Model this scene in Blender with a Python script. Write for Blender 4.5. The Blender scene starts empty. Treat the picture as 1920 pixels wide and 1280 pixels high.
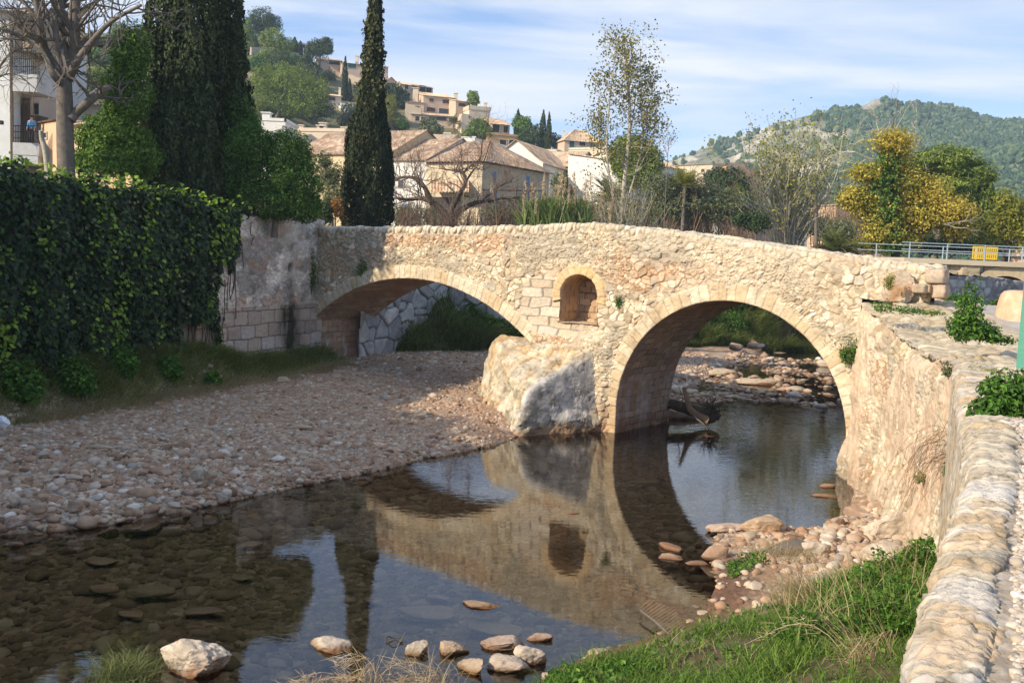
import bpy, math, random
import numpy as np
from math import radians as rad, pi
sc = bpy.context.scene
COL = sc.collection

# ------------------------------------------------------------------ camera, sky, sun, exposure
PITCH, ROLL, EYE, FPX = rad(5.4), rad(2.4), 5.2, 1800.0
cam_d = bpy.data.cameras.new('camera'); cam = bpy.data.objects.new('camera', cam_d); COL.objects.link(cam)
cam_d.sensor_width = 36.0; cam_d.lens = 36.0*FPX/1920.0; cam_d.clip_start = .1; cam_d.clip_end = 6000
_c, _s = math.cos(pi/2-PITCH), math.sin(pi/2-PITCH)
RC = np.array([[1, 0, 0], [0, _c, -_s], [0, _s, _c]]) @ np.array([[math.cos(ROLL), -math.sin(ROLL), 0], [math.sin(ROLL), math.cos(ROLL), 0], [0, 0, 1]])
CAMP = np.array([0, 0, EYE])
import mathutils
cam.matrix_world = mathutils.Matrix.Translation((0, 0, EYE)) @ mathutils.Matrix(RC.tolist()).to_4x4()
sc.camera = cam

SUN_AZ, SUN_EL = (-.86, -.51), rad(29)
_l = math.hypot(*SUN_AZ); SUN = np.array([SUN_AZ[0]/_l*math.cos(SUN_EL), SUN_AZ[1]/_l*math.cos(SUN_EL), math.sin(SUN_EL)])
sd = bpy.data.lights.new('sun', 'SUN'); sd.energy = 2.75; sd.angle = rad(.6); sd.color = (1, .86, .66)
so = bpy.data.objects.new('sun', sd); COL.objects.link(so)
so.rotation_euler = mathutils.Vector(SUN.tolist()).to_track_quat('Z', 'Y').to_euler()

w = bpy.data.worlds.new('World'); sc.world = w; w.use_nodes = True
N = w.node_tree.nodes; LK = w.node_tree.links; N.clear()
def wn(t, **k):
    n = N.new(t)
    for a, b in k.items(): setattr(n, a, b)
    return n
sky = wn('ShaderNodeTexSky', sky_type='NISHITA', sun_disc=False, sun_elevation=SUN_EL, sun_rotation=math.atan2(SUN_AZ[0], SUN_AZ[1]), air_density=1.0, dust_density=.6, ozone_density=1.9)
bg1 = wn('ShaderNodeBackground'); bg1.inputs['Strength'].default_value = .145
bg2 = wn('ShaderNodeBackground'); bg2.inputs['Color'].default_value = (.94, .96, 1, 1); bg2.inputs['Strength'].default_value = .46
tc = wn('ShaderNodeTexCoord'); sep = wn('ShaderNodeSeparateXYZ'); LK.new(tc.outputs['Generated'], sep.inputs[0])
zz = wn('ShaderNodeMath', operation='MAXIMUM'); LK.new(sep.outputs['Z'], zz.inputs[0]); zz.inputs[1].default_value = 0.0
za = wn('ShaderNodeMath', operation='ADD'); LK.new(zz.outputs[0], za.inputs[0]); za.inputs[1].default_value = .14
dx = wn('ShaderNodeMath', operation='DIVIDE'); LK.new(sep.outputs['X'], dx.inputs[0]); LK.new(za.outputs[0], dx.inputs[1])
dy = wn('ShaderNodeMath', operation='DIVIDE'); LK.new(sep.outputs['Y'], dy.inputs[0]); LK.new(za.outputs[0], dy.inputs[1])
cmb = wn('ShaderNodeCombineXYZ'); LK.new(dx.outputs[0], cmb.inputs[0]); LK.new(dy.outputs[0], cmb.inputs[1])
mp = wn('ShaderNodeMapping'); LK.new(cmb.outputs[0], mp.inputs[0]); mp.inputs['Scale'].default_value = (.40, 1.0, 1); mp.inputs['Rotation'].default_value = (0, 0, rad(14)); mp.inputs['Location'].default_value = (.3, .9, 0)
nz = wn('ShaderNodeTexNoise'); LK.new(mp.outputs[0], nz.inputs['Vector']); nz.inputs['Scale'].default_value = 1.0; nz.inputs['Detail'].default_value = 9; nz.inputs['Roughness'].default_value = .56; nz.inputs['Distortion'].default_value = .5
rp = wn('ShaderNodeValToRGB'); LK.new(nz.outputs['Fac'], rp.inputs[0])
rp.color_ramp.elements[0].position = .40; rp.color_ramp.elements[0].color = (.0, .0, .0, 1); rp.color_ramp.elements[1].position = .60; rp.color_ramp.elements[1].color = (.92, .92, .92, 1)
# thin veil of high cloud is denser low in the sky
hz = wn('ShaderNodeMapRange'); LK.new(sep.outputs['Z'], hz.inputs[0]); hz.inputs[1].default_value = .0; hz.inputs[2].default_value = .20; hz.inputs[3].default_value = .55; hz.inputs[4].default_value = .05
cf = wn('ShaderNodeMapRange'); LK.new(sep.outputs['Z'], cf.inputs[0]); cf.inputs[1].default_value = .24; cf.inputs[2].default_value = .46; cf.inputs[3].default_value = 1.0; cf.inputs[4].default_value = .12
cf2 = wn('ShaderNodeMapRange'); LK.new(sep.outputs['Z'], cf2.inputs[0]); cf2.inputs[1].default_value = .5; cf2.inputs[2].default_value = .8; cf2.inputs[4].default_value = .8
cfm = wn('ShaderNodeMath', operation='MAXIMUM'); LK.new(cf.outputs[0], cfm.inputs[0]); LK.new(cf2.outputs[0], cfm.inputs[1])
cm = wn('ShaderNodeMath', operation='MULTIPLY'); LK.new(rp.outputs[0], cm.inputs[0]); LK.new(cfm.outputs[0], cm.inputs[1])
mx = wn('ShaderNodeMath', operation='MAXIMUM'); LK.new(cm.outputs[0], mx.inputs[0]); LK.new(hz.outputs[0], mx.inputs[1])
mixs = wn('ShaderNodeMixShader'); vm = wn('ShaderNodeVectorMath', operation='MULTIPLY_ADD'); LK.new(tc.outputs['Generated'], vm.inputs[0]); vm.inputs[1].default_value = (1, 1, 2.3); vm.inputs[2].default_value = (0, 0, .10); vn_ = wn('ShaderNodeVectorMath', operation='NORMALIZE'); LK.new(vm.outputs[0], vn_.inputs[0]); LK.new(vn_.outputs[0], sky.inputs['Vector'])
LK.new(mx.outputs[0], mixs.inputs[0]); LK.new(sky.outputs[0], bg1.inputs['Color']); LK.new(bg1.outputs[0], mixs.inputs[1]); LK.new(bg2.outputs[0], mixs.inputs[2])
wo = wn('ShaderNodeOutputWorld'); LK.new(mixs.outputs[0], wo.inputs[0])
vs = sc.view_settings; vs.view_transform = 'Standard'; vs.look = 'None'; vs.gamma = 1; vs.exposure = 1.32; vs.use_curve_mapping = False
cy = sc.cycles; cy.use_denoising = True; cy.denoising_prefilter = 'NONE'; cy.sample_clamp_indirect = 3.0; cy.max_bounces = 8; cy.transparent_max_bounces = 12; cy.caustics_reflective = False; cy.caustics_refractive = False

# ------------------------------------------------------------------ projection helpers (pixel of the 1920 photo + real distance -> place)
def ray(px, py): return RC @ np.array([(px-960)/FPX, (640-py)/FPX, -1.0])
def gnd(px, py, z=0.0):
    d = ray(px, py); return CAMP + d*((z-EYE)/d[2])
def atY(px, py, Y):
    d = ray(px, py); return CAMP + d*(Y/d[1])
def plane_pt(px, py, p0, n):
    d = ray(px, py); return CAMP + d*(((p0-CAMP)@n)/(d@n))
def ppm(Y): return FPX/Y          # photo pixels per metre at distance Y

# ------------------------------------------------------------------ numeric noise
def hsh(*a, seed=0):
    x = seed*74.7+.5
    for k, q in zip((127.1, 311.7, 191.99), a): x = x + q*k
    x = np.sin(x)*43758.5453
    return x-np.floor(x)
def vnoise(x, y, z=0.0, seed=0):
    x, y, z = np.broadcast_arrays(np.asarray(x, float), y, z)
    xi, yi, zi = np.floor(x), np.floor(y), np.floor(z); fx, fy, fz = x-xi, y-yi, z-zi
    fx, fy, fz = (q*q*(3-2*q) for q in (fx, fy, fz))
    r = 0
    for a in (0, 1):
        for b in (0, 1):
            for c in (0, 1):
                wgt = (fx if a else 1-fx)*(fy if b else 1-fy)*(fz if c else 1-fz)
                r = r + wgt*hsh(xi+a, yi+b, zi+c, seed=seed)
    return r*2-1
def fbm(x, y, z=0.0, oct=4, seed=0, gain=.5):
    r, a, f = 0, 1.0, 1.0
    for o in range(oct):
        r = r + a*vnoise(np.asarray(x)*f, np.asarray(y)*f, np.asarray(z)*f, seed+o*7); a *= gain; f *= 2.03
    return r
def sstep(a, b, x):
    t = np.clip((x-a)/(b-a), 0, 1); return t*t*(3-2*t)
def cells(u, v, cw, ch, seed=0, jit=.8, brick=True, p=2.0, wu=.25):
    """jittered stone cells: F1, F2 distance (in cell units) and the id of the nearest stone"""
    u, v = np.broadcast_arrays(np.asarray(u, float), np.asarray(v, float))
    U, V = u/cw, v/ch
    j0 = np.floor(V); CX, CY_ = U*0, U*0; F1 = np.full(U.shape, 9.); F2 = np.full(U.shape, 9.); ID = np.zeros(U.shape)
    for dj in (-1, 0, 1):
        j = j0+dj
        off = np.where(np.mod(j, 2) == 1, .5, 0.) if brick else 0.
        i0 = np.floor(U-off)
        for di in (-1, 0, 1):
            i = i0+di
            cx = i+off+.5+jit*(hsh(i, j, seed=seed+1)-.5); cyy = j+.5+jit*(hsh(i, j, seed=seed+2)-.5)
            d = (np.abs(U-cx)**p+np.abs(V-cyy)**p)**(1/p) - wu*(hsh(i, j, seed=seed+5)-.5)
            idv = hsh(i, j, seed=seed+3)
            new = d < F1
            F2 = np.where(new, F1, np.minimum(F2, d)); ID = np.where(new, idv, ID); CX = np.where(new, cx, CX); CY_ = np.where(new, cyy, CY_); F1 = np.where(new, d, F1)
    cells.tilt = (U-CX)*(hsh(ID*53.1)-.5)+(V-CY_)*(hsh(ID*91.3)-.5)
    return F1, F2, ID
def pal(idv, cols):
    cols = np.array(cols, float); k = np.minimum((idv*len(cols)).astype(int), len(cols)-1); return cols[k]

# ------------------------------------------------------------------ mesh helpers
def wloc(o): 
    return np.array(o.get('_w', (0, 0, 0))) if o is not None else np.zeros(3)
_W = {}
def link(name, me, parent=None, loc=(0, 0, 0)):
    o = bpy.data.objects.new(name, me); COL.objects.link(o)
    o.location = loc
    if parent is not None: o.parent = parent
    return o
def meta(o, label=None, cat=None, group=None, kind=None):
    if label: o['label'] = label
    if cat: o['category'] = cat
    if group: o['group'] = group
    if kind: o['kind'] = kind
    return o
def thing(name, label, cat, loc=(0, 0, 0), group=None):
    loc = tuple(float(q) for q in loc)
    o = bpy.data.objects.new(name, None); COL.objects.link(o); o.location = loc; o.empty_display_size = .2
    _W[o.name] = np.array(loc); return meta(o, label, cat, group)
class MB:
    def __init__(s): s.v = []; s.f3 = []; s.f4 = []; s.c = []; s.n = 0
    def add(s, V, F, col=None):
        V = np.asarray(V, float).reshape(-1, 3); F = np.asarray(F, int)
        if F.size:
            (s.f3 if F.shape[1] == 3 else s.f4).append(F+s.n)
        s.v.append(V); s.n += len(V)
        if col is not None: s.c.append(np.broadcast_to(np.asarray(col, float), (len(V), 3)))
        return s
    def box(s, c, size, yaw=0.0, taper=1.0):
        x, y, z = np.array(size, float)/2
        V = np.array([[-x, -y, -z], [x, -y, -z], [x, y, -z], [-x, y, -z], [-x*taper, -y*taper, z], [x*taper, -y*taper, z], [x*taper, y*taper, z], [-x*taper, y*taper, z]])
        cs, sn = math.cos(yaw), math.sin(yaw)
        V = np.c_[V[:, 0]*cs-V[:, 1]*sn, V[:, 0]*sn+V[:, 1]*cs, V[:, 2]]+np.array(c, float)
        return s.add(V, [[0, 3, 2, 1], [4, 5, 6, 7], [0, 1, 5, 4], [1, 2, 6, 5], [2, 3, 7, 6], [3, 0, 4, 7]])
    def tube(s, pts, radii, ns=6, cap=True):
        P = np.asarray(pts, float); n = len(P); r = np.broadcast_to(np.asarray(radii, float), (n,))
        T = np.gradient(P, axis=0); T /= np.linalg.norm(T, axis=1)[:, None]+1e-9
        ref = np.array([.31, .17, .93]) if abs(T[0, 2]) < .9 else np.array([.95, .2, .1])
        A = np.cross(T, ref); A /= np.linalg.norm(A, axis=1)[:, None]+1e-9; B = np.cross(T, A)
        th = np.arange(ns)*2*pi/ns
        V = P[:, None]+r[:, None, None]*(A[:, None]*np.cos(th)[None, :, None]+B[:, None]*np.sin(th)[None, :, None])
        V = V.reshape(-1, 3); i = np.arange(n-1)[:, None]*ns; j = np.arange(ns)[None]; j2 = (j+1) % ns
        F = np.stack([i+j, i+j2, i+ns+j2, i+ns+j], -1).reshape(-1, 4)
        s.add(V, F)
        if cap:
            s.add(np.r_[V[:ns], [P[0]]], [[(q+1) % ns, q, ns] for q in range(ns)])
            s.add(np.r_[V[-ns:], [P[-1]]], [[q, (q+1) % ns, ns] for q in range(ns)])
        return s
    def build(s, name, mat, parent=None, smooth=False, loc=None, label=None, cat=None, group=None, kind=None):
        V = np.concatenate(s.v) if s.v else np.zeros((0, 3))
        if parent is not None: off = wp(parent); V = V-off; ol = (0, 0, 0)
        elif loc is not None: V = V-np.array(loc); ol = loc
        else:
            ol = (float((V[:, 0].min()+V[:, 0].max())/2), float((V[:, 1].min()+V[:, 1].max())/2), float(V[:, 2].min())); V = V-np.array(ol)
        me = bpy.data.meshes.new(name); me.vertices.add(len(V)); me.vertices.foreach_set('co', V.astype(np.float32).ravel())
        f3 = np.concatenate(s.f3) if s.f3 else np.zeros((0, 3), int); f4 = np.concatenate(s.f4) if s.f4 else np.zeros((0, 4), int)
        L = np.r_[f3.ravel(), f4.ravel()]; me.loops.add(len(L)); me.loops.foreach_set('vertex_index', L.astype(np.int32))
        st = np.r_[np.arange(len(f3))*3, len(f3)*3+np.arange(len(f4))*4]; me.polygons.add(len(st))
        me.polygons.foreach_set('loop_start', st.astype(np.int32))
        me.update(calc_edges=True)
        me.polygons.foreach_set('use_smooth', np.full(len(st), smooth, dtype=bool))
        if s.c and sum(len(q) for q in s.c) == len(V):
            at = me.color_attributes.new('Col', 'FLOAT_COLOR', 'POINT'); C = np.concatenate(s.c)
            at.data.foreach_set('color', np.c_[C, np.ones(len(C))].astype(np.float32).ravel())
        if isinstance(mat, (list, tuple)):
            for m in mat: me.materials.append(m)
        else: me.materials.append(mat)
        me.validate()
        o = link(name, me, parent, ol)
        if parent is not None: _W[o.name] = wp(parent)
        else: _W[o.name] = np.array(ol, float)
        return meta(o, label, cat, group, kind)
def wp(o): return _W.get(o.name, np.zeros(3))
def copy_tree(o, parent=None):
    c = o.copy(); COL.objects.link(c)
    if parent is not None: c.parent = parent
    for ch in list(o.children): copy_tree(ch, c)
    return c
def grid_faces(nu, nv, mask=None):
    i = np.arange(nu-1)[:, None]*nv+np.arange(nv-1)[None]
    F = np.stack([i, i+nv, i+nv+1, i+1], -1).reshape(-1, 4)
    return F[mask.ravel()] if mask is not None else F
def compact(V, F, C=None):
    used = np.zeros(len(V), bool); used[F.ravel()] = True; idx = np.cumsum(used)-1
    return V[used], idx[F], (C[used] if C is not None else None)
def sheet(P, mask=None, col=None, mb=None, flip=False):
    """P (nu,nv,3) grid -> MB"""
    nu, nv = P.shape[:2]; F = grid_faces(nu, nv, mask)
    if flip: F = F[:, ::-1]
    V = P.reshape(-1, 3); C = None if col is None else col.reshape(-1, 3)
    V, F, C = compact(V, F, C)
    mb = mb or MB(); return mb.add(V, F, C)
def icos(sub=1):
    t = (1+5**.5)/2
    V = [(-1, t, 0), (1, t, 0), (-1, -t, 0), (1, -t, 0), (0, -1, t), (0, 1, t), (0, -1, -t), (0, 1, -t), (t, 0, -1), (t, 0, 1), (-t, 0, -1), (-t, 0, 1)]
    F = [(0, 11, 5), (0, 5, 1), (0, 1, 7), (0, 7, 10), (0, 10, 11), (1, 5, 9), (5, 11, 4), (11, 10, 2), (10, 7, 6), (7, 1, 8), (3, 9, 4), (3, 4, 2), (3, 2, 6), (3, 6, 8), (3, 8, 9), (4, 9, 5), (2, 4, 11), (6, 2, 10), (8, 6, 7), (9, 8, 1)]
    V = [np.array(v)/np.linalg.norm(v) for v in V]
    for _ in range(sub):
        m = {}; G = []
        def mid(a, b):
            k = (min(a, b), max(a, b))
            if k not in m: q = V[a]+V[b]; V.append(q/np.linalg.norm(q)); m[k] = len(V)-1
            return m[k]
        for a, b, c in F:
            x, y, z = mid(a, b), mid(b, c), mid(c, a); G += [(a, x, z), (b, y, x), (c, z, y), (x, y, z)]
        F = G
    return np.array(V), np.array(F)
ICO = [icos(k) for k in range(6)]
def rotmats(rng, n):
    q = rng.normal(size=(n, 4)); q /= np.linalg.norm(q, axis=1)[:, None]; a, b, c, d = q.T
    return np.stack([1-2*(c*c+d*d), 2*(b*c-a*d), 2*(b*d+a*c), 2*(b*c+a*d), 1-2*(b*b+d*d), 2*(c*d-a*b), 2*(b*d-a*c), 2*(c*d+a*b), 1-2*(b*b+c*c)], -1).reshape(n, 3, 3)
def many(mb, T, pos, scale, rng, spin='z', deform=.0):
    """merge n copies of template T=(V,F): pos (n,3), scale (n,3)"""
    V, F = T; n = len(pos)
    W = np.broadcast_to(V, (n,)+V.shape)*1.0
    if deform: W = W*(1+deform*rng.normal(size=(n, len(V), 1)))
    if spin == 'all': W = np.einsum('nij,nkj->nki', rotmats(rng, n), W)*scale[:, None]
    else:
        W = W*scale[:, None]; th = rng.uniform(0, 2*pi, n); c, s_ = np.cos(th)[:, None], np.sin(th)[:, None]
        W = np.stack([W[..., 0]*c-W[..., 1]*s_, W[..., 0]*s_+W[..., 1]*c, W[..., 2]], -1)
    W = W+pos[:, None]
    FF = (F[None]+(np.arange(n)*len(V))[:, None, None]).reshape(-1, F.shape[1])
    return mb.add(W.reshape(-1, 3), FF)
def leaves(mb, P, Nrm, L, Wd, rng, hang=0.0, shape='leaf', up=None):
    """n leaves at P facing Nrm. L, Wd length and width (scalars or arrays)"""
    n = len(P); Nn = Nrm/(np.linalg.norm(Nrm, axis=1)[:, None]+1e-9)
    r = rng.normal(size=(n, 3)) if up is None else np.asarray(up)+.35*rng.normal(size=(n, 3))
    r = r+np.array([0, 0, -hang])
    T = r-Nn*np.sum(r*Nn, 1)[:, None]; T /= np.linalg.norm(T, axis=1)[:, None]+1e-9; B = np.cross(Nn, T)
    L = np.broadcast_to(L, (n,))*rng.uniform(.65, 1.25, n); Wd = np.broadcast_to(Wd, (n,))*rng.uniform(.7, 1.25, n)
    L, Wd = L[:, None], Wd[:, None]
    if shape == 'ivy':
        q = [(-.1, 0), (.05, .5), (.45, .36), (.95, 0), (.45, -.36), (.05, -.5)]
        V = np.stack([P+T*L*a+B*Wd*b+Nn*L*.08*abs(b) for a, b in q], 1)
        i = np.arange(n)[:, None]*6
        F = np.concatenate([i+np.array([[0, 1, 2, 3]]), i+np.array([[0, 3, 4, 5]])])
        return mb.add(V.reshape(-1, 3), F)
    V = np.stack([P-T*L*.5, P+B*Wd*.5+Nn*L*.05, P+T*L*.5-Nn*L*.06, P-B*Wd*.5+Nn*L*.05], 1)
    return mb.add(V.reshape(-1, 3), np.arange(n*4).reshape(n, 4))
def blades(mb, P, H, Wd, rng, lean=.5, dirs=None):
    """bent grass blades: three cross-bars each"""
    n = len(P); H = np.broadcast_to(H, (n,))*rng.uniform(.5, 1.3, n)
    a = rng.uniform(0, 2*pi, n); ld = np.c_[np.cos(a), np.sin(a), np.zeros(n)]
    if dirs is not None: ld = ld*.6+dirs; ld /= np.linalg.norm(ld, axis=1)[:, None]+1e-9
    b = rng.uniform(0, 2*pi, n); sd_ = np.c_[np.cos(b), np.sin(b), np.zeros(n)]*np.broadcast_to(Wd, (n,))[:, None]/2
    k = lean*rng.uniform(.3, 1.5, n)
    rows = []
    for t, wv in ((0, 1.), (.45, .8), (.8, .5), (1., .1)):
        c = P+ld*(H*k*t*t)[:, None]+np.array([0, 0, 1])*(H*(t-.35*k*t*t))[:, None]
        rows += [c-sd_*wv, c+sd_*wv]
    V = np.stack(rows, 1); i = np.arange(n)[:, None]*8
    F = np.concatenate([i+np.array([[0, 1, 3, 2]])+2*q for q in range(3)])
    return mb.add(V.reshape(-1, 3), F)
def crown_pts(n, lobes, rng, shell=.16, lump=.28, freq=2.6, seed=3):
    """points near the surface of a lumpy union of ellipsoids, with outward normals"""
    lobes = [(np.array(c, float), np.broadcast_to(np.array(r, float), (3,))) for c, r in lobes]
    wt = np.array([np.prod(r)**.667 for _, r in lobes]); k = rng.choice(len(lobes), n, p=wt/wt.sum())
    C = np.array([c for c, _ in lobes])[k]; Rr = np.array([r for _, r in lobes])[k]
    d = rng.normal(size=(n, 3)); d /= np.linalg.norm(d, axis=1)[:, None]
    off = k*3.7
    lum = 1+lump*fbm(d[:, 0]*freq+off, d[:, 1]*freq, d[:, 2]*freq, 3, seed)
    q = lum*(1-np.abs(rng.normal(0, shell, n)))
    return C+d*Rr*q[:, None], d/Rr*Rr.mean()
def twigs(mb, tips, P, D, L, r, rng, depth, n=(2, 4), spread=.6, upb=.15, ns=4, shrink=.68, wob=.16, tiplen=None):
    """recursive branching from P along D"""
    k = 5; pts = [np.array(P, float)]; d = np.array(D, float); d /= np.linalg.norm(d)+1e-9
    for i in range(k):
        d = d+rng.normal(0, wob, 3)+np.array([0, 0, upb*.3]); d /= np.linalg.norm(d); pts.append(pts[-1]+d*L/k)
    mb.tube(pts, np.linspace(r, r*.55, k+1), ns, cap=False)
    if depth <= 0: tips.append((pts[-1], d)); tips.append((pts[3], d)); return
    for q in range(rng.integers(n[0], n[1]+1)):
        t = rng.integers(2, k+1) if q else k
        dd = d+rng.normal(0, spread, 3)+np.array([0, 0, upb]); twigs(mb, tips, pts[t], dd, L*shrink*rng.uniform(.75, 1.2), r*.55, rng, depth-1, n, spread, upb, max(3, ns-1), shrink, wob)
def smooth_path(pts, k=6):
    """catmull-rom through the points"""
    P = np.asarray(pts, float); P = np.r_[[2*P[0]-P[1]], P, [2*P[-1]-P[-2]]]; out = []
    for i in range(1, len(P)-2):
        for t in np.linspace(0, 1, k, endpoint=False):
            a, b, c, d = P[i-1:i+3]; out.append(.5*((2*b)+(c-a)*t+(2*a-5*b+4*c-d)*t*t+(-a+3*b-3*c+d)*t**3))
    out.append(P[-2]); return np.array(out)

# ------------------------------------------------------------------ materials
def mat(name, base=(.5, .5, .5), rough=.85, var=.0, vscale=6., bump=.0, bscale=30., attr=False, island=None, trans=0., spec=.3, col2=None, c2scale=2., c2lim=(.45, .6), objrand=None, wet=None):
    m = bpy.data.materials.new(name); m.use_nodes = True; nt = m.node_tree; nd = nt.nodes; lk = nt.links
    b = nd['Principled BSDF']; b.inputs['Roughness'].default_value = rough; b.inputs['Specular IOR Level'].default_value = spec
    def new(t, **k):
        x = nd.new(t)
        for a, v in k.items(): setattr(x, a, v)
        return x
    tco = new('ShaderNodeTexCoord'); geo = new('ShaderNodeNewGeometry')
    def mixc(fac, a, c2, blend='MIX'):
        x = new('ShaderNodeMix', data_type='RGBA', blend_type=blend)
        for s_, v in ((0, fac), (6, a), (7, c2)):
            if isinstance(v, bpy.types.NodeSocket): lk.new(v, x.inputs[s_])
            else: x.inputs[s_].default_value = v if s_ == 0 else (tuple(v)+(1,))[:4]
        return x.outputs[2]
    if attr: a = new('ShaderNodeAttribute', attribute_name='Col'); c = a.outputs['Color']
    elif island or objrand:
        r = new('ShaderNodeValToRGB'); e = r.color_ramp.elements; cols = island or objrand
        while len(e) < len(cols): e.new(.5)
        for i, (p_, cc) in enumerate(cols): e[i].position = p_; e[i].color = tuple(cc)+(1,)
        if island: lk.new(geo.outputs['Random Per Island'], r.inputs[0])
        else: oi = new('ShaderNodeObjectInfo'); lk.new(oi.outputs['Random'], r.inputs[0])
        c = r.outputs[0]
    else: rg = new('ShaderNodeRGB'); rg.outputs[0].default_value = tuple(base)+(1,); c = rg.outputs[0]
    if col2 is not None:
        n2 = new('ShaderNodeTexNoise'); n2.inputs['Scale'].default_value = c2scale; n2.inputs['Detail'].default_value = 6; lk.new(tco.outputs['Object'], n2.inputs['Vector'])
        mr = new('ShaderNodeMapRange'); mr.inputs[1].default_value, mr.inputs[2].default_value = c2lim; lk.new(n2.outputs['Fac'], mr.inputs[0]); c = mixc(mr.outputs[0], c, col2)
    if var:
        n1 = new('ShaderNodeTexNoise'); n1.inputs['Scale'].default_value = vscale; n1.inputs['Detail'].default_value = 7; n1.inputs['Roughness'].default_value = .65; lk.new(tco.outputs['Object'], n1.inputs['Vector'])
        mr = new('ShaderNodeMapRange'); mr.inputs[1].default_value = .25; mr.inputs[2].default_value = .75; mr.inputs[3].default_value = 1-var; mr.inputs[4].default_value = 1+var; lk.new(n1.outputs['Fac'], mr.inputs[0])
        c = mixc(1.0, c, mr.outputs[0], 'MULTIPLY')
    if wet:
        sp = new('ShaderNodeSeparateXYZ'); lk.new(geo.outputs['Position'], sp.inputs[0]); nw = new('ShaderNodeTexNoise'); nw.inputs['Scale'].default_value = 5; lk.new(tco.outputs['Object'], nw.inputs['Vector'])
        ad = new('ShaderNodeMath', operation='MULTIPLY_ADD'); lk.new(nw.outputs['Fac'], ad.inputs[0]); ad.inputs[1].default_value = -.14; lk.new(sp.outputs['Z'], ad.inputs[2])
        mw = new('ShaderNodeMapRange'); mw.inputs[1].default_value = -.06; mw.inputs[2].default_value = .02; mw.inputs[3].default_value = 1; mw.inputs[4].default_value = 0; lk.new(ad.outputs[0], mw.inputs[0]); c = mixc(mw.outputs[0], c, mixc(1.0, c, wet, 'MULTIPLY'))
    lk.new(c, b.inputs['Base Color'])
    if bump:
        n3 = new('ShaderNodeTexNoise'); n3.inputs['Scale'].default_value = bscale; n3.inputs['Detail'].default_value = 8; n3.inputs['Roughness'].default_value = .7; lk.new(tco.outputs['Object'], n3.inputs['Vector'])
        bp = new('ShaderNodeBump'); bp.inputs['Strength'].default_value = bump; bp.inputs['Distance'].default_value = .03; lk.new(n3.outputs['Fac'], bp.inputs['Height']); lk.new(bp.outputs[0], b.inputs['Normal'])
    if trans:
        t = new('ShaderNodeBsdfTranslucent'); lk.new(c, t.inputs[0]); ms = new('ShaderNodeMixShader'); ms.inputs[0].default_value = trans
        lk.new(b.outputs[0], ms.inputs[1]); lk.new(t.outputs[0], ms.inputs[2]); lk.new(ms.outputs[0], nd['Material Output'].inputs[0])
    return m
M = {}
M['masonry'] = mat('masonry', attr=True, rough=.92, var=.16, vscale=9, bump=.55, bscale=22, spec=.15)
M['rough_block'] = mat('rough_block', attr=True, rough=.95, var=.3, vscale=6, bump=1.0, bscale=7, spec=.1)
M['bedrock'] = mat('riverbed', attr=True, rough=.9, var=.2, vscale=5, bump=.6, bscale=25, spec=.2)
M['gravel'] = mat('gravel', rough=.88, var=.22, vscale=7, spec=.2, wet=(.45, .36, .30), island=[(0, (.17, .10, .06)), (.2, (.42, .285, .185)), (.38, (.32, .19, .115)), (.52, (.53, .42, .31)), (.66, (.38, .24, .15)), (.8, (.59, .49, .375)), (.9, (.27, .23, .185)), (1, (.70, .63, .53))])
M['pathgravel'] = mat('path_gravel', rough=.9, var=.15, vscale=9, spec=.2, island=[(0, (.26, .21, .16)), (.3, (.52, .45, .36)), (.6, (.36, .28, .20)), (.8, (.64, .58, .50)), (1, (.40, .37, .34))])
M['bedstone'] = mat('bedstone', rough=.8, var=.25, vscale=6, spec=.2, island=[(0, (.18, .12, .065)), (.35, (.30, .22, .13)), (.6, (.23, .16, .095)), (.85, (.42, .32, .21)), (1, (.52, .42, .30))])
M['stone_cream'] = mat('stone_cream', wet=(.42, .30, .20), rough=.9, var=.38, vscale=5, bump=1.0, bscale=8, spec=.2, objrand=[(0, (.42, .33, .23)), (.35, (.50, .42, .33)), (.7, (.40, .28, .18)), (1, (.54, .47, .39))], col2=(.36, .22, .12), c2scale=2.3, c2lim=(.50, .68))
M['stone_pink'] = mat('stone_pink', wet=(.45, .33, .24), rough=.9, var=.35, vscale=5, bump=.9, bscale=8, spec=.2, objrand=[(0, (.36, .235, .16)), (.3, (.43, .32, .245)), (.6, (.33, .195, .12)), (1, (.46, .38, .30))], col2=(.50, .42, .35), c2scale=3, c2lim=(.5, .7))
M['stone_sub'] = mat('stone_submerged', rough=.85, var=.35, vscale=3, bump=.5, bscale=8, spec=.2, objrand=[(0, (.36, .27, .17)), (.4, (.48, .38, .26)), (.7, (.52, .37, .24)), (1, (.44, .37, .28))])
M['boulder'] = mat('boulder', base=(.50, .42, .33), wet=(.40, .28, .18), rough=.92, var=.45, vscale=3.2, bump=1.0, bscale=5, spec=.15, col2=(.36, .22, .14), c2scale=2.2, c2lim=(.52, .7))
M['lime_rock'] = mat('lime_rock', base=(.56, .51, .43), rough=.95, var=.4, vscale=4, bump=1., bscale=7, spec=.1, col2=(.36, .33, .29), c2scale=3, c2lim=(.5, .65))
M['bark_grey'] = mat('bark_grey', base=(.17, .145, .12), rough=.95, var=.35, vscale=7, bump=.8, bscale=20, spec=.1)
M['bark_pale'] = mat('bark_pale', base=(.40, .36, .28), rough=.9, var=.3, vscale=8, bump=.5, bscale=20, spec=.1)
M['bark_dark'] = mat('bark_dark', base=(.10, .075, .055), rough=.95, var=.35, vscale=8, bump=.8, bscale=20, spec=.1)
M['twig_brown'] = mat('twig_brown', base=(.20, .135, .10), rough=.95, var=.3, vscale=3, spec=.1)
M['twig_red'] = mat('twig_red', base=(.27, .175, .11), rough=.95, var=.3, vscale=3, spec=.1)
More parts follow.
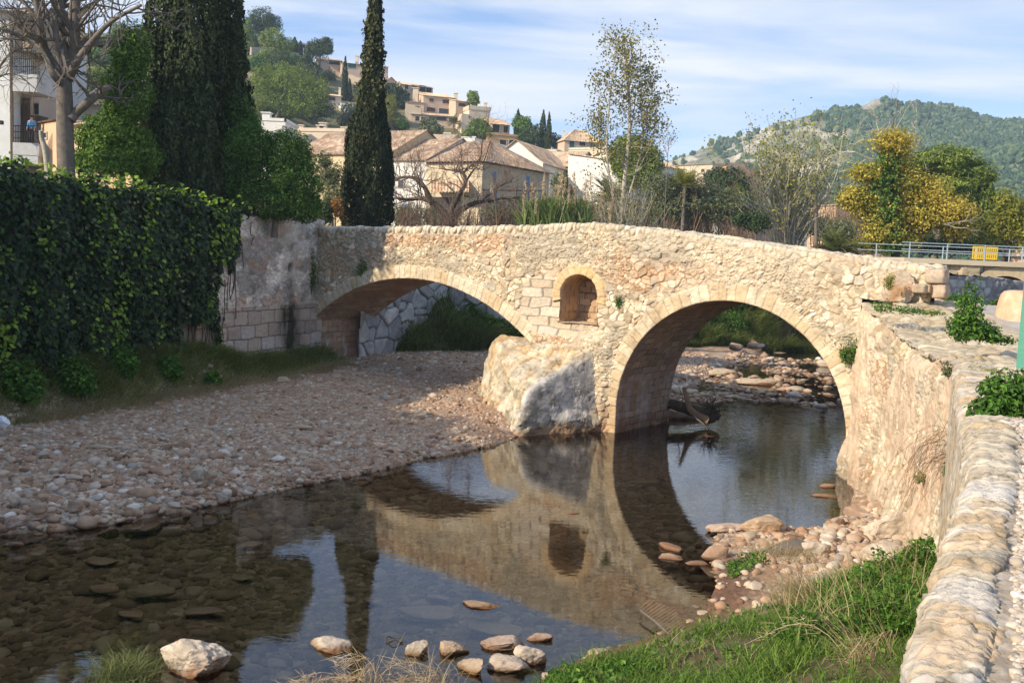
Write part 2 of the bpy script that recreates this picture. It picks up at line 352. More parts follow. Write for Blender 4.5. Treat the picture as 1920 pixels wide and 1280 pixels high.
M['driftwood'] = mat('driftwood', base=(.30, .20, .12), rough=.9, var=.35, vscale=5, bump=.7, bscale=14, spec=.15)
def leafmat(name, dark, mid, light, lp=.85, trans=.3, rough=.6):
    M[name] = mat(name, rough=rough, spec=.25, trans=trans, island=[(0, dark), (.5, mid), (lp, light), (1, tuple(q*1.25 for q in light))])
leafmat('lf_ivy', (.009, .018, .008), (.018, .038, .012), (.036, .072, .018), .72, .15, .5)
leafmat('lf_ivy_light', (.09, .18, .018), (.18, .31, .032), (.28, .40, .05), .7, .4)
leafmat('lf_cypress', (.020, .031, .014), (.040, .060, .022), (.078, .10, .036), .8, .12, .8)
leafmat('lf_cypress2', (.012, .020, .009), (.026, .038, .013), (.052, .064, .020), .8, .12, .8)
leafmat('lf_bush', (.03, .07, .012), (.07, .145, .022), (.14, .26, .05), .7, .4)
leafmat('lf_bright', (.05, .11, .014), (.10, .20, .026), (.18, .30, .045), .8, .35)
leafmat('lf_pine', (.08, .13, .02), (.17, .24, .035), (.29, .35, .065), .8, .3, .75)
leafmat('lf_pine_dark', (.022, .045, .018), (.045, .078, .026), (.085, .12, .036), .8, .15, .75)
leafmat('lf_olive', (.065, .085, .036), (.12, .145, .06), (.19, .21, .10), .8, .2, .75)
leafmat('lf_yellow', (.20, .17, .022), (.38, .29, .035), (.55, .42, .06), .8, .35)
leafmat('lf_orange', (.30, .225, .028), (.50, .40, .055), (.66, .56, .12), .8, .45)
leafmat('lf_spray', (.035, .045, .016), (.06, .07, .025), (.12, .115, .04), .8, .25)
leafmat('lf_poplar', (.08, .09, .022), (.17, .17, .034), (.34, .28, .045), .75, .5)
leafmat('lf_yellowgreen', (.12, .135, .018), (.22, .24, .03), (.36, .34, .05), .8, .35)
leafmat('lf_palm', (.05, .075, .018), (.10, .13, .03), (.17, .19, .05), .8, .25)
leafmat('lf_reed', (.08, .13, .035), (.14, .20, .05), (.22, .27, .09), .8, .25)
leafmat('lf_plume', (.40, .30, .17), (.52, .40, .25), (.62, .50, .34), .8, .3)
leafmat('lf_grass', (.055, .11, .015), (.10, .19, .026), (.18, .28, .045), .8, .3)
leafmat('lf_grass_dull', (.07, .10, .025), (.13, .165, .045), (.23, .23, .09), .8, .25)
leafmat('lf_bank', (.07, .11, .025), (.14, .20, .042), (.28, .30, .10), .8, .4)
leafmat('lf_foot', (.11, .15, .035), (.21, .26, .06), (.36, .38, .14), .8, .4)
leafmat('lf_dry', (.30, .22, .11), (.44, .34, .18), (.56, .46, .28), .8, .3)
leafmat('lf_nettle', (.03, .075, .010), (.065, .16, .018), (.12, .25, .03), .8, .35)
leafmat('lf_rust', (.20, .08, .02), (.30, .13, .035), (.36, .2, .06), .8, .3)

# ================================================================== RIVER BED, WATER, GROUND
A = gnd(590, 712)*np.array([1, 1, 0]); B = gnd(1587, 888)*np.array([1, 1, 0])
U = (B-A)/np.linalg.norm(B-A); NB = np.array([U[1], -U[0], 0.0]); NB = NB if NB[1] < 0 else -NB
def fpos(s, z, off=0.0):
    s, z, off = np.broadcast_arrays(np.asarray(s, float), z, off)
    return A+s[..., None]*U+off[..., None]*NB+z[..., None]*np.array([0, 0, 1.0])
WL0, WL1 = np.array([-7.44, 36.17]), np.array([-12.76, 23.8])          # foot of the ivy wall
WLD = (WL1-WL0)/np.linalg.norm(WL1-WL0); WLN = np.array([-WLD[1], WLD[0]]); WLN = WLN if WLN[0] > 0 else -WLN
RW = np.array([[10.2, 26.2], [8.49, 23.62], [8.42, 22.0], [8.15, 20.0], [7.75, 18.0], [6.76, 14.6], [5.0, 10.6]]+[list(gnd(a, b, 3.72)[:2]) for a, b in ((1811, 830), (1809, 900), (1757, 1060), (1724, 1170), (1694, 1285))]+[[-.6, -1.0]])   # right bank wall line
def seg_dist(px, py, poly, closed=True):
    D = np.full(px.shape, 1e9); n = len(poly); ins = np.zeros(px.shape, bool)
    for i in range(n if closed else n-1):
        x0, y0 = poly[i]; x1, y1 = poly[(i+1) % n]; ex, ey = x1-x0, y1-y0; t = np.clip(((px-x0)*ex+(py-y0)*ey)/(ex*ex+ey*ey+1e-12), 0, 1)
        D = np.minimum(D, np.hypot(px-x0-t*ex, py-y0-t*ey))
        if closed: ins ^= ((y0 > py) != (y1 > py)) & (px < (x1-x0)*(py-y0)/(y1-y0+1e-12)+x0)
    return np.where(ins, D, -D) if closed else D
G2 = lambda *p: [tuple(gnd(*q)[:2]) for q in p]
LPOLY = [(-14, 13.0), (-10.5, 15.2)]+G2((0, 1003), (200, 985), (400, 947), (560, 912), (700, 885), (800, 860), (930, 835), (985, 815))+[(2.2, 29.0), (4.2, 30.9)]+G2((1268, 742), (1300, 728), (1340, 700), (1400, 676), (1450, 655), (1510, 640), (1600, 628))+[(60, 90), (-60, 90), (-60, 13)]
RPOLY = [(-2.5, 4), (-1.2, 9.0)]+G2((965, 1290), (1100, 1230), (1235, 1187), (1320, 1150), (1345, 1100), (1332, 1040), (1345, 1000), (1440, 990), (1530, 992), (1590, 962), (1602, 925), (1588, 890))+[(20, 24), (20, 4)]
BANKL = [(-8, 39.5), (-3.4, 41.2), (-.5, 43.6), (5, 48.2), (11.6, 53.4), (22, 59), (40, 64)]
def bed_h(x, y):
    dl = seg_dist(x, y, LPOLY); dr = seg_dist(x, y, RPOLY)
    lo = .10*fbm(x*.9, y*.9, 0, 3, 5)
    up = sstep(33.2, 35.2, y)
    water = -(.10+.34*(1-np.exp(-np.maximum(-np.maximum(dl, dr), 0)/1.3)))+lo*.6
    water = water*(1-up)+up*(-.09+.12*fbm(x*.8, y*.8, 3, 3, 9))
    hl = .30*(1-np.exp(-np.maximum(dl, 0)/.55))+.04*np.maximum(dl, 0)+lo*.6
    tw_ = (x-WL0[0])*WLD[0]+(y-WL0[1])*WLD[1]; hl = hl+(.28+.75*sstep(3, 8, tw_))*sstep(1.3, .2, seg_dist(x, y, [tuple(WL0+WLD*-2), tuple(WL0+WLD*40)], False))*(y < 36.5)
    # bank beyond the bridge
    bx = np.interp(x, [p[0] for p in BANKL], [p[1] for p in BANKL]); hl = hl+np.clip((y-bx)*.95, 0, 3.4)+.55*fbm(x*.55, y*.55, 4, 3, 15)*sstep(.2, 1.5, y-bx)
    g = sstep(14.8, 12.6, y-.25*(x-3))
    hr = .10*(1-np.exp(-np.maximum(dr, 0)/.4))+(.05+.22*g)*np.maximum(dr, 0)+lo*.5
    hr = np.minimum(hr, 1.5)
    h = np.where(dl > 0, hl, np.where(dr > 0, hr, water))
    return h, dl, dr
xs = np.r_[np.arange(-15, -11, .1), np.arange(-11, 9.5, .042), np.arange(9.5, 26, .16)]
ys = np.r_[np.arange(6, 10, .12), np.arange(10, 23, .042), np.arange(23, 37, .065), np.arange(37, 60, .13), np.arange(60, 74, .5)]
GX, GY = np.meshgrid(xs, ys, indexing='ij'); GZ, DL, DR = bed_h(GX, GY)
F1, F2, ID = cells(GX+.05*vnoise(GX*3, GY*3), GY, .11, .11, 11, .9); F1b, F2b, IDb = cells(GX, GY, .045, .05, 13, .9)
peb = np.clip(F2-F1, 0, .6)/.6*.035*(.4+ID)+np.clip(F2b-F1b, 0, .6)/.6*.012
soil = sstep(.1, .5, fbm(GX*.7, GY*.7, 0, 3, 21)+.1)
land = (DL > -.2) | (DR > -.2)
GZ = GZ+peb*np.where(land, 1., .8)
cl = pal(ID, [(.36, .245, .16), (.42, .305, .205), (.30, .195, .12), (.49, .40, .30), (.34, .225, .14), (.41, .335, .25)])*(.75+.5*IDb)[..., None]
red = np.array([.30, .175, .12]); rk = (sstep(.12, .02, F2-F1)*.6+.25*soil)[..., None]
cl = cl*(1-rk)+red*rk
redzone = (sstep(-.3, .5, fbm(GX*.35, GY*.35, 2, 3, 31))*sstep(-4, 0, GX)*(DL > 0)*sstep(24, 28, GY)*.55)[..., None]; cl = cl*(1-redzone)+np.array([.33, .185, .115])*(.7+.6*IDb)[..., None]*redzone
wetc = np.array([.30, .215, .13])*(.5+1.0*ID)[..., None]
wet = sstep(.05, -.03, GZ)[..., None]*.9; cl = cl*(1-wet)+wetc*wet
mud = ((DR > -.1)*sstep(1.0, .3, DR)*sstep(17, 15.5, GY)*sstep(10, 11.5, GY))[..., None]; cl = cl*(1-mud)+np.array([.15, .085, .055])*(.8+.4*IDb)[..., None]*mud
foot = (sstep(1.35, .8, seg_dist(GX, GY, [tuple(WL0+WLD*-2), tuple(WL0+WLD*40)], False)+.35*fbm(GX*1.2, GY*1.2))*(GY < 37))[..., None]; cl = cl*(1-foot)+np.array([.17, .15, .08])*foot
earth = ((DR > 0)*sstep(.5, 1.4, DR)*sstep(14.6, 13.6, GY-.25*(GX-3)))[..., None]; cl = cl*(1-earth)+np.array([.11, .09, .045])*earth
bankm = sstep(0, .8, GY-np.interp(GX, [p[0] for p in BANKL], [p[1] for p in BANKL]))[..., None]*(DL > 0)[..., None]; cl = cl*(1-bankm)+np.array([.07, .065, .035])*bankm
bed = sheet(np.stack([GX, GY, GZ], -1), col=cl).build('riverbed', M['bedrock'], smooth=True, loc=(0, 30, 0), kind='structure')
bed['label'] = 'reddish pebbly river bed under and beside the water'

# water surface: clear, mirrors by Fresnel, tinted seen from above
wm = bpy.data.materials.new('water'); wm.use_nodes = True; nt = wm.node_tree; nd = nt.nodes; nd.clear(); lk = nt.links
tr = nd.new('ShaderNodeBsdfTransparent'); tr.inputs[0].default_value = (.86, .80, .67, 1)
gl = nd.new('ShaderNodeBsdfGlossy'); gl.inputs['Roughness'].default_value = .012; gl.inputs[0].default_value = (1, 1, 1, 1)
fr = nd.new('ShaderNodeFresnel'); fr.inputs[0].default_value = 1.6
ms = nd.new('ShaderNodeMixShader'); out = nd.new('ShaderNodeOutputMaterial'); tc2 = nd.new('ShaderNodeTexCoord')
m1 = nd.new('ShaderNodeMapping'); m1.inputs['Scale'].default_value = (1.2, 2.6, 1); lk.new(tc2.outputs['Object'], m1.inputs[0])
n1 = nd.new('ShaderNodeTexNoise'); n1.inputs['Scale'].default_value = 2.6; n1.inputs['Detail'].default_value = 3; lk.new(m1.outputs[0], n1.inputs['Vector'])
sx = nd.new('ShaderNodeSeparateXYZ'); lk.new(tc2.outputs['Object'], sx.inputs[0])
mr = nd.new('ShaderNodeMapRange'); lk.new(sx.outputs['Y'], mr.inputs[0]); mr.inputs[1].default_value = 18; mr.inputs[2].default_value = 34; mr.inputs[3].default_value = .010; mr.inputs[4].default_value = .05
bp = nd.new('ShaderNodeBump'); bp.inputs['Distance'].default_value = .12; lk.new(mr.outputs[0], bp.inputs['Strength']); lk.new(n1.outputs['Fac'], bp.inputs['Height'])
lk.new(bp.outputs[0], gl.inputs['Normal']); lk.new(bp.outputs[0], fr.inputs['Normal'])
lk.new(fr.outputs[0], ms.inputs[0]); lk.new(tr.outputs[0], ms.inputs[1]); lk.new(gl.outputs[0], ms.inputs[2]); lk.new(ms.outputs[0], out.inputs[0])
MB().add([(-45, 2, 0), (45, 2, 0), (45, 72, 0), (-45, 72, 0)], [[0, 1, 2, 3]]).build('water', wm, loc=(0, 0, 0), kind='structure')['label'] = 'still clear river pool mirroring the bridge'

# wide ground sheet to the horizon, sunk under the river corridor
gx = np.r_[-1000, -700, -400, -250, -150, -100, np.arange(-70, 71, 1.2), 100, 150, 250, 400, 700, 1000]; gy = np.r_[-1000, -500, -150, -60, np.arange(-30, 110, 1.2), 130, 160, 220, 300, 450, 700, 1000]
X, Y = np.meshgrid(gx, gy, indexing='ij')
side = (X-WL0[0])*WLN[0]+(Y-WL0[1])*WLN[1]                           # >0: river side of the ivy wall
lx = np.interp(Y, [-1500, 36, 40, 60, 62], [0, 0, 0, 0, 0])
zl = 4.2+1.6*sstep(42, 34, Y)
river = np.where(Y < 37, side > -1.4, Y < np.interp(X, [-8, -3.4, 5, 22, 60], [40, 47, 54, 64, 70]))
xr = np.interp(Y, [-1, 3.4, 14.6, 24, 60, 75], [-.6, 1.46, 6.76, 8.5, 30, 60])
rightb = X > xr+3.0
Z = np.where(rightb, 3.2, np.where(river, -3.0, zl))
Z = np.where(Y < -2, np.where(X > -14, 2.8, zl), Z)
sheet(np.stack([X, Y, Z], -1)).build('ground', mat('ground', (.16, .13, .075), .95, .3, .4, .5, 6, col2=(.09, .10, .04), c2scale=.35), smooth=False, loc=(0, 0, 0), kind='structure')

# ================================================================== THE STONE BRIDGE
CREAM = [(.56, .46, .32), (.63, .54, .40), (.50, .40, .27), (.67, .60, .47), (.58, .48, .35), (.53, .43, .30), (.62, .55, .43)]
bridge = thing('stone_bridge', 'old two-arched rubble stone footbridge with a niche above its cutwater', 'bridge', tuple(fpos(10., 0.)))
TOPS = [-.6, 0, 3, 6.8, 10.1, 11.3, 12.4, 13.9, 15.6, 17.2, 18.7, 20.0, 20.6, 23]; TOPZ = [5.72, 5.76, 5.80, 5.87, 5.98, 6.05, 6.08, 5.98, 5.84, 5.66, 5.50, 5.36, 5.30, 5.12]
def ztop(s): return np.interp(s, TOPS, TOPZ)+.02*vnoise(np.asarray(s)*2.2, 0., 0., 4)
def zpar(s): return ztop(s)-.92
C1, R1 = (5.1, -4.4), 8.5
C2, R2 = (16.85, .73), 3.37
def arch1_path(off=0., n=700):
    r = R1+off; aL = math.acos((-.2-C1[0])/R1); aR = math.acos((10.72-C1[0])/R1)
    a = np.linspace(aL, aR, n); s = C1[0]+r*np.cos(a); z = C1[1]+r*np.sin(a)
    k = int(n*.18); s0, z0, s1, z1 = s[0], z[0], s[-1], z[-1]
    return np.r_[np.full(k, s0), s, np.full(k, s1)], np.r_[np.linspace(-.2, z0, k, endpoint=False), z, np.linspace(z1, -.4, k+1)[1:]]
def arch2_path(off=0., n=560):
    r = R2+off; a = np.linspace(pi, 0, n); k = int(n*.16)
    s = C2[0]+r*np.cos(a); z = C2[1]+r*np.sin(a)
    return np.r_[np.full(k, s[0]), s, np.full(k, s[-1])], np.r_[np.linspace(-.5, z[0], k, endpoint=False), z, np.linspace(z[-1], -.5, k+1)[1:]]
def in_arch(s, z, off):
    a1 = ((s-C1[0])**2+(z-C1[1])**2 < (R1+off)**2) & (s > -.25-off) & (s < 10.75+off*.3) & (z > 1.9)
    a1 |= (z <= 1.95) & (s > -.2-off) & (s < 10.72+off*.3)
    a2 = ((s-C2[0])**2+(z-C2[1])**2 < (R2+off)**2) | ((z < C2[1]) & (np.abs(s-C2[0]) < R2+off))
    return a1 | a2
NS0, NS1, NZ0, NZS = 11.31, 12.66, 3.12, 3.95; NSC, NR = (NS0+NS1)/2, (NS1-NS0)/2
def in_niche(s, z, off): return ((np.abs(s-NSC) < NR+off) & (z > NZ0) & (z <= NZS)) | ((s-NSC)**2+(z-NZS)**2 < (NR+off)**2)
def rubble(s, z, seed=0):
    """rubble facing: returns displacement and colour"""
    wx, wz = .10*fbm(s*1.6, z*1.6, 0, 3, 41), .10*fbm(s*1.6, z*1.6, 5, 3, 43)
    f1, f2, i1 = cells(s+wx, z+wz, .215, .165, 51+seed, .9, p=2.4, wu=.45); tb = cells.tilt; g1, g2, i2 = cells(s+wx*1.6, z+wz, .11, .085, 61+seed, .9, wu=.3)
    big = sstep(-.25, .15, fbm(s*.55, z*.8, 1, 3, 71))
    e = np.clip(f2-f1, 0, 1)*.215; eg = np.clip(g2-g1, 0, 1)*.11
    ts = cells.tilt; bump_b = sstep(.004, .045, e)**.7; bump_s = sstep(.003, .026, eg)
    d = big*bump_b*(.012+.040*i1+.07*tb)+(1-big)*(.35*bump_b*.05+bump_s*(.012+.034*i2+.045*ts)); st = big*bump_b+(1-big)*np.maximum(bump_s*.95, bump_b*.4)
    d = d+.024*fbm(s*6, z*6, 2, 5, 81, .6)+.02*fbm(s*.9, z*.9, 7, 2, 83)
    idc = np.where(big > .5, i1, i2); c = pal(idc, CREAM)*(.68+.55*hsh(idc*91.7))[..., None]
    red = sstep(.20, .52, fbm((s-2)*.45, z*.9, 3, 4, 91)+.55*np.exp(-((s-14.2)/3.4)**2-((z-4.95)/.55)**2)-.05)
    mort = np.array([.37, .28, .175])*(1-red[..., None])+np.array([.36, .19, .09])*red[..., None]
    c = c*(1-.20*red[..., None]*np.array([.25, .75, 1.]))
    k = (1-sstep(.2, .9, st))[..., None]; c = c*(1-k)+mort*k; wth = sstep(.15, .55, fbm(s*.8+3, z*1.1, 14, 5, 85, .6))[..., None]*.4; c = c*(1-wth)+np.array([.36, .28, .19])*wth
    lich = sstep(.28, .6, fbm(s*1.3, z*1.7, 9, 5, 97))[..., None]*.6; c = c*(1-lich)+np.array([.35, .31, .24])*lich
    pale = sstep(.2, .6, fbm(s*.5, z*.6, 12, 4, 99))[..., None]*.3; c = c*(1-pale)+np.array([.68, .59, .45])*pale
    return d, c
def ashlar(s, z, cw, ch, seed, depth=.035, cols=CREAM, joint=.016):
    f1, f2, i1 = cells(s+.012*fbm(s*4, z*4, 0, 2, seed), z+.018*fbm(s*2, z*2, 4, 2, seed), cw, ch, seed, .16, True, 9., .0)
    e = np.clip(f2-f1, 0, 1)*min(cw, ch); k = sstep(joint*.3, joint*1.5, e)
    d = k*depth+.016*fbm(s*7, z*7, 1, 4, seed+3)*1.0+.02*(i1-.5)
    c = pal(i1, cols)*(.82+.34*hsh(i1*57.3))[..., None]; c = c*(.45+.55*k)[..., None]
    return d, c
# front wall (below the parapet)
s_ = np.arange(-.5, 20.35, .017); z_ = np.arange(-.45, 5.3, .017)
S, Zr = np.meshgrid(s_, z_, indexing='ij'); zp = zpar(S); Zc = np.minimum(Zr, zp)
d, c = rubble(S, Zc)
da, ca = ashlar(S+.07*fbm(S*1.3, Zc*1.3, 3, 3, 104), Zc+.05*fbm(S*1.1, Zc*2, 1, 3, 103), .78, .29, 105, .035, [(.54, .41, .26), (.58, .46, .31), (.52, .40, .27), (.60, .50, .36)], .022); ca = ca*.75+.25*ca.mean()
ash = sstep(.1, .45, sstep(9.6, 10.2, S)*sstep(12.2, 11.3, S)*sstep(2.6, 2.9, Zc)*sstep(4.5, 4.2, Zc)+.25*fbm(S*1.5, Zc*1.5, 0, 2, 107)*((S > 9) & (S < 12.6)))[..., None]
d = d*(1-ash[..., 0])+da*ash[..., 0]; c = c*(1-ash)+ca*ash
low = sstep(1.15, .5, Zc+.25*fbm(S*1.5, Zc*1.5, 2, 3, 111))[..., None]*.55; c = c*(1-low)+c*np.array([.62, .47, .36])*low
ledge = .16*sstep(3.05, 2.6, Zc)*sstep(9.9, 10.4, S)*sstep(13.4, 13.0, S); d = d+ledge
q = ~(in_arch(S, Zc, .22) | in_niche(S, Zc, .015)); q4 = q[:-1, :-1] & q[1:, :-1] & q[:-1, 1:] & q[1:, 1:] & (Zr[:-1, :-1] < zp[:-1, :-1])
sheet(fpos(S, Zc, d), q4, c).build('spandrel_wall', M['masonry'], bridge, smooth=True)
# arch rings (voussoirs)
def ring(path, thick, seed, nm, vous):
    s0, z0 = path(0.); s1, z1 = path(thick); L = np.r_[0, np.cumsum(np.hypot(np.diff(s0), np.diff(z0)))]
    t = np.linspace(0, 1, 24)[None]; S = s0[:, None]*(1-t)+s1[:, None]*t; Zz = z0[:, None]*(1-t)+z1[:, None]*t
    LL = np.broadcast_to(L[:, None], S.shape)+.01*vnoise(S*8, Zz*8, 0, seed); TT = np.broadcast_to(t*thick, S.shape)
    e = np.abs(((LL/vous+.3*hsh(np.floor(LL/vous))) % 1)-.5); k = sstep(.0, .10, .5-e)
    iv = hsh(np.floor(LL/vous+.3*hsh(np.floor(LL/vous))), seed=seed)
    er = .10*fbm(S*2.2, Zz*2.2, 0, 3, seed+1); edge = sstep(0, .03, TT)*sstep(thick+.02+er*.5, thick-.05+er*.5, TT)
    d = .055+.016*k*edge+.016*(iv-.5)+.014*fbm(S*8, Zz*8, 1, 4, seed+2)-.06*(1-sstep(thick+.03+er, thick-.06+er, TT))
    c = pal(iv, [(.64, .51, .34), (.68, .56, .39), (.60, .46, .29), (.70, .60, .44)])*(.9+.15*fbm(S*3, Zz*3, 0, 3, seed))[..., None]; c = c*(.62+.38*k)[..., None]
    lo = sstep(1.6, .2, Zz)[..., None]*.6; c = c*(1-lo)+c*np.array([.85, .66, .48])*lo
    P = fpos(S, Zz, d)
    # return along the soffit edge
    P = np.concatenate([fpos(s0, z0, -.02)[:, None], P], 1); c = np.concatenate([c[:, :1], c], 1)
    sheet(P, None, c).build(nm, M['masonry'], bridge, smooth=True)
ring(arch1_path, .47, 121, 'arch_ring', .27); ring(arch2_path, .46, 131, 'arch_ring', .26)
# vaults
def vault(path, seed, nm):
    s0, z0 = path(0., 320); L = np.r_[0, np.cumsum(np.hypot(np.diff(s0), np.diff(z0)))]; w_ = np.linspace(.02, -3.15, 110)
    S = np.broadcast_to(s0[:, None], (len(s0), len(w_))); Zz = np.broadcast_to(z0[:, None], S.shape); LL = np.broadcast_to(L[:, None], S.shape); WW = np.broadcast_to(w_[None], S.shape)
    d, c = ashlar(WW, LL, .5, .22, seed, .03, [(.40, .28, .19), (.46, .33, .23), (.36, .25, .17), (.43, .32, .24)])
    nx = np.gradient(z0); nz_ = -np.gradient(s0); ln = np.hypot(nx, nz_); nx, nz_ = nx/ln, nz_/ln
    d = np.minimum(d, .05)
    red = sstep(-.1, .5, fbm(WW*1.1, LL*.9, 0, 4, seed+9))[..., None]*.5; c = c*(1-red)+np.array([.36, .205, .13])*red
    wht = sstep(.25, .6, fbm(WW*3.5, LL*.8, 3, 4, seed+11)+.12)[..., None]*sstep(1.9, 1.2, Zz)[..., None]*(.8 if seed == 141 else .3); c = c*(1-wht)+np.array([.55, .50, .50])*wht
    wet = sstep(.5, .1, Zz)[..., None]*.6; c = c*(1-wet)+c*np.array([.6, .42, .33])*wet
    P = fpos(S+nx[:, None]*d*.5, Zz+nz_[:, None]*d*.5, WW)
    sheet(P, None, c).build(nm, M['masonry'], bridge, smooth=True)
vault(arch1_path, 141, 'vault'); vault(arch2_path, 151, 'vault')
# niche
mb = MB(); a = np.linspace(0, pi, 30); prof_s = np.r_[np.full(14, NS1), NSC+NR*np.cos(a), np.full(14, NS0)]; prof_z = np.r_[np.linspace(NZ0-.02, NZS, 14, endpoint=False), NZS+NR*np.sin(a), np.linspace(NZS, NZ0-.02, 15)[1:]]
w_ = np.linspace(.05, -.95, 40); S = np.broadcast_to(prof_s[:, None], (len(prof_s), 40)); Zz = np.broadcast_to(prof_z[:, None], S.shape); WW = np.broadcast_to(w_[None], S.shape)
LL = np.r_[0, np.cumsum(np.hypot(np.diff(prof_s), np.diff(prof_z)))][:, None]*np.ones((1, 40))
d, c = ashlar(WW, LL, .45, .22, 161, .03, [(.50, .33, .18), (.55, .38, .22), (.46, .31, .19)]); sheet(fpos(S, Zz, WW), None, c, mb)
ss, zz_ = np.meshgrid(np.arange(NS0-.05, NS1+.06, .03), np.arange(NZ0-.05, NZS+NR+.05, .03), indexing='ij')
d, c = ashlar(ss, zz_, .42, .2, 163, .05, [(.46, .32, .20), (.52, .37, .24), (.42, .29, .19)]); sheet(fpos(ss, zz_, -.95+d), None, c, mb)
ss, ww = np.meshgrid(np.arange(NS0-.1, NS1+.11, .04), np.arange(-1., .16, .04), indexing='ij'); sheet(fpos(ss, NZ0+.02*fbm(ss*4, ww*4), ww), None, np.broadcast_to(np.array([.55, .42, .28]), ss.shape+(3,)), mb)
mb.build('niche', M['masonry'], bridge, smooth=True)
# niche ring
a = np.linspace(-.25, pi+.25, 150); t = np.linspace(0, .32, 14)[None]; k0 = np.abs(((a[:, None]*NR/.2) % 1)-.5); iv = hsh(np.floor(a[:, None]*NR/.2))*np.ones((1, 14)); k = sstep(0, .1, .5-k0)*np.ones((1, 14))
S = NSC+(NR+t)*np.cos(a)[:, None]; Zz = NZS+(NR*.93+t)*np.sin(a)[:, None]; c = pal(iv, [(.62, .43, .23), (.66, .48, .28), (.58, .41, .24)])*(.7+.3*k)[..., None]
P = np.concatenate([fpos(S[:, 0], Zz[:, 0], -.02)[:, None], fpos(S, Zz, .085+.02*k+.02*fbm(S*7, Zz*7)-.07*sstep(.25, .32, np.broadcast_to(t, S.shape)+.05*vnoise(S*4, Zz*4)))], 1); sheet(P, None, np.concatenate([c[:, :1], c], 1)).build('niche_ring', M['masonry'], bridge, smooth=True)
# parapets: profile runs up the front, over the rounded coping and down the back
def parapet(off0, s_a, s_b, nm, step, seed, flipn=False):
    sl = np.arange(s_a, s_b, step); hh = .92; th = .46
    prof = [(0, z) for z in np.arange(0, hh-.09, .017 if step < .03 else .05)]+[(-.09+.09*math.cos(a), hh-.09+.09*math.sin(a)) for a in np.linspace(0, pi/2, 7)]+[(-o, hh) for o in np.arange(.12, th-.08, .03)]+[(-th+.08-.08*math.sin(a), hh-.08+.08*math.cos(a)) for a in np.linspace(0, pi/2, 6)]+[(-th, z) for z in np.arange(hh-.14, -.4, -.06)]
    prof = np.array(prof); nrm = np.gradient(prof, axis=0); nrm = np.c_[nrm[:, 1], -nrm[:, 0]]; nrm /= np.linalg.norm(nrm, axis=1)[:, None]; plen = np.r_[0, np.cumsum(np.hypot(*np.diff(prof, axis=0).T))]
    S = sl[:, None]*np.ones((1, len(prof))); PZ = zpar(S)+prof[None, :, 1]; V_ = zpar(S)+plen[None]
    d, c = rubble(S, V_)
    # coping: upright stones along the top edge
    f1, f2, i1 = cells(S+.02*vnoise(S*3, V_*3), V_-ztop(S)+.2, .17, .42, 171+seed, .7, p=3, wu=.3); e = np.clip(f2-f1, 0, 1)*.17; kk = sstep(.005, .05, e); dc = kk*(.02+.05*i1)+.016*fbm(S*6, V_*6, 2, 4, 173); cc = pal(i1, CREAM)*(.85+.3*hsh(i1*31.))[..., None]; cc = cc*(.55+.45*kk)[..., None]
    wt = sstep(.62, .75, plen)[None]*np.ones_like(S); wt = wt*sstep(14.5, 12.5, S+1.2*fbm(S*.8, 0, 0, 2))*.95+wt*.35*(S > 12.5)
    d = d*(1-wt)+dc*wt; c = c*(1-wt[..., None])+cc*wt[..., None]
    topg = sstep(.9, 1.0, plen)[None, :, None]*.5; c = c*(1-topg)+np.array([.56, .47, .34])*topg*(.8+.3*hsh(i1*17.))[..., None]
    sg = -1 if flipn else 1
    P = fpos(S, PZ+nrm[None, :, 1]*d, off0+sg*(prof[None, :, 0]+nrm[None, :, 0]*d)); P = np.concatenate([P, np.broadcast_to(P[-1].mean(0)*.5+P[-1]*.5+U*.05, P[-1:].shape), np.broadcast_to(P[-1].mean(0)+U*.07, P[-1:].shape)]); c = np.concatenate([c, c[-1:], c[-1:]]); sheet(P, None, c, flip=flipn).build(nm, M['masonry'], bridge, smooth=True)
parapet(0., -.5, 21.9, 'parapet', .017, 0); parapet(-3.12, -.5, 21.5, 'parapet', .06, 7, True)
mb = MB(); sl = np.arange(-.5, 22.2, .25); wl = np.linspace(-.2, -2.95, 8); S, WW = np.meshgrid(sl, wl, indexing='ij'); sheet(fpos(S, zpar(S)+.02, WW), None, None, mb); mb.build('deck', mat('deck', (.42, .36, .29), .95, .3, 3, .6, 12), bridge)
# rear face of the bridge
S, Zr = np.meshgrid(np.arange(-.5, 22.2, .1), np.arange(-.45, 5.3, .1), indexing='ij'); zp = zpar(S); Zc = np.minimum(Zr, zp); d, c = rubble(S, Zc, 3); q = ~in_arch(S, Zc, .02); q4 = q[:-1, :-1] & q[1:, :-1] & q[:-1, 1:] & q[1:, 1:] & (Zr[:-1, :-1] < zp[:-1, :-1]); sheet(fpos(S, Zc, -3.13-d*.5), q4, c, flip=True).build('rear_wall', M['masonry'], bridge, smooth=True)

def rock_planes(c, planes, sub, pw, amp, freq, seed, squash=None):
    """soft-edged polytope rock; planes = (point, normal)"""
    V, F = icos(sub) if sub > 4 else ICO[sub]; inv = 0
    for p0, n in planes:
        n = np.array(n, float); n /= np.linalg.norm(n); dd = (np.array(p0)-c)@n
        inv = inv+np.maximum(V@n/dd, 0)**pw
    r = inv**(-1/pw); P = np.array(c)+V*r[:, None]
    return P, F, V
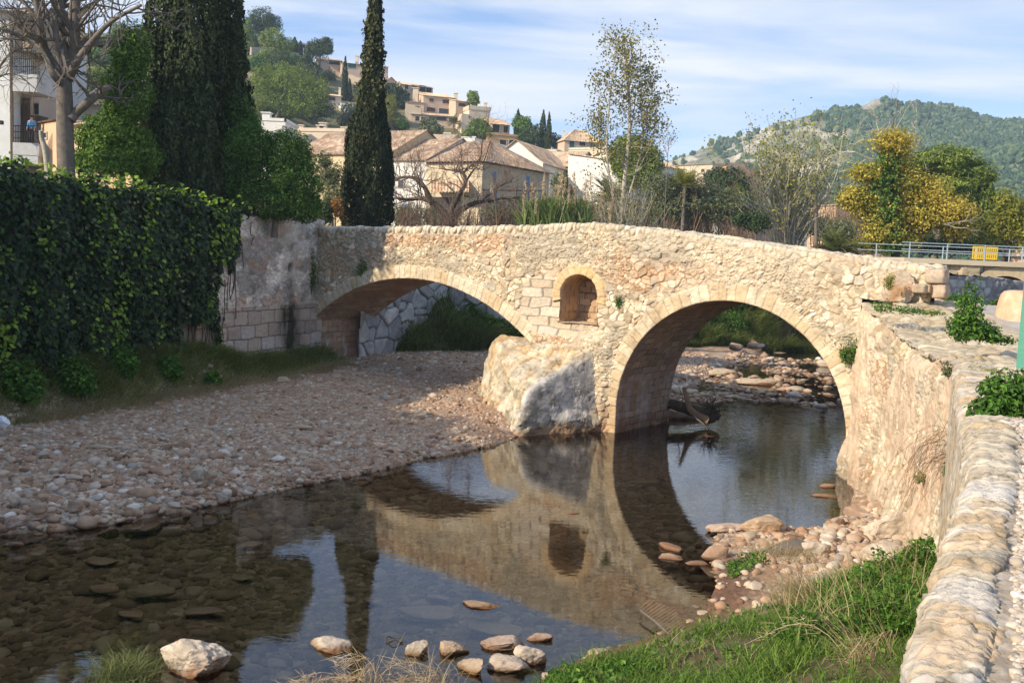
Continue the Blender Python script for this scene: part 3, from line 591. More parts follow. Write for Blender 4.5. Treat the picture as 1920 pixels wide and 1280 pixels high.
# cutwater: a massive worn block, sloping top, pointed upstream
T1 = np.array([2.55, 27.75, 2.30]); T2 = np.array([.72, 29.75, 2.45]); T3 = np.array([.35, 26.9, 1.22]); tn = np.cross(T2-T1, T3-T1); tn = tn if tn[2] > 0 else -tn
cc = np.array([1.6, 28.7, .9])
pl = [((2.55, 28.0, 0), (.51, -.86, .09)), ((-.1, 28.0, .5), (-.95, -.29, .22)), (T1, tn), ((1, 28, -.7), (0, 0, -1)), (fpos(11.8, 0, -.25), -NB), ((-.05, 26.9, .6), (-.7, -.7, .1))]
P, F, V = rock_planes(cc, pl, 6, 16, 0, 0, 0)
nz3 = fbm(P[:, 0]*1.1, P[:, 1]*1.1, P[:, 2]*1.1, 5, 201); fine = fbm(P[:, 0]*4.5, P[:, 1]*4.5, P[:, 2]*4.5, 4, 203); pit = np.clip(fbm(P[:, 0]*6, P[:, 1]*6, P[:, 2]*6, 4, 205, .7)-.75, 0, 1)
nr_ = np.array([.51, -.86, .09]); nr_ /= np.linalg.norm(nr_); flat = sstep(.22, .06, np.abs((P-np.array([2.55, 28.0, 0]))@nr_))*sstep(.35, .6, P[:, 2]+.3*fbm(P[:, 0]*1.5, P[:, 1]*1.5, P[:, 2]*1.5, 3, 215))*sstep(2.2, 1.8, P[:, 2]+.3*vnoise(P[:, 0]*2, P[:, 1]*2, 0, 4))
f1, f2, i1 = cells(P[:, 0]*.9-P[:, 1]*.5, P[:, 2]+.3*P[:, 1], .42, .34, 207, .9); kk = sstep(.03, .2, f2-f1)
P = P+V*(nz3*.16*(1-.75*flat)+fine*.055*(1-.8*flat)-pit*.15*(1-.8*flat)-.02*(1-kk)*(1-flat))[:, None]
P = P+V*(.16*sstep(.62, .35, P[:, 2]+.22*nz3)*sstep(-.2, .1, V[:, 0]))[:, None]
c = pal(i1, [(.46, .36, .23), (.52, .43, .30), (.43, .31, .18), (.50, .42, .31)])*(.72+.5*sstep(-.6, .6, fine))[:, None]
g = sstep(-.1, .5, fbm(P[:, 0]*1.8, P[:, 1]*1.8, P[:, 2]*1.8, 4, 209))[:, None]*.55; c = c*(1-g)+np.array([.50, .47, .40])*g
fg = flat[:, None]*.9; c = c*(1-fg)+np.array([.60, .57, .53])*(.85+.25*fine[:, None])*fg
lich = (sstep(.0, .45, fbm(P[:, 0]*2.8, P[:, 1]*2.8, P[:, 2]*2.8, 6, 211, .62))*sstep(1.3, .3, np.abs(P[:, 2]-.6))*.75)[:, None]; c = c*(1-lich)+np.array([.20, .18, .14])*lich
ck = fbm(P[:, 0]*1.6+4, P[:, 1]*1.6, P[:, 2]*1.6, 5, 217, .6); crk = sstep(.05, .0, np.abs(ck))*(1-.6*flat); P = P-V*(.05*crk)[:, None]; c = c*(1-.5*np.clip(pit*3, 0, 1))[:, None]*(1-.5*crk)[:, None]
wetl = sstep(.28, .08, P[:, 2]+.06*nz3)[:, None]*.7; c = c*(1-wetl)+np.array([.30, .17, .09])*wetl
MB().add(P, F, c).build('cutwater', M['rough_block'], bridge, smooth=True)

# ================================================================== LEFT RETAINING WALL (grey masonry by the bridge, ivy further on)
lw = thing('retaining_wall', 'tall grey stone retaining wall in shade between ivy and bridge', 'wall', (WL0[0], WL0[1], 0))
def lpos(t, z, off=0.0):
    t, z, off = np.broadcast_arrays(np.asarray(t, float), z, off); q = np.zeros(t.shape+(3,))
    q[..., 0] = WL0[0]+WLD[0]*t+WLN[0]*off; q[..., 1] = WL0[1]+WLD[1]*t+WLN[1]*off; q[..., 2] = z; return q
def ltop(t): return np.interp(t, [-1, 3.5, 5., 13.5, 40], [6.12, 6.1, 5.82, 6.35, 7.])+.12*fbm(np.asarray(t)*1.1, 0, 0, 3, 221)
T, Zr = np.meshgrid(np.arange(-.35, 6.5, .025), np.arange(-.1, 6.7, .025), indexing='ij'); Zc = np.minimum(Zr, ltop(T))
d, c = rubble(T+40, Zc, 11); d = d*.95+.03*fbm(T*1.5, Zc*1.5, 0, 3, 223)
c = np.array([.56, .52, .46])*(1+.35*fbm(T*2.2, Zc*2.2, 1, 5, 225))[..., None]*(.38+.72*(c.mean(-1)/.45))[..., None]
bl = sstep(.35, .65, fbm(T*1.2, Zc*1.4, 6, 5, 227)+.15)[..., None]*.6; c = c*(1-bl)+np.array([.19, .175, .16])*bl
ru = sstep(.38, .6, fbm(T*1.6+9, Zc*1.6, 6, 3, 229))[..., None]*.55; c = c*(1-ru)+np.array([.42, .28, .20])*ru
da, ca = ashlar(T, Zc, .72, .46, 231, .05, [(.44, .37, .31), (.47, .42, .38), (.40, .33, .28), (.45, .41, .39)], .03); lowz = sstep(2.95, 2.9, Zc); d = d*(1-lowz)+(da-.02)*lowz; c = c*(1-lowz[..., None])+ca*lowz[..., None]
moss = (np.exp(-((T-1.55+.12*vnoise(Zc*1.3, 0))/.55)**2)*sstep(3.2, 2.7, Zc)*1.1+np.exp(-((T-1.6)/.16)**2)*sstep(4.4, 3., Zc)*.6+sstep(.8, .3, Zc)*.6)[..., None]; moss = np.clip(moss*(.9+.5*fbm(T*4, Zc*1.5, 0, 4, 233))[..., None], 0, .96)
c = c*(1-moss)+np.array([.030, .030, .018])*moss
hole = np.exp(-(((T-1.6)/.13)**4+((Zc-4.25)/.14)**4)); d = d-hole*.4; c = c*(1-.8*hole)[..., None]
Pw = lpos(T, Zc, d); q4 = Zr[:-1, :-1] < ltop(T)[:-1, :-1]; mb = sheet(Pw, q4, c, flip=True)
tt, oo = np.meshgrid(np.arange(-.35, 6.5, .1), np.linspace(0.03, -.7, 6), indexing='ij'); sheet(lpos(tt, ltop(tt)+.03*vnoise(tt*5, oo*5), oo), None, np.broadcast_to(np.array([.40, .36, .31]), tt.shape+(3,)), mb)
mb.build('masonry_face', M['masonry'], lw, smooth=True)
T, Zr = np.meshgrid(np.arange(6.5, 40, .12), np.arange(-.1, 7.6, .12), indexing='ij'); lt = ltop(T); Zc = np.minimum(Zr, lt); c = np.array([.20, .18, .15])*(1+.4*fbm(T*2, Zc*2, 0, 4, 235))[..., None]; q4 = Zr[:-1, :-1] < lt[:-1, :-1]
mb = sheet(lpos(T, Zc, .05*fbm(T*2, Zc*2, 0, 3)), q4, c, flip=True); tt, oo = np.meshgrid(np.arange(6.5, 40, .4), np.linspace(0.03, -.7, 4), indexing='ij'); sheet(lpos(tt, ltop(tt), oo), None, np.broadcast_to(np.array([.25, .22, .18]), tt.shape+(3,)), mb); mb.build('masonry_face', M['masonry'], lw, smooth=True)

# wall beyond the left arch
def wall_strip(name, label, pts, z0, z1, cw, ch, seed, cols, step=.05, thick=.4, disp=.06, mort=(.2, .18, .16), flip=False, top=None, cat='wall'):
    pts = np.array(pts, float); seg = np.r_[0, np.cumsum(np.linalg.norm(np.diff(pts, axis=0), axis=1))]; t = np.arange(0, seg[-1]+step, step); z = np.arange(z0, z1+step, step)
    T, Zr = np.meshgrid(t, z, indexing='ij'); tp = (z1 if top is None else np.interp(T, seg, top))+.05*fbm(T*1.3, 0, 0, 3, seed); Zc = np.minimum(Zr, tp)
    bx, by = np.interp(T, seg, pts[:, 0]), np.interp(T, seg, pts[:, 1]); tx, ty = np.gradient(bx, axis=0), np.gradient(by, axis=0); l = np.hypot(tx, ty)+1e-9; nx, ny = ty/l, -tx/l
    f1, f2, i1 = cells(T+.08*fbm(T*1.5, Zc*1.5), Zc, cw, ch, seed, .85, p=2.4, wu=.35); e = np.clip(f2-f1, 0, 1)*min(cw, ch); k = sstep(.01, .07, e)
    d = k*disp*(.4+i1)+.02*fbm(T*5, Zc*5, 0, 4, seed+1); c = pal(i1, cols)*(.8+.3*hsh(i1*77.))[..., None]*(1+.2*fbm(T*3, Zc*3, 0, 4, seed+2))[..., None]; k = k[..., None]; c = c*k+np.array(mort)*(1-k)
    P = np.stack([bx+nx*d, by+ny*d, Zc], -1); q4 = Zr[:-1, :-1] < tp[:-1, :-1]; mb = sheet(P, q4, c)
    tt = t[::max(1, int(.1/step))]; o = np.linspace(0, -thick, 8); TT, OO = np.meshgrid(tt, o, indexing='ij'); bx, by = np.interp(TT, seg, pts[:, 0]), np.interp(TT, seg, pts[:, 1]); tx, ty = np.gradient(bx, axis=0), np.gradient(by, axis=0); l = np.hypot(tx, ty)+1e-9; zt = (z1 if top is None else np.interp(TT, seg, top))+.05*fbm(TT*1.3, 0, 0, 3, seed)+.02*vnoise(TT*6, OO*6)
    f1, f2, i1 = cells(TT, OO, cw, ch, seed+5, .8); P = np.stack([bx+ty/l*(OO+.0), by-tx/l*(OO+.0), zt+.0], -1); sheet(P, None, pal(i1, cols)*(.9+.2*vnoise(TT*3, OO*3))[..., None], mb)
    bx_, by_ = P[:, -1, 0], P[:, -1, 1]; back = np.stack([np.stack([bx_, by_, P[:, -1, 2]], -1), np.stack([bx_, by_, np.full_like(bx_, z0)], -1)], 1); sheet(back, None, np.broadcast_to(np.array(mort), back.shape), mb)
    return mb.build(name, M['masonry'], None, smooth=True, label=label, cat=cat)
GREY = [(.36, .35, .34), (.44, .43, .41), (.31, .30, .29), (.48, .46, .43), (.39, .37, .35)]
wall_strip('bank_wall', 'grey polygonal stone wall seen through the left arch above green plants', [(-6.1, 37.6), (-5.55, 38.9), (-4.3, 42.0), (-3.0, 43.6), (6.5, 47.6)], -.1, 4.4, .85, .68, 241, GREY, .05, .5, .10, (.10, .095, .09))

# ================================================================== RIGHT BANK: WALL, PATH
rw = thing('river_wall', 'tall sunlit rendered stone wall between river and path, right of the bridge', 'wall', (8.1, 20, 0))
seg = np.r_[0, np.cumsum(np.linalg.norm(np.diff(RW, axis=0), axis=1))]
RTOP = [4.45, 4.20, 3.95, 3.66, 3.55, 3.72]+[3.72]*6+[3.74]
def rline(t): return np.interp(t, seg, RW[:, 0]), np.interp(t, seg, RW[:, 1])
def rnorm(t, e=.35):
    ax, ay = rline(np.clip(np.asarray(t)-e, 0, seg[-1])); bx, by = rline(np.clip(np.asarray(t)+e, 0, seg[-1])); tx, ty = bx-ax, by-ay; l = np.hypot(tx, ty)+1e-9; return ty/l, -tx/l     # toward the river
t = np.arange(seg[1]-.1, seg[5]+.5, .025); T, V_ = np.meshgrid(t, np.linspace(0, 1, 190), indexing='ij'); tp = np.interp(T, seg, RTOP)+.05*fbm(T*2.2, 0, 0, 3, 251)
Zc = -.3+V_*(tp+.3); bx, by = rline(T); nx, ny = rnorm(T)
d, c = rubble(T+70, Zc, 17); rend = sstep(-.15, .25, fbm(T*1.1, Zc*1.1, 0, 4, 253)-.02)
d = d*(1-.75*rend)+.05*rend+.05*fbm(T*.9, Zc*.9, 0, 3, 255)+.018*fbm(T*8, Zc*6, 0, 5, 257)
rc = np.array([.60, .47, .34])*(1+.18*fbm(T*3.0, Zc*1.9, 0, 5, 259))[..., None]*(1+.15*fbm(T*7, Zc*5, 0, 3, 261))[..., None]; pk = sstep(-.1, .5, fbm(T*1.4, Zc*1.0, 5, 4, 263))[..., None]*.5; rc = rc*(1-pk)+np.array([.62, .42, .28])*pk
c = c*(1-rend[..., None])+rc*rend[..., None]
stn = sstep(.25, .6, fbm(T*4.5, Zc*1.5, 8, 5, 265)+.05)[..., None]*.35; c = c*(1-stn)+np.array([.36, .26, .18])*stn
c = c*(1-.25*sstep(.9, .1, Zc))[..., None]
te_ = sstep(seg[5]+.45, seg[5]-.7, T); d = d*te_-.08*(1-te_)+.22*sstep(1.3, -.1, Zc)*te_-.22*te_*sstep(.90, 1.0, V_)**2*(.6+.5*fbm(T*1.8, 0, 3, 3))
Pf = np.stack([bx+nx*d, by+ny*d, Zc], -1); inn = np.stack([nx[:, -1:], ny[:, -1:], nx[:, -1:]*0], -1); Pf = np.concatenate([Pf, Pf[:, -1:]-inn*.12+np.array([0, 0, .03]), Pf[:, -1:]-inn*.6+np.array([0, 0, -.02])], 1); c = np.concatenate([c, c[:, -1:], c[:, -1:]], 1)
sheet(Pf, None, c).build('wall_face', M['masonry'], rw, smooth=True)
# low parapet of the near wall: long flat stones laid across
t = np.concatenate([np.arange(seg[5]-.06, seg[5]+5.5, .018), np.arange(seg[5]+5.5, seg[-2]+3.0, .009)])
prof = [(0, z) for z in np.linspace(-3.2, -.16, 46)]+[(-.10+.10*math.cos(a), -.12+.16*math.sin(a)) for a in np.linspace(0, pi/2, 9)]+[(-o, .04+.015*math.sin(o*9)) for o in np.arange(.105, .20, .009)]+[(-.20-.06*math.sin(a), -.04+.06*math.cos(a)) for a in np.linspace(.1, pi/2, 7)]+[(-.28, -.12), (-.31, -.2)]
prof = np.array(prof); nrm = np.gradient(prof, axis=0); nrm = np.c_[nrm[:, 1], -nrm[:, 0]]; nrm /= np.linalg.norm(nrm, axis=1)[:, None]+1e-9; plen = np.r_[0, np.cumsum(np.hypot(*np.diff(prof, axis=0).T))]
T = t[:, None]*np.ones((1, len(prof))); PL = plen[None]*np.ones_like(T); skew = T+.12*fbm(T*1.1, PL*1.5, 0, 3, 271)+.12*PL
f1, f2, i1 = cells(skew, PL, .15, .38, 273, .9, True, 2.2, .5); g1, g2, i2 = cells(skew+.03*fbm(T*7, PL*7), PL+.06*vnoise(T*5, PL*5), .055, .12, 275, .9, True, 2.0, .4)
e = np.clip(f2-f1, 0, 1)*.15; k = sstep(.001, .020, e); k2 = sstep(.001, .011, np.clip(g2-g1, 0, 1)*.055)
topm = sstep(2.95, 3.1, PL); d = (k*(.005+.013*i1)+k2*.011*(.3+i2)+.014*fbm(T*11+3*fbm(T*2, PL*2), PL*14, 0, 6, 277, .65)+.03*cells.tilt)*(.5+.5*topm)-.02*sstep(.2, .6, fbm(T*1.7, PL*1.5, 0, 3, 279))
c = pal(i1, [(.48, .40, .29), (.54, .47, .37), (.45, .36, .25), (.54, .49, .42), (.44, .38, .29), (.49, .42, .32)])*(.78+.38*i2)[..., None]
c = c*(.48+.52*np.minimum(k, .45+.55*k2))[..., None]; blu = sstep(.15, .5, fbm(T*2.4, PL*3, 3, 4, 281))[..., None]*.5; c = c*(1-blu)+np.array([.56, .53, .50])*blu
och = sstep(.2, .55, fbm(T*3.1, PL*3, 9, 4, 283))[..., None]*.5; c = c*(1-och)+np.array([.50, .34, .18])*och
bx, by = rline(T); nx, ny = rnorm(T, .15); o_ = prof[None, :, 0]+nrm[None, :, 0]*d; o_ = np.where(o_ < -.08, -.08+(o_+.08)*np.interp(T, [seg[5], seg[6], seg[-2]], [3.6, 2.6, 1.25]), o_)
sheet(np.stack([bx+nx*o_, by+ny*o_, np.interp(T, seg, RTOP)+prof[None, :, 1]+nrm[None, :, 1]*d], -1), None, c).build('coping', M['masonry'], rw, smooth=True)

# path sheet on the right bank
t = np.concatenate([np.arange(0, seg[5]+3.5, .05), np.arange(seg[5]+3.5, seg[-1], .022)]); wv = np.concatenate([np.arange(0, 1.0, .022), np.arange(1.0, 3.4, .05), np.arange(3.4, 9, .15), np.arange(9, 40, 1.5)])
T, W_ = np.meshgrid(t, wv, indexing='ij'); bx, by = rline(T); nx, ny = rnorm(T, 1.2); PX, PY = bx-nx*W_, by-ny*W_
edge = np.interp(T, seg, RTOP); inl = 3.60+.78*sstep(14, 27, PY)
near = T > seg[5]-.1
wb = np.where(near, np.where(W_ < .1, 1., .0), sstep(.15, 2.4, W_)); PZ = edge*(1-wb)+inl*wb
inl = inl; PZ = PZ+np.where(near, .03*sstep(.1, .3, W_), 0)+.26*sstep(.05, .7, W_)*np.exp(-((PX-9.6)/1.1)**2-((PY-22.7)/1.0)**2)*(~near)+.03*fbm(PX*.8, PY*.8, 0, 3, 291)
rough = sstep(3.2, 1.6, W_)*(~near); f1, f2, i1 = cells(PX, PY, .28, .22, 293, .9); g1, g2, i2 = cells(PX, PY, .035, .035, 295, .9)
PZ = PZ+rough*(np.clip(f2-f1, 0, .5)*.10*(.3+i1)+.05*fbm(PX*2.2, PY*2.2, 0, 4, 297))+np.clip(g2-g1, 0, .6)*.018*(1-rough)*(T > seg[4])
pc = np.array([.41, .34, .25])*(1+.2*fbm(PX*1.2, PY*1.2, 0, 4, 299))[..., None]; rcx = pal(i1, [(.46, .39, .28), (.42, .35, .24), (.49, .42, .31), (.43, .34, .22)])*(.6+.4*sstep(.02, .15, f2-f1))[..., None]; rg_ = rough[..., None]; pc = pc*(1-rg_)+rcx*rg_
gp = pal(i2, [(.34, .28, .21), (.45, .38, .30), (.38, .31, .23), (.50, .44, .37), (.29, .24, .19)]); gm = (sstep(0, 1, T-seg[5]+1.))[..., None]*.85; pc = pc*(1-gm)+gp*gm
con = (sstep(2.2, 2.6, W_)*sstep(5.6, 5.0, W_)*sstep(8.2, 7.6, T))[..., None]*.9; pc = pc*(1-con)+np.array([.42, .385, .34])*(1+.10*fbm(PX*4, PY*4, 0, 3))[..., None]*con
sheet(np.stack([PX, PY, PZ], -1), None, pc).build('path', M['masonry'], smooth=True, loc=(5, 12, 3.6), kind='structure')['label'] = 'pale gravel path along the river wall'
PATH = (t, wv, PZ)
def path_z(x, y): return 3.60+.78*sstep(14, 27, y)-.08

# low wall, end block and boulder where the bridge meets the path
wall_strip('low_wall', 'low grey shaded stone wall at the far side of the path behind the bollard', [(18.2, 29.9), (11.2, 25.3)][::-1], 3.9, 5.0, .35, .26, 301, [(.38, .36, .35), (.45, .43, .42), (.33, .31, .30)], .04, .45, .04, (.24, .22, .20), top=[5.12, 4.72])
def smooth_rock(name, matl, c, size, seed, parent=None, sub=3, amp=.18, yaw=0., box=5., flatz=0., **kw):
    V, F = ICO[sub]; q = (np.abs(V)**box).sum(1)**(-1/box); P = V*(1+(q-1)*.75)[:, None]
    n = fbm(V[:, 0]*1.3+seed, V[:, 1]*1.3, V[:, 2]*1.3, 4, seed % 97); P = P*(1+amp*n)[:, None]
    rngk = np.random.default_rng(seed)
    for _ in range(6 if box < 10 else 0):
        m = rngk.normal(size=3); m /= np.linalg.norm(m); lim = rngk.uniform(.55, .88); dd = P@m; ex = np.maximum(dd-lim, 0); P = P-m*(ex*.8)[:, None]
    if sub >= 4: P = P*(1+.055*fbm(V[:, 0]*6+seed, V[:, 1]*6, V[:, 2]*6, 4, 5)-.07*np.clip(fbm(V[:, 0]*3, V[:, 1]*3+seed, V[:, 2]*3, 3, 9)-.2, 0, 1))[:, None]
    P = P*np.array(size)/2; cs, sn = math.cos(yaw), math.sin(yaw); P = np.c_[P[:, 0]*cs-P[:, 1]*sn, P[:, 0]*sn+P[:, 1]*cs, P[:, 2]]
    if flatz: P[:, 2] = np.maximum(P[:, 2], -size[2]/2*flatz)
    return MB().add(P+np.array(c, float), F).build(name, matl, parent, smooth=True, **kw)
def stack_at(px, py, Y): return atY(px, py, Y)
YE = 22.45
for px, py, ww, hh, nm in ((1757, 518, .46, .36, 'end_block'), (1727, 541, .33, .22, 'end_block'), (1763, 546, .36, .34, 'end_block'), (1745, 541, .10, .20, 'end_block')):
    p = stack_at(px, py, YE); smooth_rock(nm, M['stone_cream'], p, (ww, .5, hh), 300+px, bridge, 3, .05, math.atan2(U[1], U[0]), 12.)
p = stack_at(1685, 524, 22.6); smooth_rock('end_boulder', M['stone_cream'], p+np.array([.1, .30, -.16]), (.9, .5, .70), 331, bridge, 5, .25, math.atan2(U[1], U[0]), 5.)

# ================================================================== HILL WITH THE VILLAGE, FAR MOUNTAIN
HX = [-420, -150, 0, 200, 330, 450, 520, 590, 660, 730, 800, 870, 920, 980, 1050, 1130, 1200, 1300, 1420, 1600]
HY = [90, 70, 70, 72, 66, 72, 92, 140, 168, 185, 215, 240, 262, 288, 300, 325, 350, 400, 455, 490]
def px_of(x, y): return 960+FPX*x/y      # azimuth as a photo column (level camera)
def hill_z(x, y):
    a = px_of(x, np.maximum(y, 30)); col = np.clip(a, -420, 1600); ysk = np.interp(col, HX, HY)
    tn = ((470+.042*(col-960))-ysk)/FPX; yc = np.interp(col, [0, 450, 800, 1130, 1400], [250, 240, 215, 185, 160]); y0 = np.interp(col, [0, 450, 800, 1130, 1400], [62, 105, 130, 130, 130])
    zc = EYE+tn*yc; t = (y-y0)/(yc-y0); tt = np.clip(t, 0, 1)
    z = 4.0+(zc-4.0)*(tt**1.12); z = np.where(t > 1, zc-(t-1)*22, z); return z+np.minimum(tt*6, 1)*.9*fbm(x*.06, y*.06, 0, 3, 311)-.1
a = np.linspace(-420, 1600, 190); yy = np.linspace(55, 330, 120); AA, YY = np.meshgrid(a, yy, indexing='ij'); XX = (AA-960)/FPX*YY; sheet(np.stack([XX, YY, hill_z(XX, YY)], -1)).build('hill', mat('hill', (.16, .15, .075), .95, .35, .25, .6, 3, col2=(.30, .24, .16), c2scale=.12, c2lim=(.5, .66)), smooth=True, loc=(-20, 150, 0), kind='structure')['label'] = 'green terraced hillside behind the village'
def hill_hit(px, py):
    d = ray(px, py); Ys = np.arange(60, 300, .5); P = CAMP+d*(Ys/d[1])[:, None]; below = P[:, 2] < hill_z(P[:, 0], P[:, 1])
    k = int(np.argmax(below)) if below.any() else int(np.argmin(P[:, 2]-hill_z(P[:, 0], P[:, 1]))); p = P[k]; return np.array([p[0], p[1], float(hill_z(p[0], p[1]))])
MX = [1080, 1200, 1260, 1300, 1350, 1400, 1450, 1500, 1560, 1600, 1630, 1655, 1700, 1760, 1800, 1850, 1920, 2050, 2300]
MY = [370, 322, 300, 284, 266, 251, 236, 220, 212, 203, 196, 208, 210, 220, 230, 236, 242, 262, 300]
def mt_z(x, y):
    a = 960+FPX*x/y; ysk = np.interp(a, MX, MY); tn = ((470+.042*(a-960))-ysk)/FPX; yc = 720.+30*np.sin(a/90.); zc = EYE+tn*yc; t = np.clip((y-330)/(yc-330), 0, 1.6)
    z = np.where(t < 1, 3+(zc-3)*t**1.0, zc-(t-1)*70); rid = fbm(x*.010, y*.008, 0, 5, 321); return z+np.sin(np.clip(t, 0, 1)*pi)*16*rid+2.2*fbm(x*.06, y*.06, 0, 4, 323)
a = np.linspace(1060, 2260, 420); yy = np.linspace(330, 860, 300); AA, YY = np.meshgrid(a, yy, indexing='ij'); XX = (AA-960)/FPX*YY; ZZ = mt_z(XX, YY)
rock = sstep(1630, 1500, AA+90*fbm(XX*.02, YY*.02, 0, 3)+.15*(YY-600)); f1, f2, i1 = cells(XX, YY+ZZ*2, 7, 16, 325, .9)
crag = np.exp(-((AA-1625)/30)**2-((YY-712)/40)**2)*5*(.4+.6*np.abs(vnoise(XX*.16, YY*.1, 0, 5))); ZZ = ZZ+crag+1.3*rock*(np.clip(f2-f1, 0, .5))
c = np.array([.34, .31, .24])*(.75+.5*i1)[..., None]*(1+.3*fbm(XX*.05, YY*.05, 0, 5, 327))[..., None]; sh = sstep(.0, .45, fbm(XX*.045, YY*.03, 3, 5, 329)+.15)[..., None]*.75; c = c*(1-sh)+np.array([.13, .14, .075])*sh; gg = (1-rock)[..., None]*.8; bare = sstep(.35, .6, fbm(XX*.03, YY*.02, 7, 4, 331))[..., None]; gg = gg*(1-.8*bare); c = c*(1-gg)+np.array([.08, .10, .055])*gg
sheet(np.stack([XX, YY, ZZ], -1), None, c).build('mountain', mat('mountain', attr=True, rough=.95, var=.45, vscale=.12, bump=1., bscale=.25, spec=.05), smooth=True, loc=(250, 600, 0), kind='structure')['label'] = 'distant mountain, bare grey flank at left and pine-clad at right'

# ================================================================== STONES
rng = np.random.default_rng(7)
def bz(x, y): return bed_h(np.atleast_1d(np.asarray(x, float)), np.atleast_1d(np.asarray(y, float)))[0]
def in_frame(P, m=30):
    q = (P-CAMP)@RC; px = 960+FPX*q[:, 0]/-q[:, 2]; py = 640-FPX*q[:, 1]/-q[:, 2]
    return (px > -m) & (px < 1920+m) & (py > -m) & (py < 1280+m)
def scatter(n, x0, x1, y0, y1, fn):
    x, y = rng.uniform(x0, x1, n), rng.uniform(y0, y1, n); h, dl, dr = bed_h(x, y); k = fn(x, y, h, dl, dr); P = np.c_[x, y, h][k]; k = in_frame(P); return P[k]
# loose gravel (uncountable): near, far and below the water
V1, Fi1 = ICO[1]; V0, Fi0 = ICO[0]
pat = lambda x, y: .5+.5*fbm(x*.8, y*.8, 0, 3, 401)
P = scatter(60000, -13, 8, 12, 25, lambda x, y, h, dl, dr: (dl > -.25) & (rng.random(len(x)) < .20+.5*pat(x, y)*np.exp(-np.maximum(dl, 0)/2.5)+.3*pat(x, y)))
sz = np.exp(rng.normal(-3.35, .42, len(P)))*(1+.7*np.exp(-((P[:, 1]-17)/4)**2)); mb = MB(); many(mb, (V1, Fi1), P+np.c_[0*sz, 0*sz, sz*.25], np.c_[sz, sz*rng.uniform(.6, 1, len(P)), sz*rng.uniform(.4, .8, len(P))], rng, deform=.11)
P = scatter(90000, -12, 12, 25, 48, lambda x, y, h, dl, dr: (dl > -.3) & (y < np.interp(x, [p[0] for p in BANKL], [p[1] for p in BANKL])+.3) & (rng.random(len(x)) < .42))
sz = np.exp(rng.normal(-3.3, .45, len(P))); many(mb, (V0, Fi0), P+np.c_[0*sz, 0*sz, sz*.25], np.c_[sz, sz*rng.uniform(.6, 1, len(P)), sz*rng.uniform(.4, .8, len(P))], rng, deform=.14)
P = scatter(9000, 1, 10, 12, 20, lambda x, y, h, dl, dr: (dr > -.3) & (dr < 2.6) & (y-.25*(x-3) > 13.2) & (rng.random(len(x)) < .12+.5*(x > 4.8)*(y > 14.8)))
sz = np.exp(rng.normal(-2.9, .45, len(P))); many(mb, (V1, Fi1), P+np.c_[0*sz, 0*sz, sz*.25], np.c_[sz, sz*rng.uniform(.6, 1, len(P)), sz*rng.uniform(.5, .85, len(P))], rng, deform=.11)
mb.build('gravel', M['gravel'], smooth=True, kind='stuff', label='pinkish grey river gravel covering the bar')
P = scatter(26000, -12, 6, 9, 24, lambda x, y, h, dl, dr: (dl < 0) & (dr < .1))
sz = np.exp(rng.normal(-2.95, .50, len(P))); mb = MB(); many(mb, (V1, Fi1), P+np.c_[0*sz, 0*sz, sz*.05], np.c_[sz*1.2, sz*rng.uniform(.6, 1, len(P)), np.minimum(sz*rng.uniform(.3, .6, len(P)), np.maximum(-P[:, 2]*.8, .02))], rng, deform=.12)
P = scatter(9000, 2, 20, 33, 52, lambda x, y, h, dl, dr: (dl < .3) & (rng.random(len(x)) < .35))
sz = np.exp(rng.normal(-2.7, .5, len(P))); many(mb, (V1, Fi1), P+np.c_[0*sz, 0*sz, sz*.1], np.c_[sz*1.2, sz*rng.uniform(.6, 1, len(P)), sz*.55], rng, deform=.12)
mb.build('pebbles', M['bedstone'], smooth=True, kind='stuff', label='brown submerged pebbles on the pool bottom')
P = scatter(30000, 1, 20, 33.2, 52, lambda x, y, h, dl, dr: (dl < .8) & (h > -.13) & (rng.random(len(x)) < .5)); sz = np.exp(rng.normal(-2.65, .45, len(P))); mb = MB(); many(mb, (V1, Fi1), P+np.c_[0*sz, 0*sz, sz*.2], np.c_[sz, sz*rng.uniform(.6, 1, len(P)), sz*rng.uniform(.4, .8, len(P))], rng, deform=.13); mb.build('riffle_stones', M['gravel'], smooth=True, kind='stuff', label='small stones of the shallow riffle upstream')
# gravel scattered over the path
t_ = seg[-2]+.8-rng.beta(1, 2.2, 30000)*(seg[-2]+2.3-seg[5]); w_ = .34+rng.gamma(1.4, .4, 30000); bx, by = rline(t_); nx, ny = rnorm(t_, 1.2); P = np.c_[bx-nx*w_, by-ny*w_, np.zeros(30000)]; P[:, 2] = PATH[2][np.clip(np.searchsorted(PATH[0], t_), 0, len(PATH[0])-1), np.clip(np.searchsorted(PATH[1], w_), 0, len(PATH[1])-1)]+.004; P = P[in_frame(P)]
sz = np.exp(rng.normal(-4.45, .4, len(P))); mb = MB(); many(mb, (V1, Fi1), P, np.c_[sz*1.2, sz, sz*.7], rng, deform=.13); mb.build('path_gravel', M['pathgravel'], smooth=True, kind='stuff', label='fine pale gravel on the riverside path')

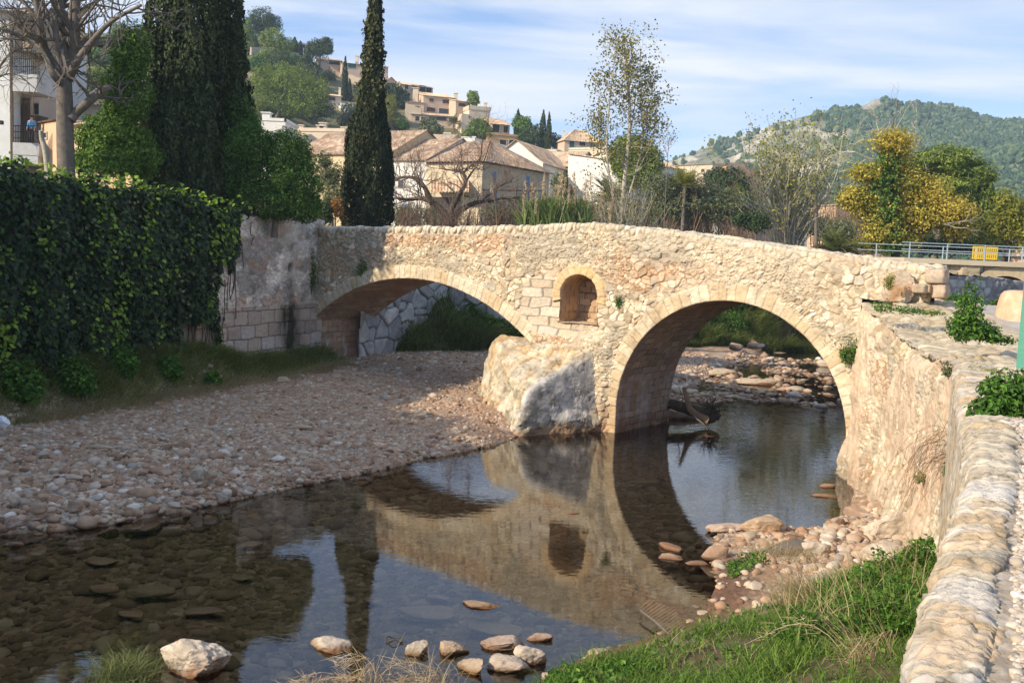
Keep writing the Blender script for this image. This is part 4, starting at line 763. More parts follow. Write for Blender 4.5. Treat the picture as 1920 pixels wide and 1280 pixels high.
def stone(px, py, wpx, hpx, m, label, sub=3, z=None, cat='rock', name='rock', yaw=None, amp=.2, group=None, sink=.25, deep=None, box=4., flat=1.):
    z0 = 0.; p = gnd(px, py, 0.); h = float(bz(p[0], p[1])[0]); z0 = max(h, -.05) if z is None else z; p = gnd(px, py, z0)
    k = p[1]/FPX*1.03; W, H = wpx*k*.97, hpx*k*.72*flat; D = deep or min(W*.62, H/flat*1.5+.1); s = int(px*7+py) % 9973
    zt = z0+H; hh = H*(1+sink); c = (p[0], p[1]+D*.42, zt-hh/2)
    o = smooth_rock(name, M[m], c, (W*1.05, D, hh), s, None, sub, amp, yaw if yaw is not None else (s % 60-30)/60., box, loc=(c[0], c[1], z0-hh*.1))
    return meta(o, label, cat, group)
ST = [
 (350, 1272, 150, 80, 'boulder', 'large pale pitted boulder standing in the water beside a grass tuft', 5),
 (614, 1226, 95, 34, 'boulder', 'flat ochre-rimmed rock in the water, left of the dry feathery grass', 4),
 (902, 1146, 72, 20, 'stone_cream', 'lone small pale rock breaking the clear water above a big sunken slab', 4),
 (783, 1236, 44, 44, 'stone_cream', 'orange-sided rock at the left end of the foreground rock cluster', 4),
 (850, 1234, 58, 38, 'stone_cream', 'whitish humped rock between two others in the foreground cluster', 4),
 (946, 1224, 82, 36, 'stone_pink', 'broad reddish rock at the back of the foreground cluster', 4),
 (1014, 1208, 46, 24, 'stone_pink', 'small brown wedge rock at the far right of the foreground cluster', 4),
 (882, 1268, 62, 40, 'stone_cream', 'yellow ochre rock at the front of the foreground cluster', 4),
 (946, 1268, 76, 42, 'stone_pink', 'dark-based rock in the middle of the foreground cluster', 4),
 (994, 1252, 56, 50, 'stone_cream', 'tilted buff rock leaning against the grass bank', 4),
 (1366, 1000, 86, 22, 'stone_pink', 'long flat orange rock lying at the tip of the stony spit', 4),
 (1430, 1002, 78, 40, 'stone_cream', 'angular pale yellow rock on the stony spit beside the pool', 4),
 (1345, 1052, 52, 36, 'stone_pink', 'rounded brown rock on the left shore of the stony spit', 3),
 (1258, 1036, 46, 20, 'stone_pink', 'upper of two brown rocks standing in shallow water off the spit', 3),
 (1260, 1054, 42, 18, 'stone_pink', 'lower of two brown rocks standing in shallow water off the spit', 3),
 (1312, 1064, 46, 14, 'stone_pink', 'low reddish rock at the muddy water edge', 3),
 (1535, 1050, 56, 46, 'boulder', 'porous mossy ochre boulder in the stone pile by the wall', 4),
 (1547, 1116, 88, 48, 'stone_cream', 'yellow wedge-shaped rock above the grass bank', 4),
 (1596, 1104, 44, 36, 'driftwood', 'dark brown lumpy rock next to the yellow wedge rock', 4),
 (1690, 1012, 110, 66, 'boulder', 'large whitish boulder at the foot of the river wall', 5),
 (1672, 1062, 90, 52, 'boulder', 'pale grey boulder below the largest one at the wall foot', 4),
 (1662, 1100, 72, 36, 'stone_cream', 'cream boulder just above the grass at the wall foot', 4),
 (1722, 1060, 60, 60, 'stone_cream', 'tall cream boulder wedged under the hanging dry twigs', 4),
 (1486, 1060, 62, 18, 'stone_cream', 'pale oval stone lying flat in the stone pile', 3),
 (1490, 1038, 32, 20, 'stone_pink', 'pinkish rounded cobble above the pale oval stone', 3),
 (1612, 972, 52, 26, 'stone_pink', 'orange brown rock at the water edge under the wall corner', 3),
 (1573, 990, 28, 24, 'stone_pink', 'rounded tan rock at the far water edge of the stone pile', 3),
 (1612, 992, 30, 20, 'stone_cream', 'small pale rock just below the orange one under the wall', 3),
 (1662, 962, 60, 26, 'stone_cream', 'pale block resting at the base of the wall', 3),
 (1555, 918, 28, 13, 'stone_pink', 'small brown rock alone in the blue pool', 3),
 (1552, 936, 52, 11, 'stone_pink', 'long low brown rock in the blue pool near the abutment', 3),
 (1470, 955, 36, 6, 'stone_pink', 'flat brown rock barely showing in the middle of the blue pool', 3),
 (1330, 822, 26, 5, 'stone_pink', 'thin brown stone floating-low in the pool beyond the driftwood', 3),
 (1074, 968, 32, 9, 'stone_cream', 'small pale stone showing in the reflection of the niche', 3),
 (1204, 797, 46, 50, 'stone_pink', 'upright pinkish egg-shaped rock leaning on the bridge pier', 4),
 (1224, 800, 28, 13, 'stone_pink', 'little reddish stone at the foot of the egg-shaped rock', 3),
 (1272, 788, 96, 32, 'stone_pink', 'long brown rock under the driftwood at the pier', 4),
 (1355, 708, 62, 22, 'stone_cream', 'pale jagged rock at the head of the riffle seen through the right arch', 4),
 (1420, 724, 72, 18, 'stone_cream', 'long pale rock lying across the riffle seen through the right arch', 4),
 (1438, 682, 20, 14, 'stone_cream', 'small pointed pale rock in the dark upstream pool', 3),
 (1494, 736, 46, 15, 'stone_cream', 'greenish cream rock at the right side of the riffle', 3),
 (1552, 690, 34, 20, 'stone_cream', 'pale rock against the right springing of the arch', 3),
 (1380, 655, 30, 16, 'stone_pink', 'rounded rock beside the brown log upstream', 3),
 (1420, 652, 32, 14, 'stone_pink', 'tan rock right of the brown log upstream', 3),
 (366, 897, 26, 28, 'stone_cream', 'upright grey-tan stone on the slope of the gravel bar', 3),
 (394, 897, 24, 20, 'stone_cream', 'pale stone with purple tint right of the upright grey stone', 3),
 (418, 942, 32, 28, 'boulder', 'pitted cream rock at the waterline of the gravel bar', 4),
 (20, 990, 46, 30, 'stone_pink', 'striped pink rock at the left edge of the waterline', 4),
 (30, 1027, 32, 13, 'stone_pink', 'pink stone lying in shallow water below the striped rock', 3),
 (24, 945, 24, 26, 'stone_cream', 'grey rounded stone on the gravel above the striped pink rock', 3),
 (68, 960, 26, 24, 'stone_cream', 'beige oval stone on the gravel near the left waterline', 3),
 (136, 955, 30, 24, 'stone_pink', 'tan boulder half buried in the gravel near the waterline', 3),
 (352, 928, 22, 16, 'stone_pink', 'reddish stone on the waterline left of the pitted rock', 3),
 (323, 952, 26, 14, 'stone_cream', 'white-topped stone touching the water of the pool', 3),
 (560, 804, 46, 10, 'stone_cream', 'flat white slab on the gravel bar', 3),
 (528, 717, 20, 16, 'stone_cream', 'grey round stone at the edge of the grass under the wall', 3),
 (190, 842, 42, 10, 'stone_cream', 'wide whitish stone sunk in the middle of the gravel bar', 3),
 (135, 898, 32, 11, 'stone_cream', 'flat pale stone on the left of the gravel bar', 3),
 (545, 902, 24, 16, 'stone_pink', 'orange pink stone at the waterline opposite the bridge reflection', 3),
]
for px, py, wq, hq, m, lb, sub in ST: stone(px, py, wq, hq, m, lb.replace('floating-low', 'lying low'), sub, cat='rock' if wq > 30 else 'stone', name='rock' if wq > 30 else 'stone', box=4. if sub > 3 else 3.)
SUBS = [(185, 1060, 66, 24, 'grey striped oval stone under shallow water, uppermost of the big sunken stones'), (188, 1112, 56, 24, 'orange brown oval stone under shallow water below the striped one'), (275, 1120, 92, 30, 'wide flat olive stone under water right of the orange one'), (240, 1158, 60, 14, 'narrow flat stone on the pool bottom below the olive one'),
 (450, 1088, 42, 14, 'small brown sunken stone below the cypress-side reflection'), (470, 1026, 54, 16, 'flat brown sunken stone near the gravel bar'), (520, 992, 30, 13, 'small ochre sunken stone near the gravel bar'), (790, 1162, 124, 44, 'large grey sunken slab left of the lone pale rock'), (920, 1192, 124, 44, 'large sunken slab just below the lone pale rock'), (820, 1124, 42, 14, 'small violet-grey sunken stone above the large slab'), (382, 1154, 82, 22, 'dark brown flat sunken stone above the large pale boulder'), (1205, 908, 62, 14, 'flat sunken stone in the dark reflection of the right arch'), (1184, 1034, 58, 12, 'pink sunken stone right of the niche reflection'), (620, 1200, 60, 24, 'rounded sunken stone behind the flat ochre rock'), (700, 1130, 46, 14, 'pale sunken stone beside the cypress reflection')]
for px, py, wq, hq, lb in SUBS: stone(px, py, wq, hq, 'stone_sub', lb, 3, z=-.30+(wq > 100)*.0, cat='stone', name='sunken_stone', amp=.12, deep=None, box=2.6, flat=.55)
def stones_group(n, fn, x0, x1, y0, y1, s0, s1, m, label, group, up=.15):
    P = scatter(n*30, x0, x1, y0, y1, fn)[:n]
    protos = []
    for i, p in enumerate(P):
        s = rng.uniform(s0, s1)
        if len(protos) < 7:
            o = smooth_rock('cobble', M[m], (0, 0, 0), (.1, .085*rng.uniform(.7, 1.1), .065), 600+i*13+int(x0*7), None, 2, .22, 0, 3., loc=(0, 0, 0)); protos.append(o)
        else: o = protos[i % 7].copy(); COL.objects.link(o)
        o.location = (p[0], p[1], p[2]+s*up); o.scale = (s/.1*rng.uniform(.8, 1.3), s/.1*rng.uniform(.8, 1.2), s/.1*rng.uniform(.7, 1.1)); o.rotation_euler = (rng.normal(0, .2), rng.normal(0, .2), rng.uniform(0, 6.3)); meta(o, label, 'stone', group)
stones_group(56, lambda x, y, h, dl, dr: (dl > -.1) & (dl < .9), -9.5, -1, 14, 25, .13, .24, 'stone_pink', 'pinkish rounded cobble along the waterline of the gravel bar', 'cobbles along the gravel bar waterline')
stones_group(58, lambda x, y, h, dl, dr: (dl < .6) & (y > 33.5) & (h > -.2), 3.5, 17, 33.6, 50, .18, .5, 'stone_cream', 'pale cobble scattered in the shallow riffle beyond the right arch', 'cobbles in the riffle upstream')
stones_group(48, lambda x, y, h, dl, dr: (dr > .1) & (dr < 2.6) & (y-.25*(x-3) > 14.2), 3.6, 9.3, 14, 20, .12, .3, 'stone_cream', 'pale rounded cobble in the stone pile below the river wall', 'cobbles piled below the river wall')
stones_group(30, lambda x, y, h, dl, dr: (dl > .5) & (y > 33), 3.5, 15, 34, 50, .15, .35, 'stone_pink', 'reddish stone on the gravel flat upstream of the pier', 'stones on the upstream gravel flat')

# ================================================================== SMALL PLANTS, IVY, GRASS, DRIFTWOOD
def lz_base(t): return np.interp(t, [4.0, 4.5, 4.9, 5.7, 6.6, 7.6, 9, 12, 30], [6.2, 5.0, 3.8, 3.0, 2.2, 1.7, 1.0, .7, .5])
def ivy_pts(n, t0, t1, z0, z1, noise=1.3):
    t, z = rng.uniform(t0, t1, n), rng.uniform(z0, z1, n); zt = ltop(t)+.25; zz = z; zb = lz_base(t)+noise*fbm(t*2.3, zz*.5, 0, 3, 411)
    k = (zz > zb) & (zz < zt); return t[k], zz[k]
ivy = thing('ivy', 'dense dark ivy curtain hanging over the left retaining wall', 'ivy', tuple(lpos(9., 3.)))
mb = MB(); t, z = ivy_pts(70000, 4.0, 24, .4, 8.4); o = (.06+np.abs(rng.normal(0, .11, len(t)))+.17*np.clip(1+1.3*fbm(t*1.6, z*.5, 0, 3, 413), 0, 2.2))*sstep(3.9, 6.0, t)+.03; P = lpos(t, z, o)
nr = np.array([WLN[0], WLN[1], .35])+.45*rng.normal(size=(len(t), 3)); leaves(mb, P, nr, .10+.07*rng.random(len(t)), .135, rng, hang=1.6, shape='ivy'); 
tt = rng.uniform(4.4, 24, 9000); P = lpos(tt, ltop(tt)+.15+.28*(1+fbm(tt*2, 0, 0, 3, 415))*rng.uniform(0, 1, 9000), rng.uniform(-1.2, .35, 9000)); leaves(mb, P, np.array([.3, -.2, 1])+.6*rng.normal(size=(9000, 3)), .13, .13, rng, shape='ivy'); mb.build('dark_leaves', M['lf_ivy'], ivy)
mb = MB(); t, z = ivy_pts(60000, 3.9, 24, .6, 7.6); st_ = .75*fbm(t*1.7+.35*z, z*.75, 3, 4, 417)+.25*rng.normal(0, .4, len(t)); k = (st_ > .05) & (rng.random(len(t)) < .24*np.clip((st_-.05)*5, .15, 1)); t, z = t[k], z[k]; P = lpos(t, z, .34+np.abs(rng.normal(0, .12, len(t))))
leaves(mb, P, np.array([WLN[0], WLN[1], .75])+.4*rng.normal(size=(len(t), 3)), .13, .13, rng, hang=1.5, shape='ivy')
tt = rng.uniform(4.6, 24, 1300); P = lpos(tt, ltop(tt)+.30+.42*rng.uniform(0, 1, 1300), rng.uniform(-1., .3, 1300)); leaves(mb, P, np.array([-.1, -.3, 1])+.6*rng.normal(size=(1300, 3)), .13, .13, rng, shape='ivy'); mb.build('pale_leaves', M['lf_ivy_light'], ivy); mb = MB(); t, z = ivy_pts(5200, 4.0, 24, .4, 7.6); k = fbm(t*1.1, z*.9, 8, 3, 419) > .15; t, z = t[k], z[k]; P = lpos(t, z, .30+np.abs(rng.normal(0, .1, len(t)))); leaves(mb, P, np.array([WLN[0], WLN[1], .3])+.5*rng.normal(size=(len(t), 3)), .10, .10, rng, hang=1.4, shape='ivy'); mb.build('withered_leaves', M['lf_olive'], ivy)
mb = MB()
for i in range(26):
    t0 = rng.uniform(3.9, 7.5); z0 = 5.8; zz = np.linspace(z0, max(lz_base(t0)-rng.uniform(.2, 1.4), .8), 12); mb.tube(lpos(t0+.12*np.cumsum(rng.normal(0, .5, 12)), zz, .07), .014, 4, False)
mb.build('stem', M['bark_dark'], ivy)

def weed(name, label, px, py, Y, wpx, hpx, lm, n, ll, cat='weed', deep=None, up=.6, lobes=None, stem=True, group=None, width=.45, p0=None):
    """leafy plant whose foot stands at pixel (px,py) at distance Y"""
    p = atY(px, py, Y) if p0 is None else np.array(p0, float); k = Y/FPX; W, H = wpx*k, hpx*k; D = deep or W*.7
    r = thing(name, label, cat, tuple(p), group); mb = MB()
    lb = lobes or [((0, 0, H*.5), (W*.5, D*.5, H*.5)), ((W*.2, 0, H*.35), (W*.3, D*.4, H*.35)), ((-W*.22, 0, H*.3), (W*.28, D*.4, H*.32))]
    C, Nn = crown_pts(n, lb, rng, .35, .3, 2.2, int(px) % 50); leaves(mb, C+p, Nn+np.array([0, -.1, up])+.6*rng.normal(size=C.shape), ll, ll*width, rng); mb.build('foliage', M[lm], r)
    if stem:
        mb = MB()
        for i in range(6): e = np.array([rng.normal(0, W*.25), rng.normal(0, D*.2), H*rng.uniform(.5, .95)]); mb.tube([p, p+e*np.array([.4, .4, .55]), p+e], [.012, .009, .005], 4, False)
        mb.build('stem', M['twig_brown'], r)
    return r
fy = lambda px, py: float(plane_pt(px, py, A, NB)[1])
weed('ivy', 'narrow strip of ivy hanging in the corner between grey wall and bridge', 583, 556, fy(586, 500)-.55, 26, 96, 'lf_bush', 1100, .07, 'ivy', deep=.3, up=0)
weed('weed', 'dark green tuft growing from the bridge face above the left arch', 681, 518, fy(681, 500)-.1, 30, 34, 'lf_bush', 350, .08, deep=.25)
weed('weed', 'small green tuft right of the niche', 1160, 576, fy(1160, 570)-.1, 20, 26, 'lf_nettle', 220, .06, deep=.2)
weed('weed', 'leafy plant growing out of the right arch ring beside the corner', 1592, 684, fy(1592, 660)-.15, 40, 54, 'lf_nettle', 700, .07, deep=.35)
weed('dry_weed', 'brown dry tuft under the leafy plant on the right arch', 1582, 672, fy(1582, 660)-.12, 22, 28, 'lf_dry', 200, .05, 'weed', deep=.2)
weed('weed', 'tiny green tuft low on the bridge abutment near the water', 1603, 832, fy(1603, 830)-.1, 14, 20, 'lf_nettle', 130, .05, deep=.15)
weed('weed', 'upright sprig growing on the boulder at the end of the parapet', 1666, 545, 22.3, 22, 40, 'lf_yellowgreen', 160, .10, width=.25, deep=.2)
weed('weed', 'low green strip of weeds in a crack of the abutment top', 1700, 588, 20.6, 90, 24, 'lf_nettle', 1100, .06, lobes=[((-.35, .35, .1), (.3, .3, .14)), ((.05, .0, .08), (.35, .25, .11)), ((.45, -.15, .05), (.3, .2, .08))], stem=False)
weed('weed', 'tall bright green weed standing on the path edge near the bollard', 1812, 640, 16.8, 64, 104, 'lf_nettle', 2600, .09, lobes=[((0, 0, .50), (.26, .26, .48)), ((-.08, .05, .25), (.26, .25, .25)), ((.28, .05, .18), (.38, .3, .20)), ((.55, .0, .06), (.30, .2, .10))])
weed('weed', 'green weeds at the foot of the low grey wall', 1790, 572, 24.6, 50, 26, 'lf_nettle', 500, .08, stem=False)
weed('weed', 'weeds at the wall foot left of the bollard', 1872, 577, 25.4, 40, 18, 'lf_nettle', 350, .08, stem=False)
weed('weed', 'large leafy green weed clump at the right frame edge behind the coping stones', 1905, 815, 9.6, 120, 84, 'lf_nettle', 3400, .075, deep=.6, lobes=[((-.1, 0, .38), (.32, .3, .28)), ((.25, .1, .42), (.3, .3, .28)), ((-.32, -.1, .24), (.22, .2, .18))])
weed('ground_weed', 'flat yellow-green weed patch behind the start of the coping', 1850, 703, 13.6, 60, 16, 'lf_yellowgreen', 700, .05, 'weed', stem=False, deep=.7)
weed('ground_weed', 'small bluish grass tuft between the coping stones', 1862, 972, 6.0, 44, 14, 'lf_bright', 260, .035, 'weed', stem=False)
weed('ground_weed', 'tiny green sprout in the gravel near the right edge', 1912, 1215, 3.75, 40, 22, 'lf_yellowgreen', 120, .022, 'weed', stem=False)
weed('weed', 'dark green tuft hanging where the tall wall meets the near wall', 1793, 898, 13.9, 50, 46, 'lf_bush', 900, .06, deep=.4)
weed('weed', 'small green tuft at the top corner of the tall river wall', 1776, 705, 14.8, 24, 30, 'lf_olive', 260, .05, deep=.25)
weed('weed', 'green plant on the lower face of the river wall', 1724, 905, 16.2, 22, 24, 'lf_bright', 180, .05, deep=.2)
# hanging dry twigs
r = thing('dry_creeper', 'tangle of dry twigs hanging down the river wall', 'creeper', tuple(atY(1755, 830, 14.2))); mb = MB()
for i in range(60):
    p = atY(1768+rng.normal(0, 12), 835+rng.normal(0, 26), 14.3+rng.normal(0, .12)); L = rng.uniform(.4, 1.5); q = [p]; d = np.array([-.5+rng.normal(0, .5), rng.normal(0, .2), .3])
    for j in range(9): d = d+np.array([rng.normal(-.02, .2), rng.normal(0, .15), -.42]); d /= np.linalg.norm(d); q.append(q[-1]+d*L/9)
    mb.tube(q, np.linspace(.005, .002, 10), 3, False)
mb.build('twigs', M['twig_red'], r)

def grass_patch(name, label, px0, px1, fn_y, n, H, m, wd=.012, lean=.6, zfn=None, kind='stuff', dirs=None, x=None, y=None):
    mb = MB(); z = bz(x, y); P = np.c_[x, y, z-.02]; k = in_frame(P, 60); blades(mb, P[k], H[k] if hasattr(H, '__len__') else H, wd, rng, lean, dirs); return mb.build(name, M[m], kind=kind, label=label)
def poly_scatter(n, poly, fn=None):
    x0, x1 = min(p[0] for p in poly), max(p[0] for p in poly); y0, y1 = min(p[1] for p in poly), max(p[1] for p in poly); x, y = rng.uniform(x0, x1, n), rng.uniform(y0, y1, n); k = seg_dist(x, y, poly) > 0
    x, y = x[k], y[k]
    if fn is not None: k = fn(x, y) > rng.random(len(x)); x, y = x[k], y[k]
    return x, y
# foreground bank
FG = [tuple(gnd(*q, .35)[:2]) for q in ((940, 1290), (1100, 1228), (1235, 1195), (1330, 1165), (1440, 1110), (1560, 1105), (1690, 1075), (1745, 1075))]+[(7.5, 13.5), (4.5, 8), (0, 8)]
x, y = poly_scatter(90000, FG, lambda x, y: .45+.6*fbm(x*1.3, y*1.3, 0, 3, 421)); x, y = x[:26000], y[:26000]
grass_patch('grass', 'bright green grass on the foreground bank', 0, 0, None, 0, .20*(1+.5*fbm(x*.8, y*.8, 0, 2, 423)), 'lf_grass', .014, .8, x=x, y=y)
x, y = poly_scatter(9000, FG, lambda x, y: .12+.35*fbm(x*.9, y*.9, 4, 2, 425)); grass_patch('dry_grass', 'straw coloured dry blades in the foreground bank', 0, 0, None, 0, .28, 'lf_dry', .008, 1.0, x=x, y=y)
def leafy_patch(name, label, poly, n, h, ll, m, wd=.6, fn=None):
    x, y = poly_scatter(n*4, poly, fn); x, y = x[:n], y[:n]; z = bz(x, y)+h*(.35+.65*np.abs(fbm(x*1.6, y*1.6, 0, 3, 431)))*rng.uniform(.3, 1.15, len(x)); mb = MB(); leaves(mb, np.c_[x, y, z], np.array([0, -.25, 1])+.55*rng.normal(size=(len(x), 3)), ll, ll*wd, rng); return mb.build(name, M[m], kind='stuff', label=label)
NET = [tuple(gnd(*q, .7)[:2]) for q in ((1440, 1180), (1520, 1125), (1600, 1105), (1690, 1085), (1740, 1085))]+[(5.7, 12.2), (4.8, 10.6), (3.4, 10.6)]
leafy_patch('nettles', 'broad-leaved green plants on the upper foreground bank', NET, 9000, .42, .07, 'lf_nettle')
x, y = poly_scatter(16000, NET); x, y = x[:900], y[:900]; grass_patch('grass', 'grass blades mixed into the broad-leaved plants', 0, 0, None, 0, .55, 'lf_grass', .014, .7, x=x, y=y); x, y = poly_scatter(3000, NET); x, y = x[:260], y[:260]; grass_patch('dry_stalks', 'dead stalks among the broad-leaved plants', 0, 0, None, 0, .75, 'lf_dry', .01, .6, x=x, y=y)
leafy_patch('nettles', 'yellowish broad leaves scattered over the foreground bank', FG, 1500, .22, .085, 'lf_bright', .55, lambda x, y: .15+.9*fbm(x*1.1, y*1.1, 7, 2, 427))
leafy_patch('nettles', 'broad-leaved weeds at the lower corner of the foreground bank', [tuple(gnd(*q, .3)[:2]) for q in ((980, 1290), (1060, 1240), (1180, 1230), (1240, 1290))], 1600, .16, .07, 'lf_nettle')
leafy_patch('nettles', 'green plants on the near edge of the stony spit', [tuple(gnd(*q, .15)[:2]) for q in ((1360, 1050), (1440, 1035), (1440, 1062), (1370, 1078))], 900, .18, .06, 'lf_nettle')
# mound with dead grass on the spit
r = stone(1480, 1052, 108, 42, 'bark_grey', 'low mound matted with grey dead grass on the stony spit', 3, cat='mound', name='grass_mound')
c0 = gnd(1480, 1045, .3); mb = MB(); P = np.c_[c0[0]+rng.normal(0, .28, 900), c0[1]+.25+rng.normal(0, .2, 900), np.full(900, .28)]; blades(mb, P, .22, .006, rng, 1.3); mb.build('dead_grass', M['lf_dry'], r)
# dry stalks
def tussock(name, label, px, py, n, L, spread, m, lean=.8, z=None, feather=False, cat='grass tuft', wd=.008, dirs=None):
    p = gnd(px, py, .05); h = float(bz(p[0], p[1])[0]); p = gnd(px, py, max(h, 0) if z is None else z); r = thing(name, label, cat, tuple(p)); mb = MB(); P = p+np.c_[rng.normal(0, spread, n), rng.normal(0, spread, n), np.full(n, -.03)]; blades(mb, P, L, wd, rng, lean, dirs); mb.build('blades', M[m], r)
    if feather:
        mb = MB()
        for i in range(feather):
            a = rng.uniform(0, 6.28); d = np.array([math.cos(a)*.5-.35, math.sin(a)*.3, 1.]); q = [p+np.array([rng.normal(0, spread), rng.normal(0, spread), 0])]; Ls = L*rng.uniform(.9, 1.6)
            for j in range(8): d = d+np.array([-.05, 0, -.20]); dn = d/np.linalg.norm(d); q.append(q[-1]+dn*Ls/8)
            mb.tube(q, np.linspace(.005, .002, 9), 3, False)
            for j in range(34): b = q[4+(j % 5)]+rng.normal(0, .03, 3); e = (q[-1]-q[4]); e = e/np.linalg.norm(e)+rng.normal(0, .5, 3); mb.tube([b, b+e*.12], [.003, .001], 3, False)
        mb.build('seed_heads', M['lf_plume'], r)
    return r
tussock('feather_grass', 'pale feathery dry grass in the foreground left of the rock cluster', 700, 1290, 60, .5, .12, 'lf_dry', 1.0, .05, 7)
tussock('feather_grass', 'dry grass with seed heads among the foreground rock cluster', 815, 1290, 80, .5, .16, 'lf_dry', .9, .05, 6)
tussock('feather_grass', 'low feathery grass plume at the bottom edge of the photo', 590, 1310, 30, .35, .08, 'lf_dry', 1.1, .05, 4)
tussock('dry_grass_tuft', 'tall straw coloured grass leaning left from the muddy shore', 1510, 1140, 330, .75, .18, 'lf_dry', .9, None, 0, dirs=np.array([-.9, -.2, 0]))
tussock('dry_grass_tuft', 'thin dry stalks standing in the bright foreground grass', 1640, 1275, 90, .8, .10, 'lf_dry', .8, None, 3, dirs=np.array([-.9, .2, 0]))
tussock('grass_tuft', 'olive grass tuft growing in the water left of the large boulder', 232, 1270, 900, .34, .16, 'lf_grass_dull', 1.1, -.02)
# grass below the left wall and along the far banks
def wallbase(t, o): return WL0[0]+WLD[0]*t+WLN[0]*o, WL0[1]+WLD[1]*t+WLN[1]*o
t_ = rng.uniform(-.2, 14.5, 60000); o_ = np.abs(rng.normal(0, .62, 60000)); k = rng.random(60000) < .35+.65*sstep(-.2, .35, fbm(t_*.9, o_*.6, 0, 3, 441)); t_, o_ = t_[k], o_[k]; x, y = wallbase(t_, o_)
grass_patch('grass', 'long dull green grass along the foot of the left wall', 0, 0, None, 0, .46*np.exp(-o_*.3), 'lf_foot', .018, 1.1, x=x, y=y, dirs=np.array([.5, -.2, 0]))
t_ = rng.uniform(0, 14, 14000); o_ = 1.15+np.abs(rng.normal(0, .4, 14000)); x, y = wallbase(t_, o_); grass_patch('dry_grass', 'flattened dry grass edging the gravel bar', 0, 0, None, 0, .28, 'lf_dry', .012, 1.5, x=x, y=y, dirs=np.array([.6, -.4, 0]))
for t0, o0, w0, lb in ((10.2, .7, 1.0, 'leafy green plant clump at the foot of the ivy, right of another'), (12.0, .9, 1.2, 'large leafy green plant clump at the foot of the ivy by the left edge'), (8.6, .9, .8, 'bright leafy clump between ivy and dry grass'), (7.2, 1.3, .55, 'small pale green clump on the grass strip below the ivy'), (13.6, .9, 1.2, 'leafy plant clump at the left frame edge above the gravel')):
    x, y = wallbase(t0, o0); z = float(bz(x, y)[0]); weed('leafy_plant', lb, 0, 0, 1800., w0, .95*w0, 'lf_nettle', 1500, .11, 'plant', p0=(x, y, z), width=.75, up=.8, stem=False)
bl_x = [p[0] for p in BANKL]; bl_y = [p[1] for p in BANKL]
x = rng.uniform(-5.5, 18, 52000); o_ = rng.gamma(1.6, .9, 52000); y = np.interp(x, bl_x, bl_y)-.35+o_*(.6+.4*(x > 3)); k = (rng.random(len(x)) < .4+.6*sstep(-.3, .3, fbm(x*.8, y*.8, 0, 3, 443))); x, y, o_ = x[k], y[k], o_[k]
grass_patch('grass', 'shaggy dark green grass on the far bank beyond the arches', 0, 0, None, 0, (.55+.3*(x > 6))*np.clip(1+.8*fbm(x*.7, y*.7, 2, 3, 445), .3, 2), 'lf_bank', .03, .9, x=x, y=y, dirs=np.array([.2, -.5, 0]))
leafy_patch('nettles', 'dark leafy plants on the bank seen through the left arch', [(-1.6, 43.0), (4.5, 47.6), (3.5, 49.5), (-3, 44.8)], 9000, .8, .16, 'lf_nettle', .7)
leafy_patch('nettles', 'green leafy plants on the bank seen through the right arch', [(9, 52.5), (14, 55.6), (13, 57.5), (8, 53.5)], 5000, .9, .16, 'lf_nettle', .5)

for i, (x, w0, h0, m_, lb) in enumerate(((8.3, 1.5, 1.3, 'lf_bush', 'round dark green shrub on the bank left in the right arch'), (10.4, 1.2, 1.6, 'lf_grass_dull', 'tall dull green shrub on the bank in the middle of the right arch'), (12.6, 1.7, 1.4, 'lf_bush', 'broad green shrub on the bank right in the right arch'), (1.2, 1.3, 1.0, 'lf_nettle', 'leafy green clump on the bank at the right of the left arch'), (-1.2, 1.2, .9, 'lf_nettle', 'leafy green clump on the bank in the middle of the left arch'))):
    y = float(np.interp(x, bl_x, bl_y))+.9+.3*(i % 2); weed('bank_shrub', lb, 0, 0, 1800., w0, h0, m_, 2200, .15, 'shrub', p0=(x, y, float(bz(x, y)[0])-.1), width=.4, up=.6, stem=False)
# driftwood at the pier
r = thing('driftwood', 'brown driftwood snag with an upright branch caught at the pier', 'driftwood', tuple(gnd(1300, 790, 0)))
mb = MB(); P0 = [atY(px, py, 29.4) for px, py in ((1282, 726), (1288, 748), (1293, 765), (1306, 778), (1326, 788))]; mb.tube(smooth_path(P0), np.interp(np.linspace(0, 1, 25), [0, .5, 1], [.06, .09, .15]), 8); mb.build('branch', M['driftwood'], r, True)
mb = MB(); mb.tube(smooth_path([atY(1256, 756, 30.2), atY(1290, 766, 29.9), atY(1330, 782, 29.6), atY(1348, 776, 29.7)]), np.interp(np.linspace(0, 1, 19), [0, .6, 1], [.16, .2, .12]), 8); mb.build('log', M['bark_dark'], r, True)
mb = MB(); c0 = atY(1334, 770, 29.6)
for i in range(70): d = rng.normal(size=3); d /= np.linalg.norm(d); q = [c0+d*.1]; [q.append(q[-1]+d*.09+rng.normal(0, .05, 3)) for _ in range(4)]; mb.tube(q, np.linspace(.022, .006, 5), 4, False)
mb.build('roots', M['bark_dark'], r)
mb = MB(); mb.tube([atY(1276, 762, 29.5), atY(1281, 745, 29.5), atY(1272, 724, 29.5)], [.02, .015, .006], 4); mb.tube([atY(1300, 780, 29.2), atY(1320, 795, 29.), atY(1326, 800, 29.)], [.03, .02, .01], 4); mb.build('twig', M['bark_grey'], r)
p0, p1 = gnd(1382, 642, .35), gnd(1420, 655, .3); MB().tube(smooth_path([p0+np.array([0, 0, .35]), (p0+p1)/2+np.array([0, 0, .3]), p1+np.array([0, 0, .1])]), [.25]*13, 10).build('log', M['driftwood'], smooth=True, label='brown log lying on stones below the upstream grass bank', cat='log')
